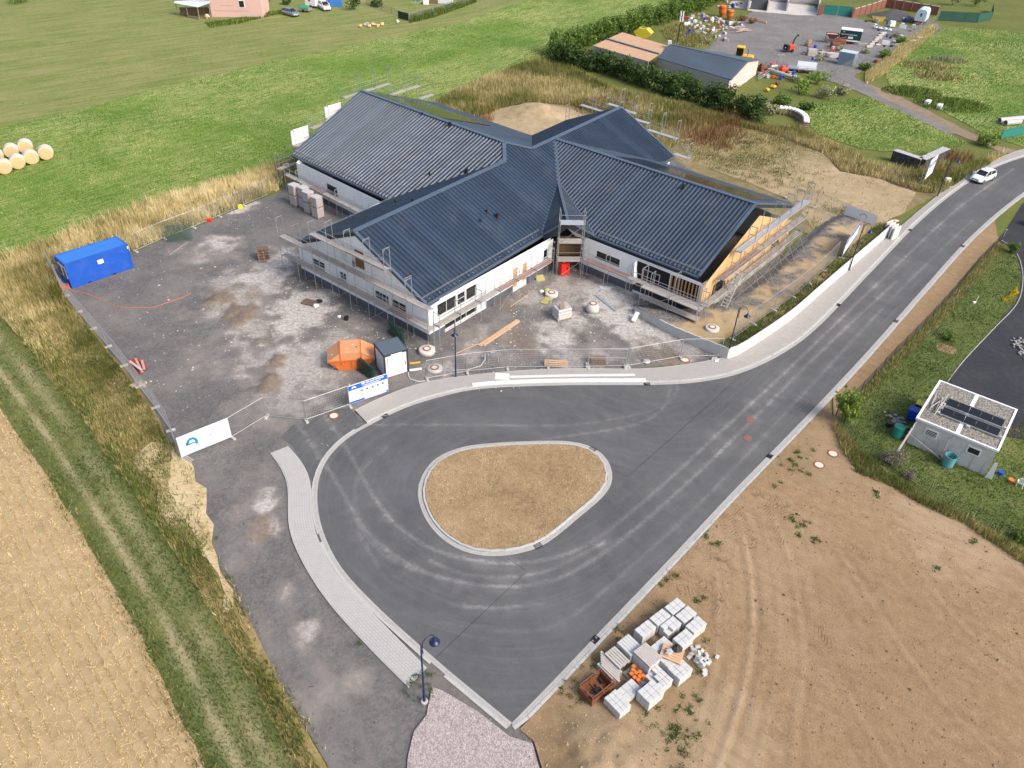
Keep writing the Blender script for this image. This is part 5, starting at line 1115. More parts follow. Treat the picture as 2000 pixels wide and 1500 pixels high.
# B near side + B gable
q0, q1 = off2((-26.6, 88.5), (-15.1, 78.2), .35, 1.2, -1.5)
scaffold('single-deck scaffold along the white wall behind the wrapped pallets', q0, q1, side=1, bays=6, cols=[3.2]*7, decks=[(b, 1.85, 0 if b != 2 else 1) for b in range(6)], rails=[(b, 1.85) for b in range(6)])
gb0, gb1 = Vector((b0.x, b0.y)), Vector((b3.x, b3.y))
ub = (gb1-gb0).normalized(); q0, q1 = gb0+Vector((-ub.y, ub.x))*1.0-ub*1.3, gb1+Vector((-ub.y, ub.x))*1.0+ub*.8
sb = scaffold('stepped scaffold behind the left rear gable', q0, q1, side=-1, bays=10, cols=[4, 6, 7.2, 7.6, 8.6, 10.2, 10.2, 10.2, 8.6, 7.6, 6.6],
 decks=[(0, 2, 0), (1, 4, 0), (2, 5.5, 0), (3, 5.5, 0), (4, 7.9, 0), (5, 7.9, 0), (6, 7.9, 0), (7, 6.4, 0), (8, 6.4, 0), (9, 4.6, 0)], rails=[(0, 2), (1, 4), (2, 5.5), (3, 5.5), (4, 7.9), (5, 7.9), (6, 7.9), (7, 6.4), (8, 6.4), (9, 4.6)])
bl = (q1-q0).length/10
for b, z in ((1, 4.1), (3, 5.6)): MB().box((b*bl+bl/2, .76, z+.85), (bl-.1, .03, 1.8)).build('tarpaulin', M('white scaffold sheet', (.72, .73, .72), .7, var=.05), sb)
# D gable
gd0, gd1 = Vector((d3.x, d3.y)), Vector((d0.x, d0.y)); ud = (gd1-gd0).normalized(); q0, q1 = gd0+Vector((-ud.y, ud.x))*.9-ud*.9, gd1+Vector((-ud.y, ud.x))*.9+ud*1.5
scaffold('stepped scaffold behind the right rear gable', q0, q1, side=-1, bays=9, cols=[5.6, 6, 8.6, 8.6, 9.6, 9.2, 8.8, 8.2, 7.8, 5.6], decks=[(1, 6, 2), (2, 6, 2), (3, 7.2, 2), (4, 7, 2), (5, 6.3, 2), (6, 5.5, 2), (7, 5.5, 2), (8, 3.6, 2)], rails=[(1, 6), (2, 6), (3, 7.2), (4, 7), (5, 6.3), (6, 5.5), (7, 5.5), (8, 3.6)])
# ================================================================== terrace and its walls
W1 = catmull(PL([(1238, 612), (1262, 626), (1300, 648), (1345, 670), (1385, 688), (1419, 703)]), .5)
W2 = catmull(PL([(1419, 703), (1450, 690), (1540, 629), (1600, 577), (1660, 525), (1738, 458)]), .5)
m_l = M('grey precast concrete', (.47, .48, .475), .88, var=.08, scale=1.2, dirt=((.36, .36, .34), .4), bump=.08)
m_l2 = M('pale precast concrete', (.60, .60, .585), .88, var=.06, scale=1.2, dirt=((.46, .45, .43), .35), bump=.08)
def lwall(name, label, pl, h0, h1, mat, side):
    t = thing(name, label, 'retaining wall', (*pl[len(pl)//2], 0)); n = max(2, round(plen(pl)/1.0)); q = resample(pl, n); o = offset(q, .14*side)
    for i in range(n):
        h = h0+(h1-h0)*i/max(1, n-1)+random.uniform(-.006, .006); a, b = Vector(q[i]), Vector(q[i+1]); e = (b-a)*.012
        c, d = Vector(o[i+1]), Vector(o[i])
        MB().prism([tuple(a+e), tuple(b-e), tuple(c-e), tuple(d+e)], -.05, h).build('wall_panel', mat, t, world=True)
    return t
lwall('retaining_wall', 'grey concrete panel wall between the courtyard and the terrace', W1, .75, 1.15, m_l, 1)
lwall('retaining_wall', 'pale concrete panel wall rising beside the pavement', W2, 1.15, 1.3, m_l2, 1)
for k in range(4):
    p = G(1727+k*5, 458+k*4); o = MB().prism([(-.14, -.1), (.9, .75), (.8, .87), (-.24, .02)], 0, 1.5).build('concrete_angle', m_l2); o.location = p; tag(o, 'spare L-shaped concrete slab standing at the far end of the panel wall', 'concrete slab', 'spare slabs at the panel wall end')
TIN = PL([(1252, 600), (1300, 606), (1350, 600), (1400, 590), (1450, 568), (1500, 530), (1550, 480), (1600, 440), (1640, 418)])
TER = [tuple(t) for t in W1]+[tuple(t) for t in W2[1:]]+PL([(1720, 440), (1690, 425)])+TIN[::-1]
TC = [tuple(t) for t in W1]+[tuple(t) for t in W2[1:]]
def ter_h(x, y):
    d, _ = segdist(x, y, TIN); k, _ = segdist(x, y, TC); s = np.clip(d/1.6, 0, 1); return .8*s*s*(3-2*s)+.05*fbm(x, y, .8, 3)
def ter_attr(x, y):
    k, _ = segdist(x, y, [tuple(t) for t in W2]); d, _ = segdist(x, y, TIN); n = fbm(x, y, .5, 13)
    w1, _ = segdist(x, y, [tuple(t) for t in W1])
    return {'grass': np.clip(1.25-k/1.6+(n-.5)*2, 0, 1), 'grav': np.clip(2.1-d/1.7+(n-.5)*3+(fbm(x, y, 1.7, 15)-.5)*2.5+np.clip(1.3-w1/2.5, 0, 1), 0, 1)}
def ter_extra(nt, c, h, f):
    c = mix(nt, mth(nt, 'MULTIPLY', rng(nt, attr(nt, 'grav'), .1, .9), rng(nt, noise(nt, 3, 6, .75), .3, .5, .5, 1)), c, mix(nt, rng(nt, voro(nt, 7), .1, .9), (.075, .074, .074), (.22, .21, .20)))
    return mix(nt, mth(nt, 'MULTIPLY', attr(nt, 'grass'), rng(nt, noise(nt, 2.2, 5, .7), .3, .55)), c, (.10, .10, .04)), h
m_ter = gmat('terrace soil', [(.36, (.28, .20, .11)), (.5, (.38, .28, .16)), (.64, (.47, .37, .24))], (.2, 1.2, 14), bump=.6, bd=.06, extra=ter_extra)
zone('terrace_ground', TER, .03, m_ter, .35, ter_attr, ter_h)
WF = offset(W2, .25)+offset(W2, 1.5)[::-1]
x, y = sample(WF, 240, lambda x, y: np.clip(fbm(x, y, .6, 3)*2-.3, .1, 1)); tag(blades('terrace_grass', x, y, RNG.uniform(.12, .45, len(x)), .06, mg_trk, np.clip(fbm(x, y, .5, 4)+RNG.normal(0, .15, len(x)), 0, 1), .82, .7), 'green growth behind the pale panel wall', 'grass', kind='stuff')

# ================================================================== mobile fence panels
m_wire = M('galvanised wire', (.42, .43, .44), .5, .6)
m_foot = M('recycled concrete foot', (.40, .39, .37), .9, var=.15)
_pm = {}
def fence_meshes(w, h=2.0):
    k = round(w*5)
    if k not in _pm:
        w_ = k/5; fr = MB(); r = .022
        fr.bar((0, 0, .1), (0, 0, h), r).bar((w_, 0, .1), (w_, 0, h), r).bar((0, 0, h-.02), (w_, 0, h-.02), r).bar((0, 0, .2), (w_, 0, .2), r)
        wr = MB(); n = int(w_/.13)
        for i in range(1, n): wr.sq((w_*i/n, 0, .2), (w_*i/n, 0, h-.02), .008)
        for i in range(1, 8): wr.sq((0, .008, .2+i*.225), (w_, .008, .2+i*.225), .008)
        ft = MB().rbox((0, 0, .07), (.22, .68, .14), .03)
        _pm[k] = (w_, fr.mesh('frame', m_lightm), wr.mesh('wire_infill', m_wire), ft.mesh('foot', m_foot))
    return _pm[k]
def fence_panel(a, b, label, z=0., group='mobile fence panels', foot=True, cat='fence'):
    a, b = Vector(a[:2]), Vector(b[:2]); w, fr, wr, ft = fence_meshes((b-a).length); t = thing('mobile_fence_panel', label, cat, (a.x, a.y, z), math.atan2(b.y-a.y, b.x-a.x), group)
    link(bpy.data.objects.new('frame', fr), t); o = link(bpy.data.objects.new('wire_infill', wr), t); o['kind'] = 'stuff'
    if foot: o = link(bpy.data.objects.new('foot', ft), t)
    return t, w
def fence_run(pts, fmt, z=0., start=0, nfix=None):
    pl = PL(pts, z); L = plen(pl); n = nfix or max(1, round(L/3.5)); q = resample(pl, n)
    for i in range(n): fence_panel(q[i], q[i+1], fmt.format(ORD[i+start]), z)
fence_run([(112, 548), (126, 577), (152, 609), (182, 644), (210, 677), (241, 714), (272, 756)], '{} mesh fence panel from the blue container along the grass verge')
fence_run([(272, 756), (306, 800), (338, 848), (352, 895)], '{} mesh fence panel from the red boards towards the white banner')
fence_run([(97, 520), (112, 548)], '{} short mesh panel behind the blue container end')
fence_run([(265, 492), (306, 473), (377, 446), (419, 428), (480, 401), (522, 383)], '{} mesh fence panel from the blue container along the meadow edge')
t, w_ = fence_panel(G2(454, 856), G2(521, 815), 'swung-open mesh gate panel right of the white banner')
fence_panel(G2(521, 815), G2(598, 823), 'mesh panel across the middle of the site entrance')
fence_panel(G2(598, 823), G2(683, 793), 'mesh panel left of the blue and white banner')
fence_run([(834, 742), (911, 728), (991, 720), (1069, 719), (1147, 719), (1227, 717)], '{} mesh fence panel from the white tool shed behind the pavement')
fence_run([(1227, 717), (1262, 712), (1329, 699)], '{} mesh panel from the empty frame towards the courtyard manhole', nfix=1)
fence_run([(1329, 699), (1407, 697)], '{} mesh panel butting against the terrace wall corner', nfix=1)
fence_run([(1430, 664), (1475, 632), (1545, 583), (1600, 537), (1632, 505)], '{} mesh fence panel from the wall corner on the terrace', .85)
fence_run([(1535, 385), (1590, 405), (1645, 428)], '{} mesh panel behind the spruce gable across the sand', .1)
# banners on fence panels
def banner_panel(a, b, label, z=0., h=1.75): 
    t, w = fence_panel(a, b, label, z, 'mobile fence panels with banners', cat='banner fence'); MB().box((w/2, -.03, .22+h/2), (w-.06, .012, h)).build('banner_cloth', m_ban, t); return t, w
m_teal = M('petrol blue print', (.02, .22, .42), .6, var=.06); m_pale = M('pale teal print', (.42, .58, .62), .6, var=.05); m_navy = M('royal blue print', (.012, .11, .50), .55, var=.06); m_yel = M('yellow print', (.75, .55, .04), .6, var=.05)
t, w = banner_panel(G2(355, 897), G2(452, 857), 'white banner fence panel with a blue D-shaped emblem at the site entrance')
mb = MB(); pts = []
for i in range(13):
    a = math.pi*(1.0-i/12); pts.append((math.cos(a), math.sin(a)))
o_ = [(.42*c, .46*s) for c, s in pts]; i_ = [(.22*c, .24*s) for c, s in pts]
mb.add([(.98+x, -.04, 1.12+z) for x, z in o_]+[(.98+x, -.04, 1.12+z) for x, z in i_], [(13+k, 13+k+1, k+1, k) for k in range(12)]); mb.build('emblem_arc', m_teal, t)
MB().box((.86, -.038, 1.05), (.66, .004, .13)).build('emblem_foot', m_teal, t); MB().box((.64, -.038, 1.17), (.2, .004, .2)).build('emblem_foot', m_teal, t); MB().box((1.3, -.038, 1.0), (.2, .004, .34)).build('emblem_foot', m_teal, t)
for k, (x, z, wd) in enumerate(((.95, .82, .6), (.95, .75, .5), (2.5, 1.45, 1.0), (2.1, 1.2, .35))): MB().box((x, -.038, z), (wd, .004, .03)).build('print_line', m_gry, t)
MB().box((2.35, -.038, 1.16), (.14, .004, .1)).build('print_mark', m_teal, t); MB().box((2.6, -.038, 1.16), (.25, .004, .06)).build('print_mark', m_gry, t); MB().box((1.2, -.038, .3), (2.2, .004, .14)).build('footer_band', m_pale, t)
for k in range(3): MB().box((.1+k*.12, -.1-.0*k, .05+.07*k), (.1, 1.5, .06), .3).build('foot_plank', m_deck, t)
t, w = banner_panel(G2(683, 794), G2(758, 768), 'blue and white safety rules banner on the fence by the tool shed')
MB().box((w/2, -.038, 1.72), (w-.08, .004, .46)).build('header_band', m_navy, t); MB().box((w/2, -.038, .33), (w-.08, .004, .2)).build('footer_band', m_navy, t); MB().box((w*.66, -.041, .33), (w*.55, .004, .12)).build('footer_print', m_ban, t)
text('FÜR UNS ALLE WICHTIG!', .17, m_ban, t, (1.15, -.043, 1.76), bold=.01)
for k in range(2): MB().box((2.0, -.042, 1.64-k*.08), (1.6-.3*k, .004, .035)).build('print_line', m_ban, t)
mb = MB(); mb.add([(.5+.2*c, -.043, 1.62+.22*s) for c, s in pts]+[(.5+.1*c, -.043, 1.62+.11*s) for c, s in pts], [(13+k, 13+k+1, k+1, k) for k in range(12)]); mb.build('emblem_arc', m_ban, t)
for k in range(5):
    x = 1.15+k*.45; MB().lathe([(.1, 0), (.1, .004)], 12).build('sign_disc', m_navy, t).matrix_local = Matrix.Translation((x, -.036, 1.2)) @ Matrix.Rotation(R(90), 4, 'X')
    MB().add([(x-.12, -.042, .8), (x+.12, -.042, .8), (x, -.042, 1.0)], [(0, 1, 2)]).build('sign_triangle', m_yel, t)
for k in range(4): MB().box((.45, -.038, 1.2-k*.1), (.5-.08*k, .004, .03)).build('print_line', m_gry, t)
t, w = banner_panel(G2(1645, 430, .1), G2(1703, 452, .1), 'white banner fence panel with a grey emblem behind the sand', .1)
mb = MB(); mb.add([(2.3+.5*c, -.043, 1.2+.5*s) for c, s in pts]+[(2.3+.34*c, -.043, 1.2+.34*s) for c, s in pts], [(13+k, 13+k+1, k+1, k) for k in range(12)]); mb.build('emblem_arc', M('faded blue-grey print', (.40, .48, .54), .6), t)
t, w = banner_panel(G2(1643, 505, .85), G2(1672, 462, .85), 'blue and white banner fence panel beside the navy lamp on the terrace', .85)
MB().box((w/2, -.038, 1.72), (w-.08, .004, .46)).build('header_band', m_navy, t); MB().box((w/2, -.038, .33), (w-.08, .004, .2)).build('footer_band', m_navy, t)
text('FÜR UNS', .3, m_ban, t, (.9, -.043, 1.6), bold=.01)
for k in range(4): MB().box((.8+k*.6, -.038, 1.0), (.2, .004, .35)).build('print_line', m_gry, t)

# ================================================================== street lamps
m_navyp = M('navy lamp paint', (.010, .022, .085), .35, .1, var=.15)
def lamp(px, py, ang, label):
    p = G(px, py, .09 if px > 880 else .0); t = thing('street_lamp', label, 'street lamp', p, ang, 'navy street lamps')
    MB().lathe([(.11, 0), (.11, .02), (.075, .05), (.07, 1.2), (.055, 1.25), (.045, 4.75), (.03, 5.25)], 10).build('post', m_navyp, t, True)
    pts = [(.0+.09, 0, 4.3), (.09, 0, 5.05)]+[(.09+.36*(1-math.cos(a)), 0, 5.05+.42*math.sin(a)) for a in [math.pi*k/10 for k in range(1, 11)]]+[(.81, 0, 4.98)]
    MB().path(pts, .026, 6).build('arm', m_navyp, t, True); MB().sq((0, 0, 4.5), (.09, 0, 4.5), .03).sq((0, 0, 4.9), (.09, 0, 4.9), .03).build('bracket', m_navyp, t)
    sh = MB().lathe([(.04, .32), (.07, .27), (.09, .18), (.16, .1), (.28, .03), (.29, 0), (.25, .01), (.1, .06)], 16, (.81, 0, 4.66)).build('lamp_shade', m_navyp, t, True)
    MB().lathe([(.09, 0), (.1, .05), (.05, .1)], 10, (.81, 0, 4.64)).build('bulb_glass', M('frosted glass', (.6, .6, .58), .3), sh)
lamp(829, 1371, R(40), 'navy street lamp on the gravel at the road tip')
lamp(1420, 700, R(-35), 'navy street lamp at the corner of the concrete walls')
lamp(1658, 528, R(-40), 'navy street lamp halfway along the pale panel wall')
lamp(1831, 383, R(-35), 'navy street lamp by the dry grass near the white car')
lamp(890, 735, R(-88), 'navy street lamp beside the tool shed and courtyard fence')
o = MB().lathe([(.2, 0), (.2, .12), (.16, .14)], 14).build('lamp_footing', m_foot); o.location = G(829, 1371); tag(o, 'round concrete footing under the lamp at the road tip', 'footing')

# ================================================================== site objects
m_blue = M('blue container paint', (.010, .085, .46), .5, var=.2, scale=1.6, dirt=((.06, .13, .36), .55)); m_bluet = M('light blue container roof', (.03, .17, .56), .5, var=.12, scale=1.2)
a, b, bk = G(141.75, 564), G(263.75, 522.5), G(102.5, 495.5, 2.6)
rz = math.atan2(b.y-a.y, b.x-a.x); t = thing('office_container', 'bright blue site office container at the left edge of the yard', 'container', a, rz)
W_, L_, H_ = 2.44, 6.06, 2.6
wl = MB(); wl.bbox((.08, .03, .12), (L_-.08, W_-.03, H_-.12)).build('shell', m_blue, t)
for x in (0, L_-.16):
    for y_ in (0, W_-.16): MB().bbox((x, y_, 0), (x+.16, y_+.16, H_)).build('corner_post', m_blue, t)
for y_ in (0, W_-.12): MB().bbox((.16, y_, H_-.2), (L_-.16, y_+.12, H_)).build('top_rail', m_blue, t); MB().bbox((.16, y_, .02), (L_-.16, y_+.12, .16)).build('bottom_rail', m_blue, t)
for x in (0, L_-.12): MB().bbox((x, .16, H_-.2), (x+.12, W_-.16, H_)).build('top_rail', m_blue, t); MB().bbox((x, .16, .02), (x+.12, W_-.16, .16)).build('bottom_rail', m_blue, t)
MB().bbox((.1, .1, H_-.11), (L_-.1, W_/2-.02, H_-.02)).build('roof_sheet', m_bluet, t); MB().bbox((.1, W_/2+.02, H_-.11), (L_-.1, W_-.1, H_-.02)).build('roof_sheet', m_bluet, t)
MB().bbox((2.9, -.015, 1.55), (3.45, .02, 1.95)).build('white_label', m_white, t); MB().bbox((L_-.14, -.015, 2.15), (L_-.04, .0, 2.4)).build('small_sign', m_white, t)
for y0 in (.35, 1.3): f = MB().bbox((-.01, y0, .9), (.05, y0+.75, 2.1)).build('window', m_white, t); MB().bbox((-.02, y0+.07, .97), (.0, y0+.68, 2.03)).build('pane', m_glass, f)
for x in (1.5, 3.9): MB().bbox((x, -.01, .03), (x+.35, .02, .13)).build('fork_pocket', m_dark, t)
# orange skip
m_or = M('orange skip paint', (.60, .155, .035), .6, var=.22, scale=2.4, dirt=((.34, .15, .07), .7)); m_or2 = M('faded orange lid', (.60, .27, .12), .6, var=.12, scale=1.5, dirt=((.52, .40, .28), .5))
p = (G(647, 700)+G(743, 686))/2+Vector((-.1, -1.25, 0)); rz = R(12); t = thing('waste_skip', 'orange lidded waste skip beside the white tool shed', 'skip', p, rz); w2 = .95
hx = [(-1.05, .0), (1.05, .0), (1.95, 1.0), (-1.95, 1.0)]
MB().extr([(x, -w2, z) for x, z in hx], (0, 2*w2, 0)).build('trough', m_or, t)
lid = [(-1.97, 1.0), (1.97, 1.0), (.85, 1.75), (-.85, 1.75)]; MB().extr([(x, -w2-.02, z) for x, z in lid], (0, 2*w2+.04, 0)).build('lid_housing', m_or2, t)
for x in (-.85, .85): MB().sq((x, -w2-.03, 1.76), (x, w2+.03, 1.76), .07, .05).build('hinge_bar', m_or, t); MB().sq((x, -w2-.05, .9), (x, -w2-.05, 1.72), .06, .06).build('rib', m_or, t)
for x in (-1.5, 0, 1.5): MB().sq((x*.75, -w2-.03, .1), (x, -w2-.03, .95), .06, .05).build('rib', m_or, t)
MB().sq((-1.97, -w2-.05, 1.0), (1.97, -w2-.05, 1.0), .08, .1).build('rim', m_or, t)
for s_ in (-1, 1): MB().bar((s_*.75, -w2-.16, .75), (s_*.75, -w2, .75), .05, 8).build('lifting_lug', m_or, t)
MB().box((-1.55, -.4, 1.3), (.12, .12, .01), 0, R(-34)).build('sticker', m_white, t)
for x, y_ in ((.2, .2), (-.3, -.3), (.5, -.2)): MB().box((x, y_, 1.775), (.14, .05, .03), x).build('scrap', m_white if x < .3 else m_dark, t)
solo(MB().sq((0, 0, .05), (1.1, .35, .05), .12, .08).sq((0, .16, .05), (1.1, .5, .06), .1, .06), 'metal_channel', m_alu, 'silver metal channels lying under the orange skip', 'metal channel', G(648, 720))
# white tool shed
a, b, c = G(753, 741), G(799, 727), G(736, 728); rz = math.atan2(b.y-a.y, b.x-a.x); wx, wy, hh = (b-a).length, 2.1, 2.35
t = thing('tool_shed', 'white steel tool shed with dark frame and dark roof beside the fence', 'shed', a, rz); m_shw = M('white panel paint', (.72, .735, .75), .5, var=.04, scale=.7, dirt=((.5, .48, .45), .3)); m_shd = M('dark grey shed frame', (.028, .034, .045), .5, var=.1); m_shr = M('blue-grey shed roof', (.085, .115, .145), .6, var=.1)
MB().bbox((.06, .06, .08), (wx-.06, wy-.06, hh-.1)).build('wall_panel', m_shw, t)
for x in (0, wx-.12):
    for y_ in (0, wy-.12): MB().bbox((x, y_, 0), (x+.12, y_+.12, hh-.14)).build('corner_post', m_shd, t)
MB().bbox((-.03, -.03, hh-.14), (wx+.03, wy+.03, hh)).build('roof_frame', m_shd, t); MB().bbox((.05, .05, hh), (wx-.05, wy-.05, hh+.03)).build('roof', m_shr, t)
MB().bbox((.6, -.04, hh-.2), (1.6, -.02, hh-.05)).build('sign', m_white, t)
MB().bbox((.3, .04, 1.0), (.36, .055, 2.0)).build('door_seam', m_gry, t); MB().bbox((wx-.3, .03, .9), (wx-.24, .055, 1.2)).build('handle', m_shd, t)
# manholes
m_con = M('pale manhole concrete', (.52, .51, .49), .88, var=.1, scale=2, dirt=((.40, .37, .33), .5), bump=.1); m_rust = M('rusty iron ring', (.26, .085, .035), .8, var=.3, scale=6); m_lid = M('cream manhole lid', (.62, .56, .47), .8, var=.12, scale=4); m_rlid = M('rusty manhole lid', (.20, .105, .08), .75, var=.25, scale=6)
def manhole(px, py, prof, label, z=0., lid=m_lid):
    t = thing('manhole', label, 'manhole', G(px, py, z)); MB().lathe(prof, 24).build('concrete_ring', m_con, t, True); r, h = prof[-1]
    MB().lathe([(r*.98, h-.01), (r*.98, h+.05), (r*.68, h+.055), (r*.68, h-.01)], 24, cap=False).build('iron_ring', m_rust, t); MB().lathe([(r*.67, h-.03), (r*.67, h+.045), (r*.6, h+.05)], 20).build('cover', lid, t)
CONE = [(.62, 0), (.62, .25), (.52, .55), (.36, .72), (.34, .74)]; RING = [(.62, 0), (.64, .05), (.64, .3), (.58, .34), (.36, .35)]; FLAT = [(.72, 0), (.72, .08), (.6, .12), (.38, .13)]
manhole(834, 689, [(.72, 0), (.72, .38), (.66, .42), (.36, .42)], 'wide concrete manhole ring at the front corner of the building')
manhole(849, 722, [(.66, 0), (.66, .2), (.38, .22)], 'open manhole with cream cover behind the fence left of the lamp'); manhole(1077, 577, RING, 'concrete manhole ring beside the wrapped stone pallet')
manhole(1157, 607, [(.62, 0), (.64, .3), (.6, .5), (.42, .78), (.36, .8)], 'tall white manhole cone in the courtyard'); manhole(1390, 645, RING, 'concrete manhole cone with rusty ring on the terrace', .75); manhole(1580, 489, RING, 'concrete manhole cone behind the spruce gable', .2)
def cover(px, py, r, label, lid=m_lid, z=.02, ring=m_rust):
    t = thing('manhole_cover', label, 'manhole cover', G(px, py, z)); MB().lathe([(r, 0), (r, .02), (r*.74, .024), (r*.74, 0)], 22, cap=False).build('iron_ring', ring, t); MB().lathe([(r*.73, 0), (r*.73, .02), (r*.5, .022)], 18).build('lid', lid, t)
cover(652, 812, .42, 'cream manhole cover in front of the entrance fence', z=.03); cover(1338, 703, .42, 'cream manhole cover with rusty ring in the courtyard corner', z=.01); cover(1627, 886, .42, 'upper cream manhole cover on the earth plot', z=.05); cover(1600, 908, .42, 'lower cream manhole cover on the earth plot', z=.05)
cover(1465, 820, .36, 'upper rusty manhole cover in the road', m_rlid, .022, m_rlid); cover(1460, 856, .36, 'lower rusty manhole cover in the road', m_rlid, .022, m_rlid); cover(1751, 431, .4, 'cream manhole cover on the tarmac beyond the panel wall', z=.03)
# timber and pallets
m_beam = M('fresh sawn timber', (.55, .36, .22), .85, var=.2, scale=3); m_pal = M('weathered pallet wood', (.30, .225, .165), .9, var=.25, scale=5); m_palg = M('grey pallet wood', (.42, .39, .36), .9, var=.2, scale=5); m_pald = M('dark pallet wood', (.16, .11, .075), .9, var=.3, scale=5)
for k, (a, b, lb) in enumerate((((934, 676), (1010, 626), 'leftmost long fresh beam lying in the courtyard'), ((938, 677), (1013, 627), 'middle long fresh beam lying in the courtyard'), ((945, 676), (1015, 629), 'rightmost long fresh beam lying in the courtyard'), ((890, 692), (934, 673), 'thin fresh lath lying left of the long beams'), ((997, 600), (1030, 578), 'thin lath near the scaffold foot in the courtyard'))):
    a, b = G(*a), G(*b); solo(MB().sq((0, 0, .07+.0*k), (*(b-a).xy, .07+.01*k), .12 if k < 3 else .05, .12 if k < 3 else .05), 'timber_beam', m_beam, lb, 'beam', a, 'beams in the courtyard')
def pallet_parts(t, L=1.2, W=.8, z=0., mat=m_pal, nt_=5, rot=0., up=True):
    for i in range(nt_): MB().box((0, -W/2+.07+i*(W-.14)/(nt_-1), z+.133), (L, .13, .022)).build('slat', mat, t)
    for x in (-L/2+.07, 0, L/2-.07):
        MB().box((x, 0, z+.111), (.14, W, .02)).build('cross_board', mat, t)
        for y_ in (-W/2+.06, 0, W/2-.06): MB().box((x, y_, z+.06), (.13, .1, .08)).build('block', mat, t)
    for y_ in (-W/2+.06, 0, W/2-.06): MB().box((0, y_, z+.011), (L, .11, .02)).build('bottom_board', mat, t)
def pallet(loc, rz, label, L=1.2, W=.8, mat=m_pal, tilt=0., nt_=5, group='wooden pallets'):
    t = thing('wooden_pallet', label, 'pallet', loc, rz, group); t.rotation_euler = (tilt, 0, rz); pallet_parts(t, L, W, 0, mat, nt_); return t
pallet(G(1086, 714), R(-2), 'long pale pallet leaning behind the pavement fence', 2.0, 1.0, m_beam, R(55), 6)
for k in range(5):
    pallet(G(1168, 711)+Vector((0, .12*k, .1*k*0)), R(1), ['front', 'second', 'third', 'fourth', 'rearmost'][k]+' of the brown pallets leaning upright behind the fence', 1.3, .9, m_pal if k % 2 else m_pald, R(62), 5, 'leaning pallets')
for k in range(8): pallet(G(516, 505)+Vector((0, 0, .146*k)), R(20+random.uniform(-3, 3)), ['bottom', 'second lowest', 'third lowest', 'fourth lowest', 'fifth', 'sixth', 'second topmost', 'topmost'][k]+' pallet of the brown stack left of the gable', 1.2, .8, m_pald if k % 2 else m_pal, 0, 5, 'pallets stacked in the yard')
pallet(G(604, 592), R(-20), 'dark weathered pallet flat on the white dust left of the gable', 1.3, .9, m_pald)
solo(MB().lathe([(.34, 0), (.36, .04), (.34, .08), (.1, .1)], 18), 'round_cover', m_rl, 'black round cover beside the flat dark pallet', 'cover', G(623, 589))
def lump(r, n=3, seed=1, sq=.7):
    rs = random.Random(seed); mb = MB(); k = 7; rows = 4; vs = []
    for j in range(rows+1):
        th = math.pi*j/rows
        for i in range(k):
            ph = 2*math.pi*i/k; q = r*(1+rs.uniform(-.25, .25)); vs.append((q*math.sin(th)*math.cos(ph), q*math.sin(th)*math.sin(ph), q*sq*math.cos(th)+r*sq*.9))
    fs = [(j*k+i, (j+1)*k+i, (j+1)*k+(i+1) % k, j*k+(i+1) % k) for j in range(rows) for i in range(k)]
    return mb.add(vs, fs)
solo(lump(.28, seed=3, sq=.5), 'sack', m_white, 'crumpled white sack below the black cover', 'sack', G(618, 599)); solo(lump(.17, seed=4), 'plastic_bag', m_white, 'small white bag left of the black bucket', 'bag', G(663, 620))
solo(MB().lathe([(.17, 0), (.22, .34), (.23, .36), (.2, .36), (.16, .04)], 14), 'bucket', m_rl, 'black mortar bucket before the left gable', 'bucket', G(677, 625)); solo(lump(.22, seed=6, sq=.6), 'sack', m_white, 'white sack at the back of the courtyard by the manhole', 'sack', G(1058, 571))
# hi-vis jacket thrown over
solo(lump(.33, seed=9, sq=.45), 'work_jacket', M('hi-vis yellow cloth', (.45, .62, .03), .8, var=.3, scale=8), 'bright yellow work jacket lying behind the manhole ring', 'jacket', G(1069, 569))
# wrapped stone pallet with boards on it
m_film = M('grey shrink film', (.45, .44, .435), .3, var=.15, scale=3, dirt=((.50, .36, .36), .5)); m_film2 = M('pink-grey shrink film', (.40, .355, .35), .35, var=.15, scale=3)
t = thing('stone_pallet', 'film-wrapped pallet of stone slabs with brown boards on top in the courtyard', 'pallet load', G(1097, 620), R(28)); pallet_parts(t, 1.5, 1.2)
for k in range(8): MB().rbox((random.uniform(-.03, .03), random.uniform(-.03, .03), .21+k*.13), (1.45, 1.15, .125), .04, random.uniform(-.02, .02)).build('slab_layer', m_film, t)
MB().rbox((.15, .1, 1.25), (1.1, .9, .06), .02).build('film_cover', m_film2, t)
for k in range(3): MB().box((-.25+k*.17, -.05, 1.33+.01*k), (.15, .95, .05), R(-24)).build('board', m_pal, t)
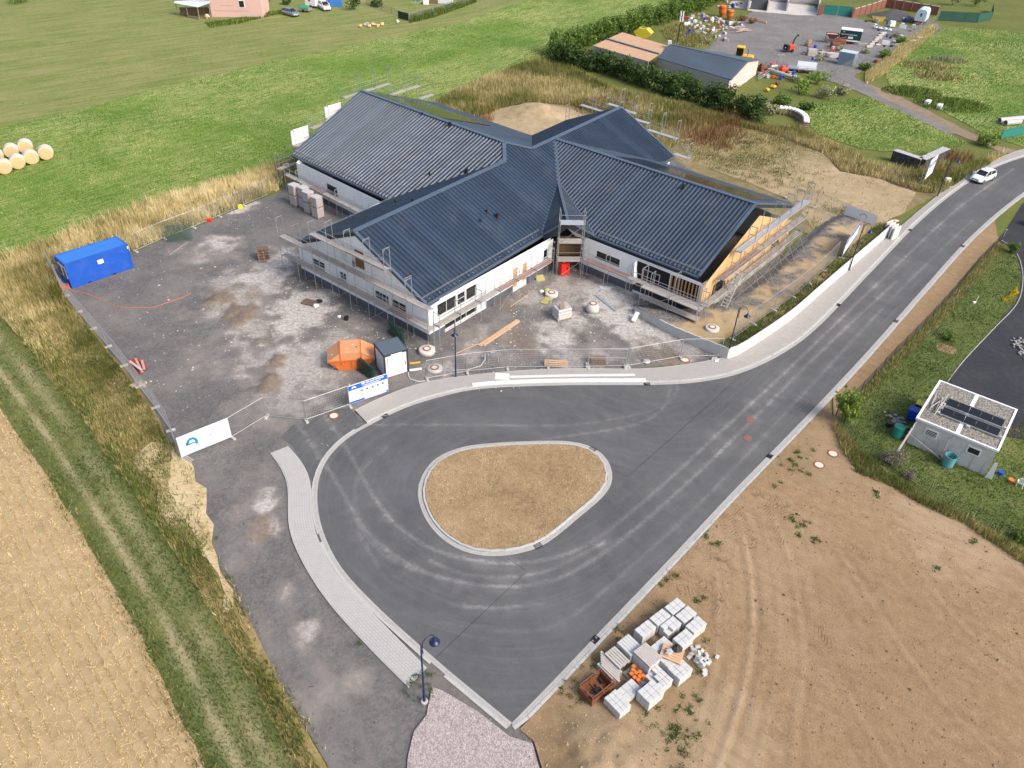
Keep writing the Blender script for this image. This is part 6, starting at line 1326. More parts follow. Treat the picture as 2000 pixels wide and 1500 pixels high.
# red box, insulation, sheets
t = thing('site_distribution_box', 'bright red site power box standing at the entrance', 'power box', G(1101, 536), R(28)); m_redb = M('bright red paint', (.72, .025, .012), .4, var=.08)
MB().rbox((0, 0, .75), (.95, .6, 1.3), .03).build('cabinet', m_redb, t); MB().box((0, 0, 1.42), (1.0, .66, .05)).build('lid', m_redb, t)
for x in (-.38, .38): MB().box((x, 0, .05), (.08, .5, .1)).build('foot', m_rl, t)
MB().box((-.1, -.05, 1.45), (.3, .2, .01)).build('label_plate', M('cream label', (.7, .6, .3), .6), t); MB().box((.2, -.31, .8), (.12, .02, .3)).build('latch', m_rl, t)
m_ins = M('mineral wool board', (.36, .33, .12), .95, var=.15, scale=5)
for k, (px, py, rz, s_, lb) in enumerate(((1056, 547, 25, (.9, 1.2, .06), 'olive insulation board leaning at the wall foot in the courtyard'), (1066, 588, -25, (.62, 1.3, .06), 'olive insulation board lying left of the wrapped stone pallet'), (1074, 583, -25, (.6, 1.2, .12), 'upper olive insulation board under the manhole ring'))):
    o = solo(MB().box((0, 0, .05), s_), 'insulation_board', m_ins, lb, 'insulation board', G(px, py)); o.rotation_euler = (R(25) if k == 0 else 0, 0, R(rz))
solo(MB().extr([(-.75, .35, .03), (-.6, -.25, .03), (.25, -.45, .05), (.75, .3, .03)], (0, 0, .02)), 'plaster_sheet', M('pale blue-white sheet', (.58, .63, .67), .7, var=.06), 'torn pale sheet lying in the courtyard', 'sheet', G(1185, 563))
a, b = G(1164, 577), G(1203, 608); solo(MB().sq((0, 0, .05), (*(b-a).xy, .05), .3, .06), 'metal_plank', M('blue-grey metal plank', (.30, .37, .42), .5, .3), 'grey-blue metal plank across the dust in the courtyard', 'plank', a)
t = thing('switch_box', 'long white switch box leaning on the grey terrace wall', 'switch box', G(1240, 626), R(60)); o = MB().rbox((0, 0, .1), (1.05, .38, .2), .03).build('housing', m_shw, t); o.rotation_euler = (0, R(-28), 0); o.location.z = .35
MB().path([(.4, 0, .3), (.8, .2, .05), (.9, -.3, .03), (.3, -.5, .03), (.5, -.2, .03)], .02).build('cable', m_rl, t)
solo(MB().sq((0, 0, .06), (.9, .25, .06), .09, .09), 'yellow_spirit_level', M('yellow enamel', (.8, .5, .03), .5), 'yellow batten lying right of the tool shed', 'batten', G(800, 711)); a = G(800, 725); solo(MB().sq((0, 0, .1), (1., .3, .1), .16, .12), 'white_duct', m_white, 'white plastic duct behind the fence right of the tool shed', 'duct', a)
solo(MB().path([(0, 0, .06), (.1, -.5, .05), (.3, -.9, .04), (1.0, -1.2, .04), (1.7, -1.1, .05)], .05), 'drain_hose', m_l, 'grey hose curling from the tool shed to the fence', 'hose', G(797, 728)); solo(MB().path([(0, 0, .5), (.05, -.6, .3), (-.3, -1.2, .06), (-1.3, -1.8, .05), (-2.6, -2.0, .05)], .05), 'corrugated_pipe', m_l, 'grey corrugated pipe behind the fence panels', 'pipe', G(947, 700))
t = thing('trestle', 'folding trestle with a power tool behind the pavement fence', 'trestle', G(963, 705), R(10))
for x in (-.45, .45):
    for y_ in (-.3, .3): MB().bar((x, y_, 0), (x*.8, 0, .75), .025, 5).build('leg', m_lightm, t)
MB().box((0, 0, .78), (1.0, .12, .06)).build('rail', m_lightm, t); MB().rbox((-.1, 0, .9), (.4, .3, .22), .04).build('tool', M('grey tool body', (.25, .28, .32), .5), t)
# empty frame (stand) by the pallets
t = thing('barrier_frame', 'empty grey steel frame standing between two fence panels', 'barrier', G(1147, 716), R(0))
MB().bar((0, 0, 0), (0, 0, 1.9), .025).build('post', m_lightm, t); MB().bar((3.3, .1, 0), (3.3, .1, 1.9), .025).build('post', m_lightm, t); MB().bar((0, 0, 1.88), (3.3, .1, 1.88), .025).build('rail', m_lightm, t); MB().bar((0, 0, 1.0), (3.3, .1, 1.0), .025).build('rail', m_lightm, t)
for x in (0, 3.3): MB().rbox((x, .05, .1), (.35, .7, .2), .04).build('foot', m_foot, t)
for px, py, lb in ((1263, 707, 'white crushed bag by the fence near the brown puddle'), (1396, 704, 'clear plastic bundle in the terrace wall corner')): solo(lump(.35, seed=px, sq=.35), 'plastic_bundle', m_film, lb, 'plastic bundle', G(px, py))
# wrapped brick pallets behind, two high
for k, (px, py) in enumerate(((579, 400), (597, 405), (606, 414), (622, 424))):
    for lv in range(2):
        lb = ['leftmost', 'second', 'third', 'rightmost'][k]+(' lower' if lv == 0 else ' upper')+' wrapped brick pallet by the left rear wall'
        t = thing('brick_pallet', lb, 'pallet load', G(px, py)+Vector((0, 0, lv*1.28)), R(-40+random.uniform(-4, 4)), 'wrapped brick pallets'); pallet_parts(t, 1.1, .95); MB().rbox((0, 0, .68), (1.08, .95, 1.06), .05).build('brick_load', m_film2, t); MB().rbox((0, 0, 1.23), (1.1, .97, .05), .02).build('film_top', m_film, t)
# small things on the left of the yard
solo(MB().rbox((0, 0, .22), (.5, .3, .44), .05).lathe([(.06, .43), (.06, .5), (.03, .52)], 8), 'canister', M('yellow plastic', (.85, .68, .02), .5), 'yellow canister at the meadow fence', 'canister', G(470, 407)); solo(MB().rbox((0, 0, .2), (.45, .35, .4), .03), 'crate', m_redb, 'small red crate at the meadow fence', 'crate', G(409, 433))
a, b = G(330, 499), G(369, 474); solo(MB().add([(0, 0, .04), (*(b-a).xy, .06), (*((b-a).xy+Vector((-.25, .3))), .06), (-.05, .18, .04)], [(0, 1, 2, 3)]).extr([(0, 0, .01), (*(b-a).xy, .03), (*((b-a).xy+Vector((-.25, .3))), .03), (-.05, .18, .01)], (0, 0, .03)), 'board', m_palg, 'tapered pale board lying before the green mesh panels', 'board', a)
m_grn = M('dark green mesh paint', (.02, .075, .055), .5, .2, var=.2)
def meshpanel(loc, rz, w, h, tilt, label, n=14, mat=None, grp='green mesh panels'):
    t = thing('green_fence_section', label, 'mesh panel', loc, rz, grp); t.rotation_euler = (tilt, 0, rz); mt = mat or m_grn
    MB().bar((0, 0, 0), (0, 0, h), .02, 4).bar((w, 0, 0), (w, 0, h), .02, 4).bar((0, 0, h), (w, 0, h), .02, 4).bar((0, 0, .02), (w, 0, .02), .02, 4).build('frame', mt, t)
    mb = MB()
    for i in range(1, n): mb.sq((w*i/n, 0, 0), (w*i/n, 0, h), .016)
    for i in range(1, 6): mb.sq((0, .01, h*i/6), (w, .01, h*i/6), .014)
    o = mb.build('wire_infill', mt, t); o['kind'] = 'stuff'; return t
for k in range(3): meshpanel(G(325, 474)+Vector((.05*k, .18*k, 0)), R(17+3*k), 2.5, 1.6, R(-24-6*k), ['front', 'middle', 'rear'][k]+' green mesh panel leaning on the meadow fence', 18)
for k in range(4): meshpanel(G(792, 676)+Vector((-.1*k, .15*k, 0)), R(128+2*k), 2.4, 1.25, R(6*k-8), ORD[k]+' green mesh panel stacked behind the tool shed', 16)
for k in range(4): meshpanel(G(735, 741)+Vector((-.12*k, -.05*k, 0)), R(132+2*k), 1.9, 1.2, R(5*k-8), ORD[k]+' green mesh panel stacked behind the blue banner', 16)
m_cor = M('orange cable', (.75, .20, .06), .6)
solo(MB().path([(.45*math.cos(a*.7), .32*math.sin(a*.7), .04+.012*a) for a in range(0, 44)], .022, 5), 'cable_coil', m_cor, 'orange cable coil at the foot of the blue container', 'cable', G(128, 566))
pts = [(138, 567), (170, 574), (205, 590), (237, 600), (270, 601), (300, 600), (325, 592), (355, 582), (373, 573)]; pp = catmull(PL(pts), .6); c = pp[0]
solo(MB().path([(x-c[0], y-c[1], .03) for x, y in pp], .02, 4), 'extension_cable', m_cor, 'thin orange cable snaking across the gravel from the blue container', 'cable', (*c, 0))
m_redw = M('red stained boards', (.34, .035, .03), .7, var=.2, scale=2); m_pnk = M('faded pink board', (.50, .25, .20), .8, var=.2)
for k, (dx, dy, rz, ln, mt) in enumerate(((0, 0, -52, 2.6, m_redw), (.28, .1, -50, 2.5, m_redw), (.5, .15, -55, 2.3, m_pnk), (.75, .35, -47, 1.8, m_redw), (.9, .1, -60, 1.5, m_pnk), (.35, -.1, -38, 1.9, m_palg))):
    o = solo(MB().box((0, 0, .05+.05*k), (ln, .2, .04)), 'red_board', mt, ['lowest red board', 'second red board', 'pale pink board', 'short red board', 'short pink board', 'grey plank across the red boards'][k]+' in the pile by the verge fence', 'board', G(266, 718)+Vector((dx-.3, dy, 0)), 'boards by the verge fence'); o.rotation_euler.z = R(rz)
mb = MB()
for k in range(26): q = lump(random.uniform(.08, .2), seed=k); dx, dy = random.gauss(0, .3), random.gauss(0, .25); mb.add([(x+dx, y+dy, z*.8) for x, y, z in q.v], q.f)
o = solo(mb, 'stone_pile', M('yellowish rubble', (.42, .35, .25), .9, var=.3, scale=4), 'small heap of pale rubble by the verge fence', 'rubble', G(275, 752)); o['kind'] = 'stuff'
# ================================================================== stacked paving blocks bottom right
m_blk1 = M('light grey paving block', (.50, .505, .50), .88, var=.1, scale=3, dirt=((.38, .38, .37), .4), bump=.1); m_strap = M('black strap', (.02, .02, .022), .6)
Z6 = lambda x, y, z=.85: G(1100+x/5.357, 1140+y/5.357, z)
e = Z6(1050, 265)-Z6(905, 375); RB = math.atan2(e.y, e.x)
_bk = {}
def blockmesh(d):
    k = tuple(round(v, 3) for v in d)
    if k not in _bk: _bk[k] = MB().rbox((0, 0, 0), (d[0]-.012, d[1]-.012, d[2]-.008), .012).mesh('paving_block', m_blk1)
    return _bk[k]
def blocks(x, y, label, nx=3, ny=2, nl=4, L=1.14, W=.68, H=.75, drot=0., skip=(), strap=False, z=None):
    p = Z6(x, y, H+.1); t = thing('block_stack', label, 'paving blocks', (p.x, p.y, .04), RB+drot, 'stacks of paving blocks')
    for sx in (-.45, 0, .45): MB().box((sx*L, 0, .03), (.1, W-.04, .08)).build('bearer', m_pal, t)
    for l in range(nl):
        for i in range(nx):
            for j in range(ny):
                if l == nl-1 and (i, j) in skip: continue
                o = link(bpy.data.objects.new('paving_block', blockmesh((L/nx, W/ny, H/nl))), t)
                o.location = (-L/2+L*(i+.5)/nx+random.uniform(-.004, .004), -W/2+W*(j+.5)/ny, .09+H*(l+.5)/nl); o.rotation_euler.z = random.uniform(-.008, .008)
    return t
blocks(1170, 235, 'strapped light grey block stack at the far right corner of the block store', ny=2); blocks(1285, 320, 'block stack behind the one with printed cardboard side'); blocks(1015, 350, 'block stack in the second row beside the kerb'); s4 = blocks(1390, 430, 'block stack at the right edge of the back row')
blocks(1125, 430, 'block stack with torn film and missing corner blocks', nx=3, ny=2, skip=((0, 0),)); blocks(860, 470, 'block stack nearest the kerb in the back rows'); blocks(1260, 565, 'block stack in the middle of the right side'); blocks(695, 640, 'stack of long grey kerb slabs near the gutter', 1, 5, 4, 1.1, .95, .75, R(-90)); blocks(1030, 645, 'block stack behind the slatted top stack')
sA = blocks(880, 760, 'tall block stack with a pallet laid on top', 3, 2, 4, 1.2, 1.0, .85, R(-90)); pt = pallet(sA.location+Vector((0, 0, .95)), RB-R(90), 'pale pallet lying on the tall block stack', 1.25, 1.0, m_palg, 0, 7)
sB = blocks(1085, 760, 'block stack carrying a pallet and a black bag', 3, 2, 4, 1.2, 1., .75, R(-90)); pallet(sB.location+Vector((.28, .1, .86)), RB+R(-65), 'light pallet tilted on the block stack', 1.2, .9, m_beam, R(6), 6)
solo(lump(.3, seed=21, sq=.5), 'work_bag', m_strap, 'black bag on the tilted pallet over the blocks', 'bag', sB.location+Vector((.55, .35, 1.02))); solo(lump(.22, seed=22, sq=.4), 'plastic_wrap', m_film, 'white plastic wrap on the tilted pallet', 'plastic', sB.location+Vector((.1, .1, 1.05)))
blocks(1225, 890, 'block stack at the front right of the block store', 3, 3, 4, 1.1, .9, .72); blocks(1005, 975, 'block stack with an uneven stepped top', 3, 4, 3, 1.2, .95, .62, R(-90), skip=((0, 0), (0, 1), (1, 0))); blocks(920, 1125, 'large block stack in front of the stepped one', 3, 3, 4, 1.2, .9, .78); blocks(690, 1110, 'low block stack with loose blocks near the rusty crate', 3, 2, 2, 1.2, .8, .42, 0); blocks(570, 1235, 'front-most block stack with loose stones on top', 4, 3, 3, 1.2, .85, .55, R(-90))
for k, (x, y, r_) in enumerate(((1340, 730, 10), (1370, 690, 60), (1420, 720, 30), (1400, 770, 80), (1440, 780, 15), (1450, 820, 45), (1490, 780, 70), (1470, 850, 20), (1510, 830, 55), (1430, 840, 5), (1530, 800, 30), (1390, 810, 40), (1610, 765, 20), (1480, 905, 5), (1480, 940, 10), (1350, 670, 30), (1410, 650, 60), (1320, 760, 12), (1500, 740, 33), (1455, 700, 20))):
    far = k in (12, 13, 14); h = 0 if far or k > 7 else .25*(k % 3)
    o = link(bpy.data.objects.new('loose_block', blockmesh((.3, .2, .16)))); o.location = Z6(x, y, .15+h)-Vector((0, 0, .05)); o.rotation_euler = (0 if far else random.uniform(-.5, .5), random.uniform(-.4, .4) if not far else 0, R(r_*3))
    tag(o, 'single grey paving block lying apart on the earth' if far else 'loose grey block in the tumbled heap beside the stacks', 'paving block', 'lone paving blocks' if far else 'tumbled paving blocks')
for k in range(5):
    p = Z6(565, 770, .2+.14*k); pallet((p.x, p.y, .05+.146*k), RB-R(90), ['lowest', 'second', 'third', 'fourth', 'topmost'][k]+' grey pallet in the stack by the gutter', 1.2, .8, m_palg, 0, 5, 'grey pallets by the gutter')
p = Z6(485, 885, .4)
for k in range(6): o = solo(MB().box((0, 0, 0), (1.35, .13, .08)), 'long_board', m_palg, ORD[k]+' pale board of the pile behind the rusty crate', 'board', (p.x, p.y-.38+.15*k+.03, .5+.02*k), 'pale boards behind the crate'); o.rotation_euler.z = RB-R(88)
t = thing('board_trestle', 'stack of grey pallets under the pale boards behind the rusty crate', 'pallets', (p.x, p.y, .03), RB-R(90)); pallet_parts(t, 1.2, .8, 0, m_palg); pallet_parts(t, 1.2, .8, .146, m_palg); pallet_parts(t, 1.2, .8, .292, m_palg)
p = Z6(765, 970, .15); t = pallet((p.x, p.y, .05), RB-R(90), 'pallet carrying the orange pipe ends', 1.25, .9, m_palg)
m_pipe = M('orange sewer pipe', (.62, .17, .035), .5, var=.15); m_pipeb = M('inside of pipe cap', (.70, .26, .06), .6)
for k, (x, y) in enumerate(((740, 862), (732, 900), (715, 940), (762, 932), (802, 922), (748, 978), (800, 968), (838, 962), (785, 1006))):
    p = Z6(x, y, .55); o = MB(); o.lathe([(.1, 0), (.1, .3), (.115, .31), (.115, .38), (.09, .38)], 14); solo(o, 'pipe_cap', m_pipe, 'short orange pipe fitting standing on the pallet', 'pipe', (p.x, p.y, .2), 'orange pipe fittings on the pallet')
m_rsty = M('rusty crate steel', (.17, .06, .03), .8, var=.35, scale=5, dirt=((.30, .14, .05), .5))
p = (Z6(345, 1090, .4)); t = thing('mesh_crate', 'rusty double stillage crate at the end of the pallet row', 'crate', (p.x, p.y, .03), RB+R(0)); cw, cl, ch = 1.0, 1.6, .85
for x in (-cl/2, 0, cl/2):
    for y_ in (-cw/2, cw/2): MB().sq((x, y_, 0), (x, y_, ch), .06).build('post', m_rsty, t)
for z in (.2, ch-.03):
    for y_ in (-cw/2, cw/2): MB().sq((-cl/2, y_, z), (cl/2, y_, z), .05).build('rail', m_rsty, t)
    for x in (-cl/2, 0, cl/2): MB().sq((x, -cw/2, z), (x, cw/2, z), .05).build('rail', m_rsty, t)
for y_ in (-cw/2, cw/2): MB().box((0, y_, .32), (cl, .02, .5)).build('side_plate', m_rsty, t)
for x in (-cl/2, cl/2): MB().box((x, 0, .32), (.02, cw, .5)).build('end_plate', m_rsty, t)
MB().box((0, 0, .1), (cl, cw, .03)).build('floor', m_rsty, t)
for k in range(8): o = MB().box((random.uniform(-.6, .6), random.uniform(-.3, .3), .2+random.random()*.1), (.3, .15, .12), random.uniform(0, 3)).build('scrap', m_strap if k % 3 else m_rsty, t)
# ================================================================== foliage helpers
def leaves(name, clumps_, per, size, mat, parent=None, tb=0., squash=1., zmin=.05):
    """leaf-sized quads spread through and over a set of clumps (world or parent-local points)"""
    Vs, Ts = [], []
    for (cx, cy, cz, r) in clumps_:
        n = max(8, int(per*r*r)); d = RNG.normal(0, 1, (n, 3)); d /= np.linalg.norm(d, axis=1)[:, None]
        rad = r*RNG.uniform(.35, 1.08, n)**.6; c = d*rad[:, None]; c[:, 2] *= squash
        c += np.array([cx, cy, cz]); k = c[:, 2] > zmin; c = c[k]; d = d[k]; n = len(c)
        nn = d+RNG.normal(0, .55, (n, 3)); nn[:, 2] += .35; nn /= np.linalg.norm(nn, axis=1)[:, None]
        a = np.cross(nn, RNG.normal(0, 1, (n, 3))); a /= np.linalg.norm(a, axis=1)[:, None]; b = np.cross(nn, a)
        s = size*RNG.uniform(.5, 1.3, n)[:, None]; a = a*s; b = b*s*.6
        Vs.append(np.stack([c-a, c+b, c+a, c-b], 1).reshape(-1, 3))
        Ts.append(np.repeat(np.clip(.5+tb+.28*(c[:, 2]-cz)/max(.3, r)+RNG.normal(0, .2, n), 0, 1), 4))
    return trimesh(name, np.concatenate(Vs), mat, np.concatenate(Ts), parent, 4)
ml_dark = leafmat('dark hedge leaf', [(0, (.014, .028, .008)), (.5, (.034, .062, .016)), (1, (.075, .115, .03))], .2)
ml_mid = leafmat('mid green leaf', [(0, (.03, .06, .012)), (.5, (.065, .115, .022)), (1, (.14, .20, .045))], .3)
ml_lite = leafmat('fresh green leaf', [(0, (.045, .09, .012)), (.5, (.10, .17, .025)), (1, (.22, .28, .06))], .35)
ml_grey = leafmat('grey-green leaf', [(0, (.07, .085, .045)), (.5, (.16, .17, .095)), (1, (.32, .32, .20))], .25)
m_bark = M('bark', (.10, .075, .05), .9, var=.3, scale=8)
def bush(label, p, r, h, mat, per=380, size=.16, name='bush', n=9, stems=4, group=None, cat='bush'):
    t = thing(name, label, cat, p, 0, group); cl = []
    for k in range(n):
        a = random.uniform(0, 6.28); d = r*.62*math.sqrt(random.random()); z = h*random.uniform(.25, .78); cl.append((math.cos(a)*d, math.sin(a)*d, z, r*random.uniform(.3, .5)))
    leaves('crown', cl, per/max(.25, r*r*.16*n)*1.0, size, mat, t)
    for k in range(stems): a = random.uniform(0, 6.28); MB().bar((0, 0, -.05), (math.cos(a)*r*.4, math.sin(a)*r*.4, h*.65), .05, 5, .015).build('trunk', m_bark, t)
    return t
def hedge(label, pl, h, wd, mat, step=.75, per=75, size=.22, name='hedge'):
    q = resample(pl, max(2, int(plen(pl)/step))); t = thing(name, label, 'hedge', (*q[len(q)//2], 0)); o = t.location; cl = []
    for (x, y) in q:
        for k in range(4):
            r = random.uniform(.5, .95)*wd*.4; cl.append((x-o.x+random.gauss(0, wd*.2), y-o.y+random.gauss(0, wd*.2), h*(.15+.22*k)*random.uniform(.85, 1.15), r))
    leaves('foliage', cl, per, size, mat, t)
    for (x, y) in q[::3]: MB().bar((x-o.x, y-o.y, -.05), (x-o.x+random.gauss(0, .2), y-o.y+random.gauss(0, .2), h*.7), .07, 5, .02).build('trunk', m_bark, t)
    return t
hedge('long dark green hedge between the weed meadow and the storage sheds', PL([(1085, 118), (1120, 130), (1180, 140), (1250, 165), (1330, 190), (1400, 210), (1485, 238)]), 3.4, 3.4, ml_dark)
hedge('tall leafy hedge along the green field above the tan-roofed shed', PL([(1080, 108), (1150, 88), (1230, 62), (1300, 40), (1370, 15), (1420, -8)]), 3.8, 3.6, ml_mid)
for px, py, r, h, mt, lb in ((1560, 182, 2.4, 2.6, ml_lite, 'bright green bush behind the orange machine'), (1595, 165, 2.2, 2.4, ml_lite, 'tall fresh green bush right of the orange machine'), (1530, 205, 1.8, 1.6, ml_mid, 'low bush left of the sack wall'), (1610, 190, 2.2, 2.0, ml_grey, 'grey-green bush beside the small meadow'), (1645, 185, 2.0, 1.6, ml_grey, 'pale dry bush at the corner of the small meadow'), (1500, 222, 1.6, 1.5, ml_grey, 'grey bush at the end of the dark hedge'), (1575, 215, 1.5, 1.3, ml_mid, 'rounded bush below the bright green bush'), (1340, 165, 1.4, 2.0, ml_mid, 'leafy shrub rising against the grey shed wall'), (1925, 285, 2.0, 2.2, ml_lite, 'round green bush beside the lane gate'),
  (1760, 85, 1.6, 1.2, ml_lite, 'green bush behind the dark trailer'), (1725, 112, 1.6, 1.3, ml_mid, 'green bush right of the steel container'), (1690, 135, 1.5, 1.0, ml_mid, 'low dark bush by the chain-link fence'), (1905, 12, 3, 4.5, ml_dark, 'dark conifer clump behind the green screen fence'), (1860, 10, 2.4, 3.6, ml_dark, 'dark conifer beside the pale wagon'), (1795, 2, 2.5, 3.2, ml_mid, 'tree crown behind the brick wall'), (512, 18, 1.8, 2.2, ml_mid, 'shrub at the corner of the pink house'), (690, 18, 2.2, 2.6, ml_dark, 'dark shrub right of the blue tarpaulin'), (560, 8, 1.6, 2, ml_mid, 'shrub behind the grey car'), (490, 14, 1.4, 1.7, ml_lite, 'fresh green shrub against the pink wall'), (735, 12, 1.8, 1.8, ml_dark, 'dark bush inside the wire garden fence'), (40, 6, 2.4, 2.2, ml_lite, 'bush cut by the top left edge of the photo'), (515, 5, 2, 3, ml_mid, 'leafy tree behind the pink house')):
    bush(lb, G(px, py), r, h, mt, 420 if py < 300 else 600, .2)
bush('round green bush beside the dark driveway', G(1975, 492), .95, 1.2, ml_mid, 600, .09, n=8); bush('small green shrub on a bare patch in the garden', G(1852, 665), .95, 1., ml_mid, 600, .08); bush('dark bush cut by the right edge beside the driveway mouth', G(2010, 440), 1.2, 1.2, ml_mid, 500, .1); bush('mauve-grey heather bush at the garden corner', G(1740, 905), 1.15, 1.1, leafmat('heather leaf', [(0, (.04, .04, .03)), (.5, (.10, .09, .075)), (1, (.24, .19, .17))]), 800, .07, n=10); bush('small purple-grey bush further along the garden edge', G(1775, 935), .6, .6, leafmat('heather leaf pale', [(0, (.06, .05, .045)), (1, (.24, .18, .18))]), 400, .07)
bush('bright green shrub at the right edge of the earth plot', G(1995, 1050), .9, .8, ml_lite, 500, .09)
# young tree by the roadside
t = thing('young_tree', 'light green young tree with upright shoots at the corner of the earth plot', 'tree', G(1648, 825)); cl = []; br = []
MB().bar((0, 0, 0), (0, 0, 1.0), .07, 7, .05).build('trunk', m_bark, t)
for k in range(30):
    a = random.uniform(0, 6.28); sp = random.uniform(.25, 1.5); hgt = random.uniform(1.5, 3.3)-.35*sp; e_ = Vector((math.cos(a)*sp, math.sin(a)*sp, hgt)); st_ = Vector((0, 0, random.uniform(.4, .9)))
    MB().bar(st_, e_, .022, 4, .006).build('branch', m_bark, t)
    for f in (.45, .6, .75, .88, 1.0, 1.08): q = st_.lerp(e_, f); cl.append((q.x+random.gauss(0, .07), q.y+random.gauss(0, .07), q.z, .25*(1.35-f*.75)))
leaves('crown', cl, 620, .085, ml_lite, t, .05)
# ================================================================== flat-roofed hut in the garden
hz = 2.5; c0, c1_, c2_, c3_ = G(1789, 816, hz), G(1951, 882, hz), G(2000, 808, hz), G(1845, 746, hz)
ux = (c1_-c0); Lx = ux.length; ux = ux/Lx; rz = math.atan2(ux.y, ux.x); Ly = (c3_-c0).length
t = thing('garden_hut', 'weathered white flat-roofed hut with gravel roof and solar panels', 'hut', (c0.x, c0.y, 0), rz); m_hut = M('stained white cladding', (.55, .54, .52), .85, var=.12, scale=1.4, dirt=((.34, .32, .28), .6)); m_trim = M('white roof trim', (.75, .76, .78), .5, var=.04)
m_rgr, _nt = newmat('roof gravel'); _v = voro(_nt, 14); surf(_nt, mix(_nt, rng(_nt, _v, .1, .9), (.06, .055, .05), (.36, .33, .28)), .95, 0, voro(_nt, 14, None, 'F1', 'Distance'), .6, .03)
Ly = max(4.6, Ly)
MB().bbox((.08, .08, 0), (Lx-.08, Ly-.08, hz-.12)).build('wall', m_hut, t); MB().bbox((.15, .15, hz-.12), (Lx-.15, Ly-.15, hz-.03)).build('roof', m_rgr, t)
for a, b in (((0, 0), (Lx, .16)), ((0, Ly-.16), (Lx, Ly)), ((0, .16), (.16, Ly-.16)), ((Lx-.16, .16), (Lx, Ly-.16)), ((Lx/2-.14, .16), (Lx/2+.14, Ly-.16))): MB().bbox((*a, hz-.14), (*b, hz+(.03 if a[0] != Lx/2-.14 else -.005))).build('roof_trim', m_trim, t)
for x in (.9, 3.9):
    f = MB().bbox((x, .03, 1.35), (x+.95, .09, 2.0)).build('window', m_trim, t); MB().bbox((x+.1, .015, 1.45), (x+.85, .05, 1.9)).build('pane', m_glass, f)
    if x < 2:
        for k in range(3): MB().bbox((x+.1, .0, 1.52+k*.13), (x+.85, .02, 1.55+k*.13)).build('window_bar', m_trim, f)
MB().path([(2.85, .0, 2.2), (2.85, -.04, 2.1), (2.6, -.04, 1.9), (2.6, -.04, .2)], .04, 6).build('downpipe', m_l, t); MB().path([(.15, 0, 2.2), (.1, -.1, 2.0), (.1, -.3, 1.8)], .05, 6).build('downpipe', m_l, t)
for k in range(7): x = Lx*(k+.5)/7; MB().bbox((x-.01, .065, .1), (x+.01, .085, 1.3)).build('cladding_joint', m_gry, t)
hp = lambda x, y_, z: Vector((c0.x+ux.x*x-ux.y*y_, c0.y+ux.y*x+ux.x*y_, z))
sp = thing('roof_solar_array', 'two rows of small dark solar panels on the hut roof', 'solar panels', hp(3.3, 2.6, hz-.02), rz)
for r_, (yy, tl) in enumerate(((-.65, 25), (.75, 25))):
    for k in range(5): o = MB().box((0, 0, 0), (.78, .75, .03)).build('solar_panel', m_pv, sp); o.location = (-1.6+k*.8, yy, .28); o.rotation_euler = (R(tl), 0, 0)
    MB().sq((-2.1, yy-.36, .1), (2.1, yy-.36, .1), .08, .1).build('rail', m_lightm, sp); MB().sq((-2.1, yy+.3, .42), (2.1, yy+.3, .42), .05, .05).build('rail', m_lightm, sp)
for x, y_ in ((-2.2, -.9), (-2.2, .5), (0, -.2), (0, -1.2), (2.2, -.9), (2.2, .5)): MB().rbox((x, y_, .1), (.3, .2, .2), .03).build('ballast_block', m_foot, sp)
for k in range(12):
    o = solo(MB().box((0, 0, 0), (2.0+random.uniform(-.5, .4), .06, .05)), 'roof_lath', m_palg, 'pale lath in the loose bundle on the hut roof', 'lath', hp(.95+random.gauss(0, .22), 3.0+random.gauss(0, .35), hz+.02+.02*k), 'laths on the hut roof'); o.rotation_euler.z = rz+R(90+random.uniform(-16, 10))
solo(MB().lathe([(.36, 0), (.4, .1), (.42, 1.0), (.45, 1.02), (.4, 1.02), (.36, .15)], 18), 'water_butt', M('teal plastic', (.12, .33, .36), .5, var=.1), 'open teal water barrel at the hut wall', 'barrel', hp(3.25, -.6, 0), smooth=False)
solo(MB().lathe([(.36, 0), (.4, .1), (.4, .95), (.42, 1.0), (.2, 1.03)], 18), 'rain_barrel', M('green plastic', (.02, .26, .18), .5, var=.1), 'green lidded barrel left of the hut', 'barrel', hp(-.75, .35, 0))
a = hp(.1, -.2, 1.75); b = G(1752, 884, .9); solo(MB().sq((0, 0, 0), tuple(b-a), .12, .12), 'rain_gutter', m_palg, 'detached gutter running from the hut towards the earth plot', 'gutter', a); a, b = hp(.1, -.15, 1.0), hp(2.6, -.3, .15); solo(MB().sq((0, 0, 0), tuple(b-a), .06, .08), 'leaning_plank', m_palg, 'thin white plank leaning along the hut wall', 'plank', a)
def bin_(label, p, rz, mat, lidm, s=1.):
    t = thing('wheelie_bin', label, 'bin', p, rz); MB().add([(-.24*s, -.26*s, .08), (.24*s, -.26*s, .08), (.24*s, .26*s, .08), (-.24*s, .26*s, .08), (-.3*s, -.34*s, .98), (.3*s, -.34*s, .98), (.3*s, .34*s, .98), (-.3*s, .34*s, .98)], ((3,2,1,0),(4,5,6,7),(0,1,5,4),(1,2,6,5),(2,3,7,6),(3,0,4,7))).build('body', mat, t); MB().rbox((0, 0, 1.02), (.64*s, .74*s, .09), .03).build('lid', lidm, t)
    for x in (-.2, .2): o = MB().lathe([(.1, -.02), (.1, .02)], 12).build('wheel', m_rl, t); o.location = (x, .3, .1); o.rotation_euler = (0, R(90), 0)
m_bb = M('blue bin plastic', (.01, .06, .42), .5); bin_('blue wheeled bin behind the hut', hp(-.55, 3.3, 0), rz, m_bb, m_bb, 1.1); bin_('dark bin with yellow lid behind the hut', hp(-.4, 4.5, 0), rz, m_rl, M('yellow lid plastic', (.72, .60, .08), .5), 1.)
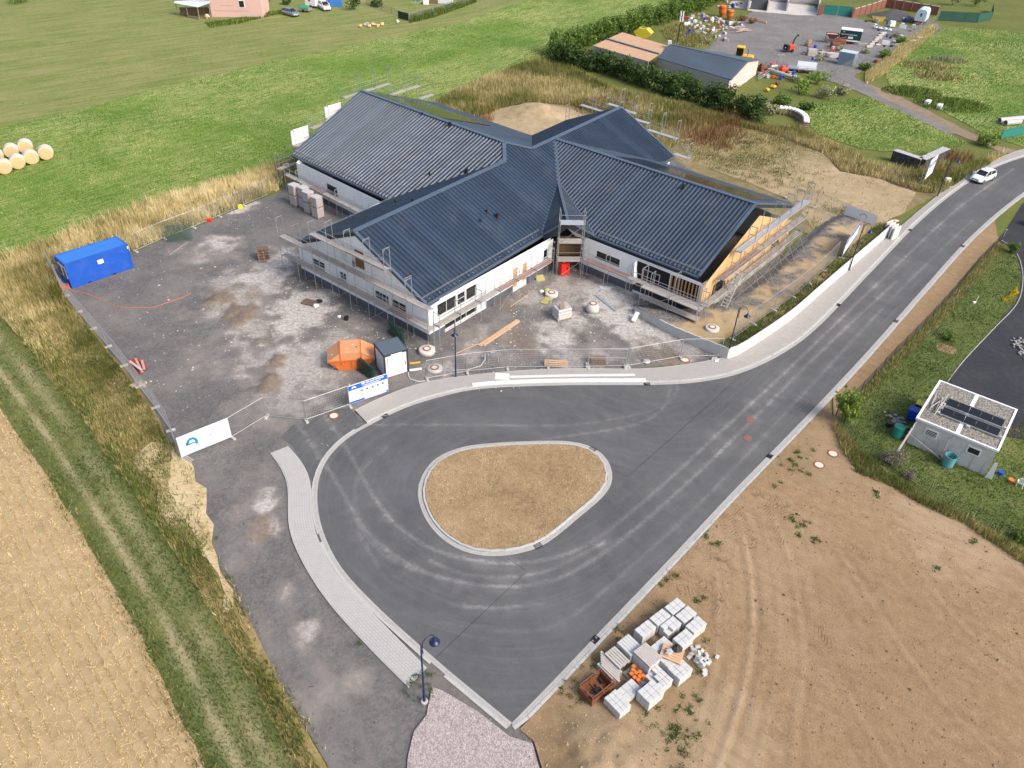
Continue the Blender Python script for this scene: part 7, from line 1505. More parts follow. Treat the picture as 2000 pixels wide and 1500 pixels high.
solo(MB().box((0, 0, .18), (.4, .3, .36)), 'black_crate', m_rl, 'black crate on the grass left of the hut', 'crate', hp(-1.6, 1.2, 0)); bb = solo(MB().lathe([(.2, 0), (.22, .3), (.23, .3), (.18, .3)], 14), 'pail', m_bb, 'blue pail right of the hut', 'pail', hp(Lx+.8, 1.0, 0)); solo(MB().lathe([(.14, 0), (.2, .3), (.22, .3), (.15, .28)], 12), 'flower_pot', m_pipe, 'terracotta pot at the right edge by the hut', 'pot', hp(Lx+1.6, .6, 0))
o = solo(MB().extr([(-.2, 0, 0), (.25, 0, .1), (.1, 0, 1.6), (-.1, 0, 1.5)], (0, .06, 0)), 'folded_parasol', m_white, 'white folded sheet leaning on the right hut wall', 'sheet', hp(Lx+.2, -.1, 0)); o.rotation_euler.z = rz
t = thing('garden_chair', 'white folding garden chair at the right edge', 'chair', G(1990, 950), R(150)); MB().box((0, 0, .42), (.45, .42, .04)).build('seat', m_white, t); o = MB().box((0, .24, .72), (.43, .03, .5), 0, 0, R(-12)).build('backrest', m_white, t)
for x in (-.2, .2): MB().bar((x, -.2, 0), (x, .2, .42), .018, 5).build('leg', m_white, t); MB().bar((x, .22, 0), (x, -.18, .42), .018, 5).build('leg', m_white, t)
mb = MB()
for k in range(30): q = lump(random.uniform(.08, .2), seed=k+40); dx, dy = random.gauss(0, .5), random.gauss(0, .6); mb.add([(x+dx, y+dy, z) for x, y, z in q.v], q.f)
o = wsolo(MB().add([(x+hp(-1.1, 2.2, 0).x, y+hp(-1.1, 2.2, 0).y, z) for x, y, z in mb.v], mb.f), 'rubble_heap', M('grey rubble', (.26, .25, .23), .9, var=.3, scale=4), 'grey rubble along the left side of the hut', 'rubble'); o['kind'] = 'stuff'
mb = MB(); cc = G(1998, 690)
for k in range(110): q = lump(random.uniform(.1, .2), seed=k+90, sq=.6); dx, dy = random.uniform(-.6, 2.2), random.uniform(-2.2, 2.4); mb.add([(x+cc.x+dx-.25*abs(dy)*0+.12*dy*dy, y+cc.y+dy, z+.02) for x, y, z in q.v], q.f)
o = wsolo(mb, 'cobble_bed', M('mixed cobble', (.28, .27, .26), .8, var=.45, scale=3), 'bed of rounded cobbles at the right edge of the driveway', 'cobbles'); o['kind'] = 'stuff'
# dark wire fence along the garden
m_dgf = M('dark green fence steel', (.018, .04, .03), .6, .2)
def wirefence(label, pts, n, h, mat, z=0., wd=.03, name='wire_fence', infill=True, screen=None):
    pl = PL(pts, z); q = resample(pl, n); o = q[n//2]; t = thing(name, label, 'fence', (*o, z))
    for (x, y) in q: MB().bar((x, y, z-.05), (x, y, z+h+.05), wd, 5).build('post', mat, t, world=True)
    for a, b in zip(q[:-1], q[1:]):
        if screen: MB().extr([(*a, z+.05), (*b, z+.05), (*b, z+h), (*a, z+h)], (.01, .015, 0)).build('screen', screen, t, world=True); continue
        mb = MB()
        for k in range(5): mb.sq((*a, z+.05+k*(h-.05)/4), (*b, z+.05+k*(h-.05)/4), .014)
        m_ = int(math.dist(a, b)/.15)
        for k in range(1, m_): x, y = a[0]+(b[0]-a[0])*k/m_, a[1]+(b[1]-a[1])*k/m_; mb.sq((x, y, z+.05), (x, y, z+h), .009)
        s = mb.build('wire_infill', mat, t, world=True); s['kind'] = 'stuff'
    return t
wirefence('dark green wire fence between the road and the garden', [(1632, 812), (1690, 755), (1740, 700), (1800, 640), (1855, 580), (1905, 520), (1948, 476)], 18, 1.0, m_dgf)
wirefence('sagging wire fence along the garden edge of the earth plot', [(1645, 835), (1690, 880), (1745, 915), (1810, 962), (1900, 1010), (2000, 1065)], 9, .9, m_dgf, wd=.02)
t = thing('sign_stake', 'white stake with a small block in the garden lawn', 'stake', G(1905, 592)); MB().bar((0, 0, 0), (.15, .2, .7), .02, 5).build('stake', m_white, t); MB().rbox((-.15, 0, .1), (.3, .18, .16), .03).build('base', m_white, t)
x, y = sample(PL([(1955, 592), (1985, 560), (1990, 575), (1965, 590)]), 200); tag(blades('yellow_flowers', x, y, RNG.uniform(.1, .25, len(x)), .08, leafmat('yellow flower', [(0, (.12, .14, .02)), (.5, (.5, .38, .02)), (1, (.7, .5, .03))]), RNG.random(len(x)), 0, .9), 'yellow flowers along the driveway edge', 'flowers', kind='stuff')
t = thing('lawn_lamp', 'small grey post light at the driveway mouth', 'post light', G(1960, 462)); MB().bar((0, 0, 0), (0, 0, .8), .025, 6).build('post', m_l, t); MB().lathe([(.06, 0), (.08, .1), (.03, .14)], 10, (0, 0, .8)).build('head', m_l, t)
zone('bare_garden_patch', [(G(1848, 682).x+.9*math.cos(a), G(1848, 682).y+.75*math.sin(a)) for a in [k*.5236 for k in range(12)]], .03, m_earth, .4, earth_attr, None, jag=.25)
# ================================================================== cars
def car(label, p, rz, body, L=4.0, W=1.74, H=1.46, name='car', plate=True):
    t = thing(name, label, 'car', p, rz); m_ty = M('tyre rubber', (.02, .02, .022), .85); m_rim = M('alloy rim', (.35, .36, .37), .35, .7)
    def ring(x, wl, wb, zl, zb, wt=None, zt=None):      # lower body ring
        return [(x, -wl, zl), (x, -wl*1.02, (zl+zb)*.5), (x, -wb, zb), (x, -wb*.55, zb+.035), (x, wb*.55, zb+.035), (x, wb, zb), (x, wl*1.02, (zl+zb)*.5), (x, wl, zl)]
    st = [(-L/2, .62, .60, .35, .72), (-L/2+.12, .80, .74, .25, .85), (-L/2+.7, .855, .80, .2, .92), (-.1, .86, .82, .2, .93), (L/2-1.25, .86, .80, .2, .92), (L/2-.55, .84, .74, .22, .80), (L/2-.12, .74, .62, .28, .66), (L/2, .58, .5, .34, .55)]
    rs = [ring(x, a*W/1.74, b*W/1.74, c, d*H/1.46) for x, a, b, c, d in st]; mb = MB(); k = 8; vs = [v for r in rs for v in r]; fs = []
    for i in range(len(rs)-1):
        for j in range(k): fs.append((i*k+j, (i+1)*k+j, (i+1)*k+(j+1) % k, i*k+(j+1) % k))
    mb.add(vs, fs+[tuple(range(k)), tuple(range((len(rs)-1)*k+k-1, (len(rs)-1)*k-1, -1))]); mb.build('body', body, t, True)
    gh = [(-L/2+.15, .66, .90, .60, .98), (-L/2+.55, .74, .90, .60, 1.38), (-.2, .78, .92, .62, 1.46), (.35, .78, .92, .60, 1.40), (L/2-1.0, .74, .90, .66, .93)]
    mb = MB(); vs = []; fs = []
    for x, w1, z1, w2_, z2 in gh: vs += [(x, -w1*W/1.74, z1*H/1.46), (x, -w2_*W/1.74, z2*H/1.46-.03), (x, w2_*W/1.74, z2*H/1.46-.03), (x, w1*W/1.74, z1*H/1.46)]
    for i in range(len(gh)-1):
        for j in range(3): fs.append((i*4+j, (i+1)*4+j, (i+1)*4+j+1, i*4+j+1))
    mb.add(vs, fs); mb.build('window_band', m_glass, t)
    mb = MB(); vs = []; fs = []
    for x, w1, z1, w2_, z2 in gh[1:4]: z = z2*H/1.46; vs += [(x, -w2_*W/1.74-.02, z-.06), (x, -w2_*W/1.74*.8, z+.01), (x, w2_*W/1.74*.8, z+.01), (x, w2_*W/1.74+.02, z-.06)]
    for i in range(2):
        for j in range(3): fs.append((i*4+j, (i+1)*4+j, (i+1)*4+j+1, i*4+j+1))
    mb.add(vs, fs); mb.build('roof', body, t, True)
    for s_ in (-1, 1):
        w_ = W/1.74*s_
        MB().sq((.35, .62*w_, 1.38*H/1.46), (L/2-1.0, .72*w_, .93*H/1.46), .07, .06).build('windscreen_pillar', body, t); MB().sq((-.35, .80*w_, .92*H/1.46), (-.35, .63*w_, 1.42*H/1.46), .08, .05).build('door_pillar', body, t); MB().sq((-L/2+.3, .70*w_, .92*H/1.46), (-L/2+.62, .63*w_, 1.36*H/1.46), .16, .08).build('rear_pillar', body, t)
        MB().rbox((.62, .93*w_, .98*H/1.46), (.14, .2, .13), .03).build('door_mirror', body, t)
        MB().add([(L/2-.5, .75*w_, .76*H/1.46), (L/2-.08, .62*w_, .66*H/1.46), (L/2-.06, .48*w_, .60*H/1.46), (L/2-.42, .62*w_, .72*H/1.46+.06)], [(0, 1, 2, 3), (3, 2, 1, 0)]).build('headlight', M('headlight glass', (.35, .37, .4), .15), t)
        for x in (-L/2+.72, L/2-.78):
            wh = MB().lathe([(.2, -.1), (.31, -.09), (.32, 0), (.31, .09), (.2, .1)], 16).build('wheel', m_ty, t); wh.location = (x, .78*w_, .31); wh.rotation_euler = (R(90), 0, 0); rm = MB().lathe([(.2, -.11), (.2, .11)], 10).build('rim', m_rim, wh)
    MB().box((L/2-.015, 0, .5), (.05, .75, .2)).build('grille', m_rl, t); MB().box((L/2+.02, 0, .47), (.02, .5, .11)).build('number_plate', m_white, t); MB().box((L/2-.06, 0, .33), (.1, 1.1, .1)).build('air_intake', m_rl, t)
    return t
m_carw = M('white car paint', (.78, .79, .80), .25, var=.02); m_carg = M('silver-blue car paint', (.26, .32, .37), .28, .5, var=.04)
p = G(1917, 352); car('white hatchback driving along the new road', p, math.atan2(G2(1900, 372)[1]-G2(1990, 315)[1], G2(1900, 372)[0]-G2(1990, 315)[0])-R(8), m_carw)
car('silver-blue estate car parked on the lawn by the pink house', G(568, 30), R(-38), m_carg, 4.4, 1.8, 1.45)
# ================================================================== top left: pink house and its yard
hc = G(414, 33); t = thing('pink_house', 'pink rendered house with a small window at the top edge', 'house', hc, R(6)); m_pinkw = M('pink render', (.60, .40, .36), .88, var=.06, dirt=((.48, .33, .30), .3)); m_tile = M('brown roof tile', (.16, .08, .05), .8, var=.3)
_, P, u, n = None, None, None, None
MB().bbox((0, 0, 0), (10.5, 8, 5.2)).build('wall', m_pinkw, t); f = MB().bbox((5.9, -.06, 1.9), (7.1, .02, 3.3)).build('window', m_white, t); MB().bbox((6.0, -.08, 2.0), (7.0, -.03, 3.2)).build('pane', m_glass, f)
for z in (1.2, 2.2): MB().bbox((.6 if z < 2 else 2.0, -.02, z), (7.9 if z < 2 else 5.0, .0, z+.05)).build('joint_shadow_line', M('shadow joint', (.3, .2, .18), .9), t)  # strips in a darker wall colour paint in the joint shadows
MB().prism([(-.4, -.5), (10.9, -.5), (10.9, 8.5), (-.4, 8.5)], 5.2, lambda x, y_: 5.3+1.8*(1-abs(y_-4)/4.5)).build('roof', m_tile, t)
f = MB().bbox((-.06, 1.0, 1.4), (.02, 1.8, 2.4)).build('window', m_white, t); MB().bbox((-.08, 1.1, 1.5), (-.03, 1.7, 2.3)).build('pane', m_glass, f)
lt = thing('lean_to', 'open lean-to with pale sheet roof beside the pink house', 'lean-to', G(390, 38), R(10)); m_sheet = M('pale roof sheet', (.60, .63, .66), .5, var=.06)
MB().extr([(.1, -.3, 2.35), (2.4, .3, 3.0), (2.4, 4.6, 3.0), (-5.2, 4.6, 2.5), (-5.2, 3.6, 2.35)], (0, 0, .06)).build('roof', m_sheet, lt)
for x, y_ in ((0, 0), (-2.6, 2.0), (-5, 4.0), (2.2, .6)): MB().sq((x, y_, 0), (x, y_, 2.35), .14).build('post', m_pal, lt)
MB().sq((0, 0, .3), (-2.6, 2.0, .3), .1, .2).build('rail', m_pal, lt); MB().bbox((-4.5, 4.0, 0), (1.5, 4.5, 1.4)).build('back_boarding', m_pald, lt)
solo(lump(.55, seed=33, sq=.8), 'boulder', M('cream boulder', (.6, .47, .33), .9), 'cream boulder at the pink house corner', 'boulder', G(406, 36))
for k in range(34): o = solo(MB().bar((-.45, 0, 0), (.45, 0, 0), .08, 6), 'firewood_log', m_pal if k % 3 else m_pnk, 'split log in the firewood heap before the pink wall', 'log', G(447+random.uniform(0, 48), 31-random.uniform(0, 6))+Vector((0, 0, .08+.11*(k % 4))), 'firewood heap'); o.rotation_euler = (0, random.uniform(-.4, .4), random.uniform(0, 3))
t = thing('utility_trailer', 'small trailer under a green net beside the silver-blue car', 'trailer', G(597, 23), R(-25)); m_nt = M('green cargo net', (.03, .28, .14), .8, var=.25, scale=6)
MB().bbox((-1.3, -.7, .45), (1.3, .7, .95)).build('tub', m_lightm, t); MB().extr([(-1.3, -.7, .96), (1.3, -.7, .96), (1.1, 0, 1.25), (-1.1, 0, 1.25)], (0, .3, .02)).add([(-1.3, .7, .96), (1.3, .7, .96), (1.1, .2, 1.26), (-1.1, .2, 1.26)], [(0, 1, 2, 3)]).build('cargo_net', m_nt, t)
for y_ in (-.8, .8): o = MB().lathe([(.3, -.09), (.3, .09)], 14).build('wheel', m_rl, t); o.location = (0, y_, .3); o.rotation_euler = (R(90), 0, 0)
MB().sq((1.3, 0, .45), (2.3, 0, .45), .08).build('drawbar', m_lightm, t)
t = thing('box_trailer', 'white box trailer beside the white pickup', 'trailer', G(611, 14), R(-20)); MB().rbox((0, 0, 1.35), (2.8, 1.7, 1.8), .08).build('box', m_carw, t); MB().bbox((-.5, -.87, 1.3), (.1, -.85, 1.9)).build('red_print', m_red, t); MB().sq((1.4, 0, .4), (2.4, 0, .4), .08).build('drawbar', m_lightm, t)
for y_ in (-.85, .85): o = MB().lathe([(.32, -.09), (.32, .09)], 14).build('wheel', m_rl, t); o.location = (0, y_, .32); o.rotation_euler = (R(90), 0, 0)
pk = car('white pickup with an orange load on its bonnet', G(634, 18), R(-60), m_carw, 4.6, 1.8, 1.7, 'pickup'); MB().box((1.5, .1, 1.1), (.7, .9, .12), .3).build('orange_load', m_or, pk)
for k, (px, rz_, hh) in enumerate(((656, 14, 2.4), (641, 35, 2.2))): o = solo(MB().rbox((0, 0, hh/2), (3.0, 1.4, hh), .18), 'covered_stack', M('blue tarpaulin', (.03, .16, .48), .6, var=.3, scale=4), ['blue tarpaulin-covered stack right of the white pickup', 'second blue-covered stack behind the white pickup'][k], 'tarpaulin', G(px, 12-k*6)); o.rotation_euler.z = R(rz_)
for k in range(6): solo(lump(random.uniform(.3, .5), seed=60+k, sq=.7), 'log_end', M('pale cut wood', (.62, .45, .25), .85, var=.15), ['leftmost pale log of the fire spot on the lawn', 'second pale log of the fire spot', 'middle pale log of the fire spot', 'pale log leaning in the fire spot', 'pale log right of the fire spot', 'rightmost pale log of the fire spot'][k], 'log', G(704+k*8.5, 53-(k % 2)*3), 'logs at the fire spot')
solo(MB().lathe([(.5, 0), (.55, .25), (.45, .3)], 12), 'fire_bowl', M('grey-blue bowl', (.3, .36, .42), .4), 'grey bowl in the fire spot on the lawn', 'fire bowl', G(717, 47)); solo(lump(.4, seed=71, sq=1.), 'stone_bollard', m_lid, 'cream stone by the garden gate corner', 'stone', G(777, 45))
wirefence('low wire fence of the far garden with dark posts', [(715, 8), (740, 18), (775, 30), (795, 40)], 5, 1.2, m_dgf); wirefence('pale post fence of the far garden along the meadow', [(798, 40), (840, 28), (880, 16), (930, 2)], 6, 1.4, m_palg)
wirefence('dark screen panel at the far garden corner', [(778, 36), (798, 41)], 1, 1.5, m_dgf, screen=m_dgf)
t = thing('clothes_dryer', 'rotary clothes dryer in the far garden', 'clothes dryer', G(814, 22)); MB().bar((0, 0, 0), (0, 0, 1.9), .03).build('post', m_lightm, t)
for k in range(4): a = k*1.57+.4; MB().bar((0, 0, 1.5), (1.3*math.cos(a), 1.3*math.sin(a), 2.0), .025, 4).build('arm', M('mint paint', (.4, .6, .58), .5), t)
for k, (px, py, w_, h_, mt) in enumerate(((832, 8, 1.2, 1.1, m_white), (846, 6, 2.0, 1.6, m_pald), (870, 6, 3.4, 1.3, m_sheet), (815, 0, 1, 1, m_teal))): solo(MB().rbox((0, 0, h_/2), (w_, 1.2, h_), .05), 'garden_box', mt, ['white box in the far garden', 'brown shed box in the far garden', 'long pale cover in the far garden', 'teal box at the top edge of the far garden'][k], 'box', G(px, py))
x, y = sample(PL([(800, 45), (850, 34), (930, 5), (930, -5), (850, 18), (800, 32)]), 40); tag(blades('far_fence_weeds', x, y, RNG.uniform(.3, .9, len(x)), .15, mg_green, RNG.random(len(x)), 0, .6), 'green weeds along the far garden fence', 'weeds', kind='stuff'); x, y = sample(PL([(400, 45), (470, 36), (550, 20), (552, 26), (470, 46), (410, 55)]), 30); tag(blades('house_weeds', x, y, RNG.uniform(.2, .6, len(x)), .15, mg_green, RNG.random(len(x)), 0, .6), 'weeds at the foot of the pink house', 'weeds', kind='stuff')
# hay bales
m_net = M('net-wrapped straw', (.60, .53, .44), .9, var=.16, scale=3); m_hayend, _nt = newmat('hay bale end'); _w = nd(_nt, 'ShaderNodeTexWave'); _w.wave_type = 'RINGS'; _w.rings_direction = 'X'; _w.inputs['Scale'].default_value = 4; _w.inputs['Distortion'].default_value = 3; _nt.links.new(nd(_nt, 'ShaderNodeTexCoord').outputs['Object'], _w.inputs['Vector']); surf(_nt, mix(_nt, _w.outputs['Fac'], (.44, .31, .15), (.66, .51, .29)), .95)
for k, (px, py, lb) in enumerate(((93, 309, 'right-most hay bale of the front row'), (64, 318, 'second hay bale from the right in the front row'), (38, 327, 'third hay bale from the right in the front row'), (12, 337, 'fourth hay bale from the right in the front row'), (53, 297, 'right-most hay bale of the back row'), (26, 306, 'second hay bale of the back row'), (-4, 316, 'hay bale of the back row cut by the left edge'), (-14, 346, 'hay bale of the front row cut by the left edge'))):
    t = thing('hay_bale', lb, 'hay bale', G(px, py), R(-58+random.uniform(-5, 5)), 'round hay bales'); o = MB(); prof = [(.78, -.74), (.83, -.70), (.86, -.35), (.84, .1), (.86, .4), (.82, .70), (.77, .74)]
    w_ = o.lathe(prof, 24, cap=False).build('wrap', m_net, t, True); w_.rotation_euler = (0, R(90), 0); w_.location.z = .82; w_.scale = (.94, 1.04, 1)
    for s_ in (-1, 1): e_ = MB().lathe([(.0, .0), (.36, .03), (.78, 0)], 20, cap=False).build('bale_end', m_hayend, t); e_.rotation_euler = (0, R(90*s_), 0); e_.location = (s_*.735, 0, .82)
# ================================================================== storage yard, top right
m_pinkg = M('faded pink gable', (.62, .50, .46), .88, var=.08, dirt=((.50, .25, .22), .5)); m_grw = M('grey block wall', (.36, .35, .33), .9, var=.15, scale=2, dirt=((.45, .33, .22), .4)); m_rib = M('slate-blue roof sheet', (.085, .115, .145), .45, .2, var=.1)
e0_, e1_ = G(1283, 114, 2.6), G(1427, 157, 2.6); r0_, r1_ = G(1307, 87, 3.9), G(1460, 121, 3.9); t = thing('grey_shed', 'low shed with slate-blue ribbed roof and stained pink gable', 'shed', (e1_.x, e1_.y, 0)); d_ = (e1_-e0_).normalized(); f0_, f1_ = r0_+(r0_-e0_), r1_+(r1_-e1_); f0_.z = f1_.z = 2.6
MB().extr([e0_, e1_, r1_, r0_], (0, 0, .1)).build('roof_slope', m_rib, t, world=True); MB().extr([f0_, r0_, r1_, f1_], (0, 0, .1)).build('roof_slope', m_rib, t, world=True); sl = t.children[0]
nr = 46
for k in range(nr): a = e0_.lerp(e1_, (k+.5)/nr); b = r0_.lerp(r1_, (k+.5)/nr); MB().sq(a+Vector((0, 0, .11)), b+Vector((0, 0, .11)), .11, .09).build('roof_rib', m_rib, sl, world=True)
MB().sq(r0_+Vector((0, 0, .12)), r1_+Vector((0, 0, .12)), .5, .1).build('ridge_flashing', m_flash, t, world=True); MB().sq(e1_+Vector((0, 0, .1)), r1_+Vector((0, 0, .1)), .3, .12).build('verge_flashing', m_flash, t, world=True)
i0, i1 = e0_-d_*0, e1_-d_*.25
MB().extr([(i0.x, i0.y, 0), (i1.x, i1.y, 0), (i1.x, i1.y, 2.6), (i0.x, i0.y, 2.6)], (.15, .2, 0)).build('wall', m_grw, t, world=True); q = r1_-d_*.25; ff = f1_-d_*.25
gw = MB().extr([(i1.x, i1.y, 0), (ff.x, ff.y, 0), (ff.x, ff.y, 2.6), (q.x, q.y, 3.85), (i1.x, i1.y, 2.6)], -d_*.2).build('gable_wall', m_pinkg, t, world=True); dd = (ff-i1).normalized(); a = i1+dd*((ff-i1).length*.62); b = a+dd*.9; MB().extr([(a.x, a.y, 0), (b.x, b.y, 0), (b.x, b.y, 1.9), (a.x, a.y, 1.9)], d_*.04).build('door', m_white, t, world=True)
MB().rbox((*r0_.xy, 4.2), (.7, .7, .8), .05).build('chimney', m_l, t, world=True)
t0, t1, t2, t3 = G(1158, 90, 2.9), G(1266, 121, 2.9), G(1310, 92, 3.3), G(1215, 64, 3.3); m_tan = M('tan sheet roof', (.46, .30, .19), .8, var=.14, scale=1.5, dirt=((.36, .22, .13), .5)); t = thing('tan_shed', 'flat shed with tan corrugated roof and grey ridge strip', 'shed', (t0.x, t0.y, 0))
MB().extr([t0, t1, t2, t3], (0, 0, .1)).build('roof', m_tan, t, world=True); MB().extr([(t0.x, t0.y, 0), (t1.x, t1.y, 0), (t1.x, t1.y, 2.9), (t0.x, t0.y, 2.9)], (.1, .2, 0)).build('wall', m_grw, t, world=True); a, b = t0.lerp(t3, .45), t1.lerp(t2, .45); MB().sq(a+Vector((0, 0, .2)), b+Vector((0, 0, .2)), .4, .25).build('ridge_strip', m_flash, t, world=True)
rf = t.children[0]
for k in range(24): a = t0.lerp(t1, (k+.5)/24); b = t3.lerp(t2, (k+.5)/24); MB().sq(a+Vector((0, 0, .11)), b+Vector((0, 0, .11)), .14, .05).build('roof_rib', m_tan, rf, world=True)
t = thing('antenna_mast', 'dark mast with pale antenna panels behind the grey shed', 'mast', G(1323, 84)); MB().bar((0, 0, 0), (0, 0, 5.6), .12, 8, .07).build('pole', m_rl, t)
for k in range(3): a = k*2.1; MB().rbox((.35*math.cos(a), .35*math.sin(a), 5.0), (.22, .16, 1.9), .04, a).build('antenna_panel', m_trim, t); MB().sq((0, 0, 4.6), (.3*math.cos(a), .3*math.sin(a), 4.6), .05).build('bracket', m_rl, t)
def skip(label, p, rz, mat, s=1.):
    t = thing('lidded_skip', label, 'skip', p, rz); MB().extr([(-1.0*s, -.8*s, 0), (1.0*s, -.8*s, 0), (1.7*s, -.8*s, .9*s), (-1.7*s, -.8*s, .9*s)], (0, 1.6*s, 0)).build('trough', mat, t); MB().extr([(-1.72*s, -.82*s, .9*s), (1.72*s, -.82*s, .9*s), (.8*s, -.82*s, 1.6*s), (-.8*s, -.82*s, 1.6*s)], (0, 1.64*s, 0)).build('lid', mat, t); MB().box((0, 0, 1.61*s), (1.1*s, .9*s, .03)).build('hatch', m_pald, t)
m_yelp = M('yellow skip paint', (.72, .58, .05), .5, var=.12); skip('yellow lidded skip behind the tan shed', G(1256, 72), R(-25), m_yelp, 1.1); t = thing('open_skip', 'small yellow open skip before the gravel mound', 'skip', G(1714, 42), R(-15)); m_yel3 = M('ochre skip paint', (.55, .35, .03), .6, var=.15)
MB().extr([(-.9, -.7, 0), (.9, -.7, 0), (1.4, -.7, 1.0), (-1.4, -.7, 1.0)], (0, 1.4, 0)).build('trough', m_yel3, t); MB().box((0, 0, .98), (2.4, 1.2, .06)).build('load', m_pald, t)
for k, (px, py, h_) in enumerate(((1409, 32, 2.3), (1424, 38, 2.0))): t = thing('orange_silo', ['taller orange mortar silo by the rubble store', 'shorter rusty orange silo by the rubble store'][k], 'silo', G(px, py)); MB().lathe([(.35, 0), (.5, .3), (.8, .9), (.85, h_-.2), (.8, h_), (.6, h_+.05)], 16).build('tank', m_or, t, False); MB().lathe([(.82, h_-.5), (.88, h_-.45), (.88, h_-.3), (.82, h_-.25)], 16, cap=False).build('hoop', m_redb if k == 0 else m_rust, t)
# stone and scrap store
m_st1, m_st2, m_st3 = M('white stone', (.60, .58, .55), .85, var=.15), M('reddish stone', (.38, .20, .14), .85, var=.2), M('grey stone', (.34, .35, .36), .85, var=.2)
rs = random.Random(5)
for k in range(70):
    u_, v_ = rs.random(), rs.random(); px = 1345+u_*75; py = 28+u_*22+v_*40-8; 
    if px < 1360 and py < 40: py += 10
    w_, d2, h_ = rs.uniform(.35, 1.0), rs.uniform(.3, .7), rs.uniform(.25, .7); o = solo(MB().rbox((0, 0, h_/2), (w_, d2, h_), .05), 'stone_block', (m_st1, m_st1, m_st3, m_st3, m_st2)[k % 5], ('white', 'white', 'grey', 'grey', 'reddish')[k % 5]+' stone block in the cluttered stone store by the hedge', 'stone block', G(px, py), 'blocks of the stone store'); o.rotation_euler = (rs.uniform(-.2, .2), rs.uniform(-.25, .25), rs.uniform(0, 3))
for k in range(9): a = G(1444+rs.uniform(-6, 12), 60+rs.uniform(-6, 6)); o = solo(MB().box((0, 0, .1+.07*k), (rs.uniform(2, 4), .25, .06)), 'plank', (m_beam, m_palg)[k % 2], ORD[k]+' plank from the bottom of the splayed plank pile in the storage yard', 'plank', a, 'splayed planks'); o.rotation_euler.z = R(rs.uniform(-10, 40))
for k in range(3): a, b = G(1455, 32+k*1.5), G(1497, 44+k*1.5); solo(MB().sq((0, 0, .15), (*(b-a).xy, .15), .14), 'long_pole', m_beam, ['rear', 'middle', 'front'][k]+' long pole lying behind the plank pile', 'pole', a, 'long poles')
for k, (px, py, r_) in enumerate(((1448, 40, 1.6), (1470, 46, 1.3), (1435, 50, 1.3))): bush(['brown scrap-covered brush beside the orange silos', 'brown brush at the end of the poles', 'pale weeds between the stones'][k], G(px, py), r_, 1.1, (mg_red, mg_red, ml_grey)[k], 300, .18)
x, y = sample(PL([(1290, 60), (1330, 45), (1390, 60), (1400, 80), (1360, 92), (1310, 90)]), 30); tag(blades('store_weeds', x, y, RNG.uniform(.2, .7, len(x)), .14, mg_weed, np.clip(RNG.normal(.45, .2, len(x)), 0, 1), 0, .6), 'weeds between the sheds and the stone store', 'weeds', kind='stuff')
# concrete bays and walls at the top
m_bay = M('stained concrete bay', (.46, .44, .42), .9, var=.12, scale=.6, dirt=((.30, .28, .27), .5)); t = thing('concrete_bay', 'row of pale concrete storage bays at the top edge', 'storage bay', G(1530, 22))
for a, b in (((1460, 20), (1463, 2)), ((1498, 22), (1500, -4)), ((1536, 22), (1538, -4)), ((1500, -2), (1600, 8)), ((1596, 26), (1600, 8))): p_, q_ = G(*a), G(*b); MB().sq((p_.x, p_.y, 1.1), (q_.x, q_.y, 1.1), .3, 2.2).build('bay_wall', m_bay, t, world=True)
p_, q_ = G(1465, 18), G(1498, 20); MB().sq((p_.x, p_.y, 1.2), (q_.x, q_.y, 1.2), .15, 2.3).build('roller_door', M('dark blue-grey door', (.055, .07, .08), .6), t, world=True)
p_ = [G2(1500, 20), G2(1590, 27), G2(1595, 30), G2(1480, 24)]; zone('concrete_apron', PL([(1420, 12), (1470, 22), (1560, 30), (1600, 30), (1590, 12), (1500, 2), (1430, 2)]), .022, m_bay)
def gate(label, a, b, h, mat, n=2):
    a, b = G(*a), G(*b); t = thing('yard_gate', label, 'gate', a); 
    for k in range(n):
        p_, q_ = a.lerp(b, k/n+.01), a.lerp(b, (k+1)/n-.01); lf = MB().sq((p_.x, p_.y, h/2+.1), (q_.x, q_.y, h/2+.1), .06, h).build('gate_leaf', mat, t, world=True)
        for z in (.15, h*.55, h+.08): MB().sq((p_.x, p_.y, z), (q_.x, q_.y, z), .12, .1).build('rail', mat, lf, world=True)
    return t
m_teg = M('teal gate paint', (.02, .20, .17), .55, var=.15); m_brk = M('dark red brick', (.20, .085, .06), .9, var=.25, scale=4); gate('teal double gate between brick pillars at the top edge', (1606, 28), (1662, 33), 2.0, m_teg)
def bwall(label, pts, h):
    pl = resample(PL(pts), 6); t = thing('brick_wall', label, 'wall', (*pl[0], 0))
    for a, b in zip(pl[:-1], pl[1:]): MB().sq((*a, h/2), (*b, h/2), .25, h).build('wall_bay', m_brk, t, world=True); MB().box((*a, h/2+.1), (.4, .4, h+.2)).build('pillar', m_brk, t, world=True); MB().sq((*a, h+.03), (*b, h+.03), .32, .06).build('coping', m_bay, t, world=True)
bwall('brick wall right of the teal gate', [(1664, 35), (1700, 24), (1728, 14)], 1.9); bwall('dark brick wall behind the gravel mound', [(1728, 14), (1780, 22), (1830, 30)], 1.9); bwall('short brick pillar wall left of the teal gate', [(1598, 30), (1605, 28)], 2.0)
mc = G(1745, 34); o = zone('gravel_mound', [(mc.x+6*math.cos(a), mc.y+4.5*math.sin(a)) for a in [k*.314 for k in range(20)]], .0, gmat('dark gravel heap', [(.3, (.05, .05, .052)), (.6, (.10, .10, .10)), (.8, (.16, .155, .15))], (.5, 3, 14)), .6, None, lambda x, y: np.clip(1.9*(1-np.hypot((x-mc.x)/5.8, (y-mc.y)/4.3)), 0, 2)+.1*fbm(x, y, 1, 4)); o['kind'] = 'structure'
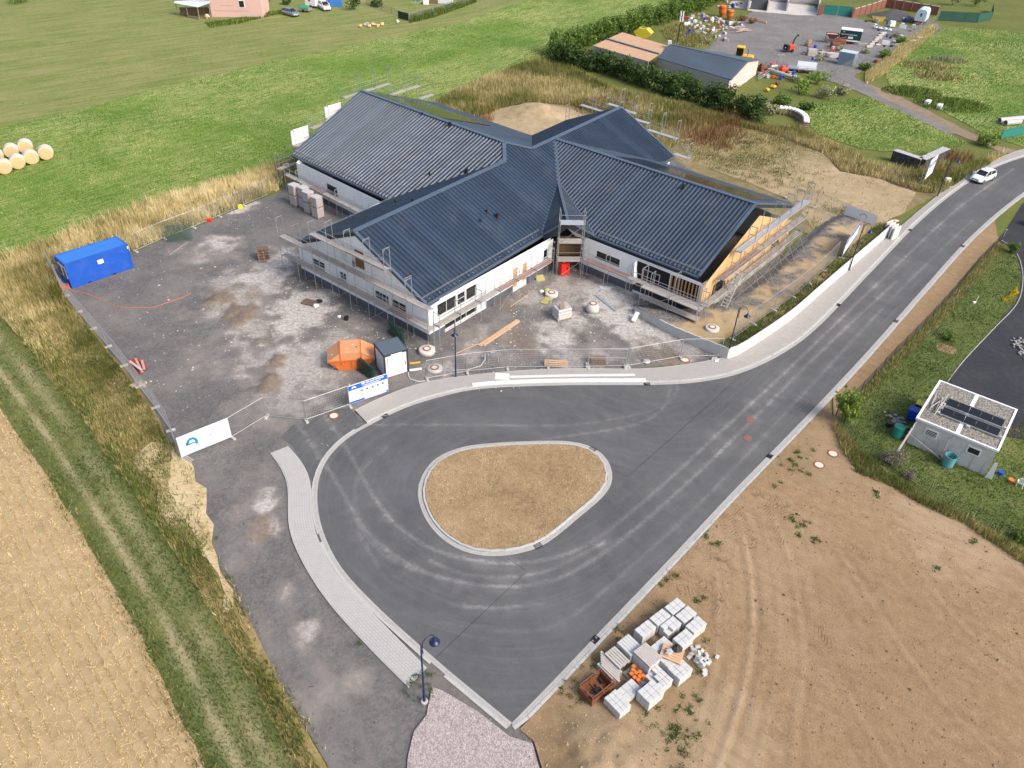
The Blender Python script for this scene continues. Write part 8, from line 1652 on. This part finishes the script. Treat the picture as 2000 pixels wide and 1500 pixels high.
t = thing('site_wagon', 'pale blue round-roofed site wagon at the top right', 'wagon', G(1797, 45), R(58)); m_wag = M('pale blue wagon panel', (.52, .62, .68), .6, var=.06); sec = [(-1.15, .75), (1.15, .75), (1.15, 2.5), (.95, 2.95), (.5, 3.2), (-.5, 3.2), (-.95, 2.95), (-1.15, 2.5)]
MB().extr([(-2.3, y_, z) for y_, z in sec], (4.6, 0, 0)).build('body', m_wag, t); MB().bbox((-2.33, -.18, 1.75), (-2.3, .18, 2.45)).build('window', m_blu, t); MB().sq((-2.3, 0, .6), (-4.4, 0, .5), .15).sq((-2.3, .8, .6), (-4.2, 0, .55), .1).sq((-2.3, -.8, .6), (-4.2, 0, .55), .1).build('drawbar', m_rsty, t)
for x in (-1.4, 1.4):
    for y_ in (-1, 1): o = MB().lathe([(.4, -.12), (.4, .12)], 14).build('wheel', m_rl, t); o.location = (x, y_, .4); o.rotation_euler = (R(90), 0, 0)
wirefence('green screened yard fence at the top right', [(1832, 40), (1868, 42), (1908, 44)], 3, 2.1, m_dgf, screen=M('green screen mesh', (.018, .085, .062), .8, var=.2)); wirefence('second green screen running back to the lane', [(1908, 44), (1934, 42), (1936, 22)], 3, 1.9, m_dgf, screen=M('green screen mesh', (.018, .085, .062), .8)); wirefence('galvanised rail fence beside the wagon', [(1785, 62), (1812, 48), (1832, 38)], 4, 1.1, m_lightm)
t = thing('water_tank', 'white cube water tank by the gravel mound', 'tank', G(1741, 52)); MB().rbox((0, 0, .65), (1.2, 1.0, 1.1), .08).build('tank', m_white, t); MB().box((0, 0, .06), (1.2, 1.0, .12)).build('pallet', m_pal, t); MB().lathe([(.12, 0), (.12, .08)], 10, (0, 0, 1.2)).build('cap', m_rl, t)
for k in range(4): solo(lump(.55, seed=120+k, sq=.5), 'bulk_bag', M('pale blue woven bag', (.52, .58, .64), .8, var=.15), ['leftmost pale bulk bag below the mound', 'second pale bulk bag below the mound', 'third pale bulk bag below the mound', 'rightmost pale bulk bag below the mound'][k], 'bag', G(1710+k*9, 56+k*1.5), 'bulk bags')
# dark trailer with lettering
t = thing('box_trailer', 'dark green advertising trailer with white roof and white lettering', 'trailer', G(1657, 84), R(-20)); m_dgt = M('bottle green trailer', (.004, .045, .05), .35, var=.1); MB().bbox((-2.1, -1.0, .75), (2.1, 1.0, 2.6)).build('box', m_dgt, t); MB().rbox((0, 0, 2.68), (4.3, 2.1, .18), .08).build('roof', m_trim, t); MB().bbox((-2.15, -1.05, .55), (2.15, -.98, .8)).build('side_rail', m_trim, t)
MB().bbox((-.4, -1.02, 1.05), (.6, -1.005, 1.45)).build('white_plate', m_trim, t); text('FB', .34, m_trim, t, (-1.6, -1.03, 2.15)); text('Garten- und Forsttechnik', .3, m_trim, t, (-1.85, -1.03, 1.72), bold=.008)
for x in (-.45, .45):
    for y_ in (-.9, .9): o = MB().lathe([(.33, -.1), (.33, .1)], 14).build('wheel', m_rl, t); o.location = (x, y_, .33); o.rotation_euler = (R(90), 0, 0)
MB().sq((2.1, 0, .55), (3.4, 0, .5), .1).build('drawbar', m_lightm, t)
t = thing('steel_container', 'blue-grey steel storage container behind the chain-link fence', 'container', G(1652, 126), R(-35)); m_stc = M('blue-grey container steel', (.22, .29, .35), .5, .2, var=.08); m_str = M('pale container roof', (.45, .53, .58), .5, var=.08); MB().bbox((-1.5, -1.1, 0), (1.5, 1.1, 2.3)).build('body', m_stc, t); MB().bbox((-1.53, -1.13, 2.3), (1.53, 1.13, 2.38)).build('roof', m_str, t)
for k in range(9): MB().bbox((-1.4+k*.33, -1.14, .1), (-1.25+k*.33, -1.1, 2.25)).build('rib', m_stc, t)
wirefence('chain-link fence on pale posts by the steel container', [(1632, 150), (1660, 136), (1690, 122), (1712, 110)], 5, 1.8, m_lightm, wd=.035)
t = thing('feed_hopper', 'rusty red hopper on legs beside the dark trailer', 'hopper', G(1622, 84), R(-10)); MB().add([(-.5, -.4, .9), (.5, -.4, .9), (.5, .4, .9), (-.5, .4, .9), (-1.3, -.9, 1.9), (1.3, -.9, 1.9), (1.3, .9, 1.9), (-1.3, .9, 1.9)], ((3,2,1,0),(0,1,5,4),(1,2,6,5),(2,3,7,6),(3,0,4,7))).build('funnel', m_rsty, t); MB().box((0, 0, 1.7), (2.2, 1.4, .02)).build('load', m_l, t)
for x in (-1.1, 1.1):
    for y_ in (-.8, .8): MB().sq((x, y_, 0), (x, y_, 1.85), .1).build('leg', m_rsty, t)
for k, (px, py) in enumerate(((1642, 86), (1630, 92))): o = solo(MB().rbox((0, 0, .5), (1.8, 1.2, 1.0), .2).bar((-.9, 0, 1.0), (.9, .3, 1.3), .12, 6), 'rusty_machine', m_rsty, ['rusty drum machine before the dark trailer', 'rusty machine part below the hopper'][k], 'machine', G(px, py))
t = thing('wood_chipper', 'red wood chipper with raised dark chute in the storage yard', 'wood chipper', G(1541, 101), R(35)); m_rdp = M('red machine paint', (.62, .06, .025), .45, var=.12); MB().rbox((0, 0, .95), (1.7, 1.2, .9), .1).build('hood', m_rdp, t); MB().rbox((-1.0, 0, .95), (.7, 1.3, 1.0), .08).build('feed_tray', m_rl, t); MB().path([(.6, 0, 1.3), (.75, 0, 1.9), (1.0, 0, 2.5), (1.6, .0, 2.9)], .14, 8).build('chute', m_rl, t); MB().box((1.65, 0, 2.9), (.35, .3, .25), 0, .4).build('chute_flap', m_rl, t); MB().box((0, 0, .4), (2.4, .9, .14)).build('chassis', m_lightm, t); MB().box((-1.37, 0, .9), (.02, .3, .2)).build('number_plate', m_white, t)
for y_ in (-.7, .7): o = MB().lathe([(.33, -.1), (.33, .1)], 14).build('wheel', m_rl, t); o.location = (.1, y_, .33); o.rotation_euler = (R(90), 0, 0)
t = thing('wheel_loader', 'yellow loader with glazed cab half hidden by the grey shed', 'loader', G(1448, 122), R(-20)); m_yl = M('yellow machine paint', (.72, .44, .02), .45, var=.1); MB().rbox((.9, 0, 1.0), (2.2, 1.5, .9), .1).build('engine_hood', m_yl, t); MB().rbox((-.6, 0, 2.75), (1.5, 1.5, .2), .08).build('cab_roof', m_yl, t); MB().bbox((-1.25, -.65, 1.2), (.05, .65, 2.62)).build('cab_glass', m_glass, t)
for x in (-1.28, .08):
    for y_ in (-.68, .68): MB().sq((x, y_, 1.1), (x, y_, 2.7), .1).build('cab_post', m_yl, t)
MB().bar((.9, -.5, 1.4), (.9, -.5, 2.6), .06).build('exhaust', m_rl, t); MB().sq((-1.3, .8, 2.2), (-1.5, 1.1, 2.1), .05).box((-1.5, 1.1, 2.1), (.05, .2, .3)).build('mirror', m_rl, t)
for x in (-1.2, 1.2):
    for y_ in (-.85, .85): o = MB().lathe([(.35, -.2), (.6, -.18), (.6, .18), (.35, .2)], 16).build('wheel', m_rl, t); o.location = (x, y_, .6); o.rotation_euler = (R(90), 0, 0)
for k, (px, py, mt, w_, lb) in enumerate(((1529, 142, m_rdp, 1.5, 'red-orange compact machine beside the flatbed'), (1508, 137, m_lightm, 1.6, 'grey machine with red seat near the shed gable'), (1488, 138, m_rsty, 1.3, 'rusty red implement at the shed gable'))):
    t = thing('yard_machine', lb, 'machine', G(px, py), R(20)); MB().rbox((0, 0, .6), (w_, 1.1, .8), .15).build('hood', mt, t); MB().rbox((-.2, 0, 1.1), (w_*.5, .8, .3), .1).build('seat', mt if k != 1 else m_redb, t); MB().bar((.4, 0, 1), (.7, 0, 1.5), .03).build('lever', m_rl, t)
    for y_ in (-.6, .6): o = MB().lathe([(.25, -.1), (.25, .1)], 12).build('wheel', m_rl, t); o.location = (.3, y_, .25); o.rotation_euler = (R(90), 0, 0)
t = thing('flatbed_trailer', 'flatbed trailer with tipped white board and tube rails', 'trailer', G(1565, 140), R(-14)); MB().box((0, 0, .6), (5.2, 1.9, .14)).build('bed', m_lightm, t); o = MB().box((.8, .3, 1.25), (3.4, .06, 1.2)).build('white_board', m_sheet, t); o.rotation_euler.x = R(-20); MB().bar((-2.6, -.9, 1.2), (2.6, -.9, 1.2), .03).bar((-2.6, -.9, .9), (2.6, -.9, .9), .03).build('side_rail', m_lightm, t)
for x in (-2.5, -.8, .9, 2.5): MB().bar((x, -.9, .6), (x, -.9, 1.2), .03).build('stanchion', m_lightm, t)
for y_ in (-.8, .8): o = MB().lathe([(.33, -.1), (.33, .1)], 14).build('wheel', m_rl, t); o.location = (.2, y_, .33); o.rotation_euler = (R(90), 0, 0)
t = thing('tube_arch', 'pale tube arches standing before the red machines', 'tube frame', G(1520, 130), R(0))
for x in (-.8, 0): MB().path([(x, 0, 0), (x+.1, 0, 1.8), (x+.3, 0, 2.1), (x+.7, 0, 2.1), (x+.8, 0, 1.8), (x+.8, 0, 0)], .035, 5).build('arch', m_lightm, t)
for k in range(3): a = G(1480, 150+k*4); b = G(1502, 139+k*4); solo(MB().sq((0, 0, .25), (*(b-a).xy, .35), .16, .12), 'steel_girder', m_lightm, ['upper', 'middle', 'lower'][k]+' pale girder lying at the shed gable', 'girder', a, 'girders')
a, b = G(1500, 140), G(1545, 155); solo(MB().path([(0, 0, .4), (*(b-a).xy*.5, .45), (*(b-a).xy, .4)], .3, 8), 'conveyor_roll', m_l, 'grey roll lying below the red-orange machine', 'roll', a)
for k, (px, py) in enumerate(((1510, 172), (1498, 178), (1518, 165))): solo(lump(.5, seed=150+k, sq=.6), 'ochre_scrap', (m_yel3, m_yel3, m_rsty)[k], ['ochre scrap heap right of the shed door', 'smaller ochre scrap by the hedge', 'rusty tangle above the ochre scrap'][k], 'scrap', G(px, py))
for k in range(6): solo(MB().rbox((0, 0, .09), (1.7, 1.1, .18), .03), 'board_layer', m_palg, ORD[k]+' board pack from the ground in the grey pile of the storage yard', 'board pack', G(1584, 108)+Vector((random.uniform(-.06, .06), random.uniform(-.06, .06), .2*k)), 'grey board packs')
for k, (px, py, lb) in enumerate(((1605, 110, 'left wooden trestle table by the board pile'), (1620, 112, 'right wooden trestle table by the board pile'))):
    t = thing('trestle_table', lb, 'table', G(px, py), R(20)); MB().box((0, 0, .8), (1.5, .9, .06)).build('top', m_palg, t)
    for x in (-.6, .6):
        for y_ in (-.35, .35): MB().sq((x, y_, 0), (x*.9, y_*.8, .8), .08).build('leg', m_pal, t)
solo(lump(.8, seed=170, sq=.9), 'covered_heap', m_pal, 'tan covered heap left of the hopper', 'heap', G(1577, 90))
for k in range(7): o = solo(MB().rbox((0, 0, .2), (rs.uniform(1, 2.2), .5, .4), .05), 'pale_beam', m_palg, ['lowest', 'second', 'third', 'fourth', 'fifth', 'sixth', 'last'][k]+' pale beam right of the dark trailer', 'beam', G(1697+k*4.5, 92-k*4.2), 'pale beams by the trailer'); o.rotation_euler.z = R(rs.uniform(20, 50))
for k, (px, py, mt, lb) in enumerate(((1795, 78, m_palg, 'grey board bundle in the dry grass strip'), (1782, 84, m_palg, 'small board bundle left of the larger one'), (1713, 122, m_brk, 'brick stack in the dry grass'), (1811, 203, m_st1, 'left pale slab pair on the brown lane'), (1834, 211, m_st1, 'right pale slab pair on the brown lane'), (1646, 178, m_white, 'white plastic heap at the fence end'))): o = solo(MB().rbox((0, 0, .3), (1.6, .8, .6), .06), 'bundle', mt, lb, 'bundle', G(px, py)); o.rotation_euler.z = R(30+k*7)
# more clutter of the storage yard
rc = random.Random(11)
CL = [('stone_slab', m_st1, (1.1, .7, .18), 'pale stone slab'), ('iron_rack', m_rsty, (1.4, .5, .4), 'rusty iron frame'), ('grey_bin', m_l, (.7, .6, .6), 'grey bin'), ('plank_bundle', m_palg, (2.2, .5, .25), 'bundle of grey planks'), ('red_crate', m_rdp, (.7, .5, .45), 'red crate'), ('blue_drum', m_bb, (.5, .5, .8), 'blue drum'), ('brown_sack', m_pal, (.8, .6, .35), 'brown sack'), ('board_sheet', m_white, (1.6, .1, .9), 'white panel'), ('dark_tyre', m_rl, (.7, .7, .25), 'dark tyre')]
SPOT = [((1560, 95), (1640, 118), 26, 'around the board pile and hopper'), ((1480, 132), (1580, 158), 22, 'between the shed gable and the flatbed'), ((1660, 72), (1760, 92), 16, 'beside the dark trailer'), ((1335, 34), (1395, 74), 30, 'in the stone store'), ((1400, 40), (1450, 62), 18, 'near the orange silos'), ((1395, 4), (1460, 16), 16, 'on the apron at the top edge'), ((1690, 40), (1790, 62), 14, 'by the gravel mound')]
for (x0, y0), (x1, y1), cnt, where in SPOT:
    for k in range(cnt):
        nm, mt, d_, ds = CL[rc.randrange(len(CL))]; f_ = rc.uniform(.6, 1.15); px, py = rc.uniform(x0, x1), rc.uniform(y0, y1); mb = MB()
        if nm == 'blue_drum': mb.lathe([(.28*f_, 0), (.3*f_, .1), (.3*f_, .8*f_), (.26*f_, .85*f_)], 12)
        elif nm == 'dark_tyre': mb.lathe([(.2*f_, .0), (.36*f_, .02), (.38*f_, .12), (.36*f_, .24), (.2*f_, .25)], 14, cap=False)
        elif nm == 'brown_sack': mb = lump(.42*f_, seed=k+300, sq=.5)
        elif nm == 'iron_rack':
            for a in (-1, 1): mb.sq((-.7*f_, a*.25, .3), (.7*f_, a*.25, .35), .06)
            for a in (-.7, 0, .7): mb.sq((a*f_, -.25, .32), (a*f_, .25, .32), .06).sq((a*f_, .25, 0), (a*f_, .25, .33), .06)
        elif nm == 'plank_bundle':
            for a in range(5): mb.box((rc.uniform(-.1, .1), -.2+.1*a, .06+.05*(a % 2)), (2.2*f_, .09, .05))
        else: mb.rbox((0, 0, d_[2]*f_/2), tuple(q*f_ for q in d_), .03)
        o = solo(mb, nm, mt, ds+' among the clutter '+where, 'clutter', G(px, py, .02), 'clutter '+where); o.rotation_euler.z = rc.uniform(0, 6.28)
for px, py, r_, lb in ((1600, 118, 1.3, 'dry weeds before the trestle tables'), (1640, 98, 1.2, 'weeds below the hopper'), (1380, 84, 1.6, 'pale weeds at the stone store edge'), (1555, 160, 1.5, 'weeds below the flatbed trailer'), (1690, 104, 1.4, 'weeds right of the steel container'), (1748, 72, 1.5, 'weeds below the bulk bags')):
    bush(lb, G(px, py), r_, .8, ml_grey, 260, .16, stems=1, cat='weeds', name='weed_clump')
# dry strip along the far yard and weedy mound
x, y = sample(PL([(1690, 165), (1720, 150), (1790, 95), (1830, 60), (1815, 52), (1770, 80), (1730, 115), (1690, 145)]), 60); tag(blades('yard_edge_grass', x, y, RNG.uniform(.4, 1., len(x)), .14, mg_dry, np.clip(RNG.normal(.65, .2, len(x)), 0, 1), 0, .5), 'straw-coloured grass strip along the storage yard', 'grass', kind='stuff')
for px, py, r_, mt, n_, lb in ((1815, 130, 4.5, mg_weed, 1500, 'weedy heap in the far meadow'), (1850, 118, 3, ml_grey, 700, 'grey weeds on the heap in the far meadow'), (1830, 150, 3.6, mg_weed, 1100, 'dry grass on the heap in the far meadow'), (1780, 180, 4, mg_green, 1200, 'dark green weeds beside the far lane'), (1860, 205, 5, mg_green, 1600, 'lush green strip right of the lane')):
    c = G(px, py); a = RNG.uniform(0, 6.28, n_); d = r_*np.sqrt(RNG.random(n_)); x = c.x+np.cos(a)*d*1.3; y = c.y+np.sin(a)*d*.9; tag(blades('heap_weeds', x, y, RNG.uniform(.3, 1.2, n_)*(1.3-d/r_), .16, mt, RNG.random(n_), .0, .6), lb, 'weeds', kind='stuff')
# gabion wall and sack wall
m_gab, _nt = newmat('dark gabion stone'); _v = voro(_nt, 6); surf(_nt, mix(_nt, rng(_nt, _v, .2, .9), (.018, .018, .02), (.10, .10, .105)), .9, 0, voro(_nt, 6, None, 'F1', 'Distance'), 1, .08)
for k, (a, b, lb) in enumerate((((1742, 312), (1795, 330), 'dark stone gabion wall topped with grey film, long arm'), ((1795, 330), (1842, 308), 'shorter gabion arm behind the sign board'))):
    a, b = G(*a), G(*b); t = thing('gabion_wall', lb, 'gabion', a); n_ = 4
    for i in range(n_): p_, q_ = a.lerp(b, i/n_), a.lerp(b, (i+.97)/n_); MB().sq((p_.x, p_.y, .7), (q_.x, q_.y, .7), 1.0, 1.4).build('gabion_basket', m_gab, t, world=True); MB().sq((p_.x, p_.y, 1.43), (q_.x, q_.y, 1.43), 1.04, .06).build('film_top', m_film, t, world=True)
sk = catmull(PL([(1523, 222), (1540, 224), (1558, 230), (1570, 240), (1572, 252)]), .5); q = resample(sk, 13)
for k, (a, b) in enumerate(zip(q[:-1], q[1:])): o = solo(MB().rbox((0, 0, 1.05), (.6, .9, .3), .1), 'white_sack', m_white, ORD[k]+' white sack from the left on the curved log wall', 'sack', (*a, 0), 'sacks on the log wall'); o.rotation_euler.z = math.atan2(b[1]-a[1], b[0]-a[0])
t = thing('log_wall', 'curved stack of logs under the white sacks', 'log stack', (*q[6], 0))
for a, b in zip(q[:-1], q[1:]):
    d = Vector((b[1]-a[1], a[0]-b[0], 0)).normalized()
    for z in (.15, .45, .75): MB().bar(Vector((*a, z))-d*.45, Vector((*a, z))+d*.45, .15, 7).build('log', m_pal, t, world=True)
# sign board on trusses
t = thing('site_sign', 'large white and blue project sign board on steel trusses', 'sign', G(1806, 362), R(52)); m_sgw = m_ban
MB().box((0, 0, 2.5), (3.2, .06, 2.5)).build('board', m_sgw, t); MB().box((-.2, -.04, 2.95), (2.4, .01, .5)).build('blue_band', m_navy, t); MB().box((1.25, -.04, 3.0), (.55, .01, .4)).build('picture', m_gry, t); MB().box((-.2, -.045, 3.0), (1.6, .01, .12)).build('print_line', m_ban, t)
for x in (-1.2, 1.2):
    for y_ in (.1, .45): MB().sq((x, y_, 0), (x, y_, 3.4 if y_ < .2 else 2.2), .07).build('truss_leg', m_lightm, t)
    for k in range(4): MB().sq((x, .1, .3+k*.5), (x, .45, .55+k*.5), .04).build('truss_web', m_lightm, t)
    MB().rbox((x, .2, .18), (.5, 2.2, .36), .04).build('foot', m_l2, t)
solo(MB().rbox((0, 0, .5), (.7, .45, 1.1), .05), 'meter_box', m_lid, 'beige service box in the grass beside the far lamp', 'service box', G(1847, 362))
t = gate('green mesh gate across the lane at the right edge', (1953, 272), (2004, 262), 1.3, m_teg, 1)
for k, (px, py) in enumerate(((1978, 238), (1990, 243), (2000, 236))): o = solo(MB().lathe([(.42, 0), (.42, 3.0), (.36, 3.0), (.36, 0)], 16, cap=False), 'concrete_pipe', m_film, ['left', 'front', 'rear'][k]+' pale pipe lying behind the green gate', 'pipe', G(px, py)+Vector((0, 0, .45)), 'pipes behind the gate'); o.rotation_euler = (R(90), 0, R(-70))
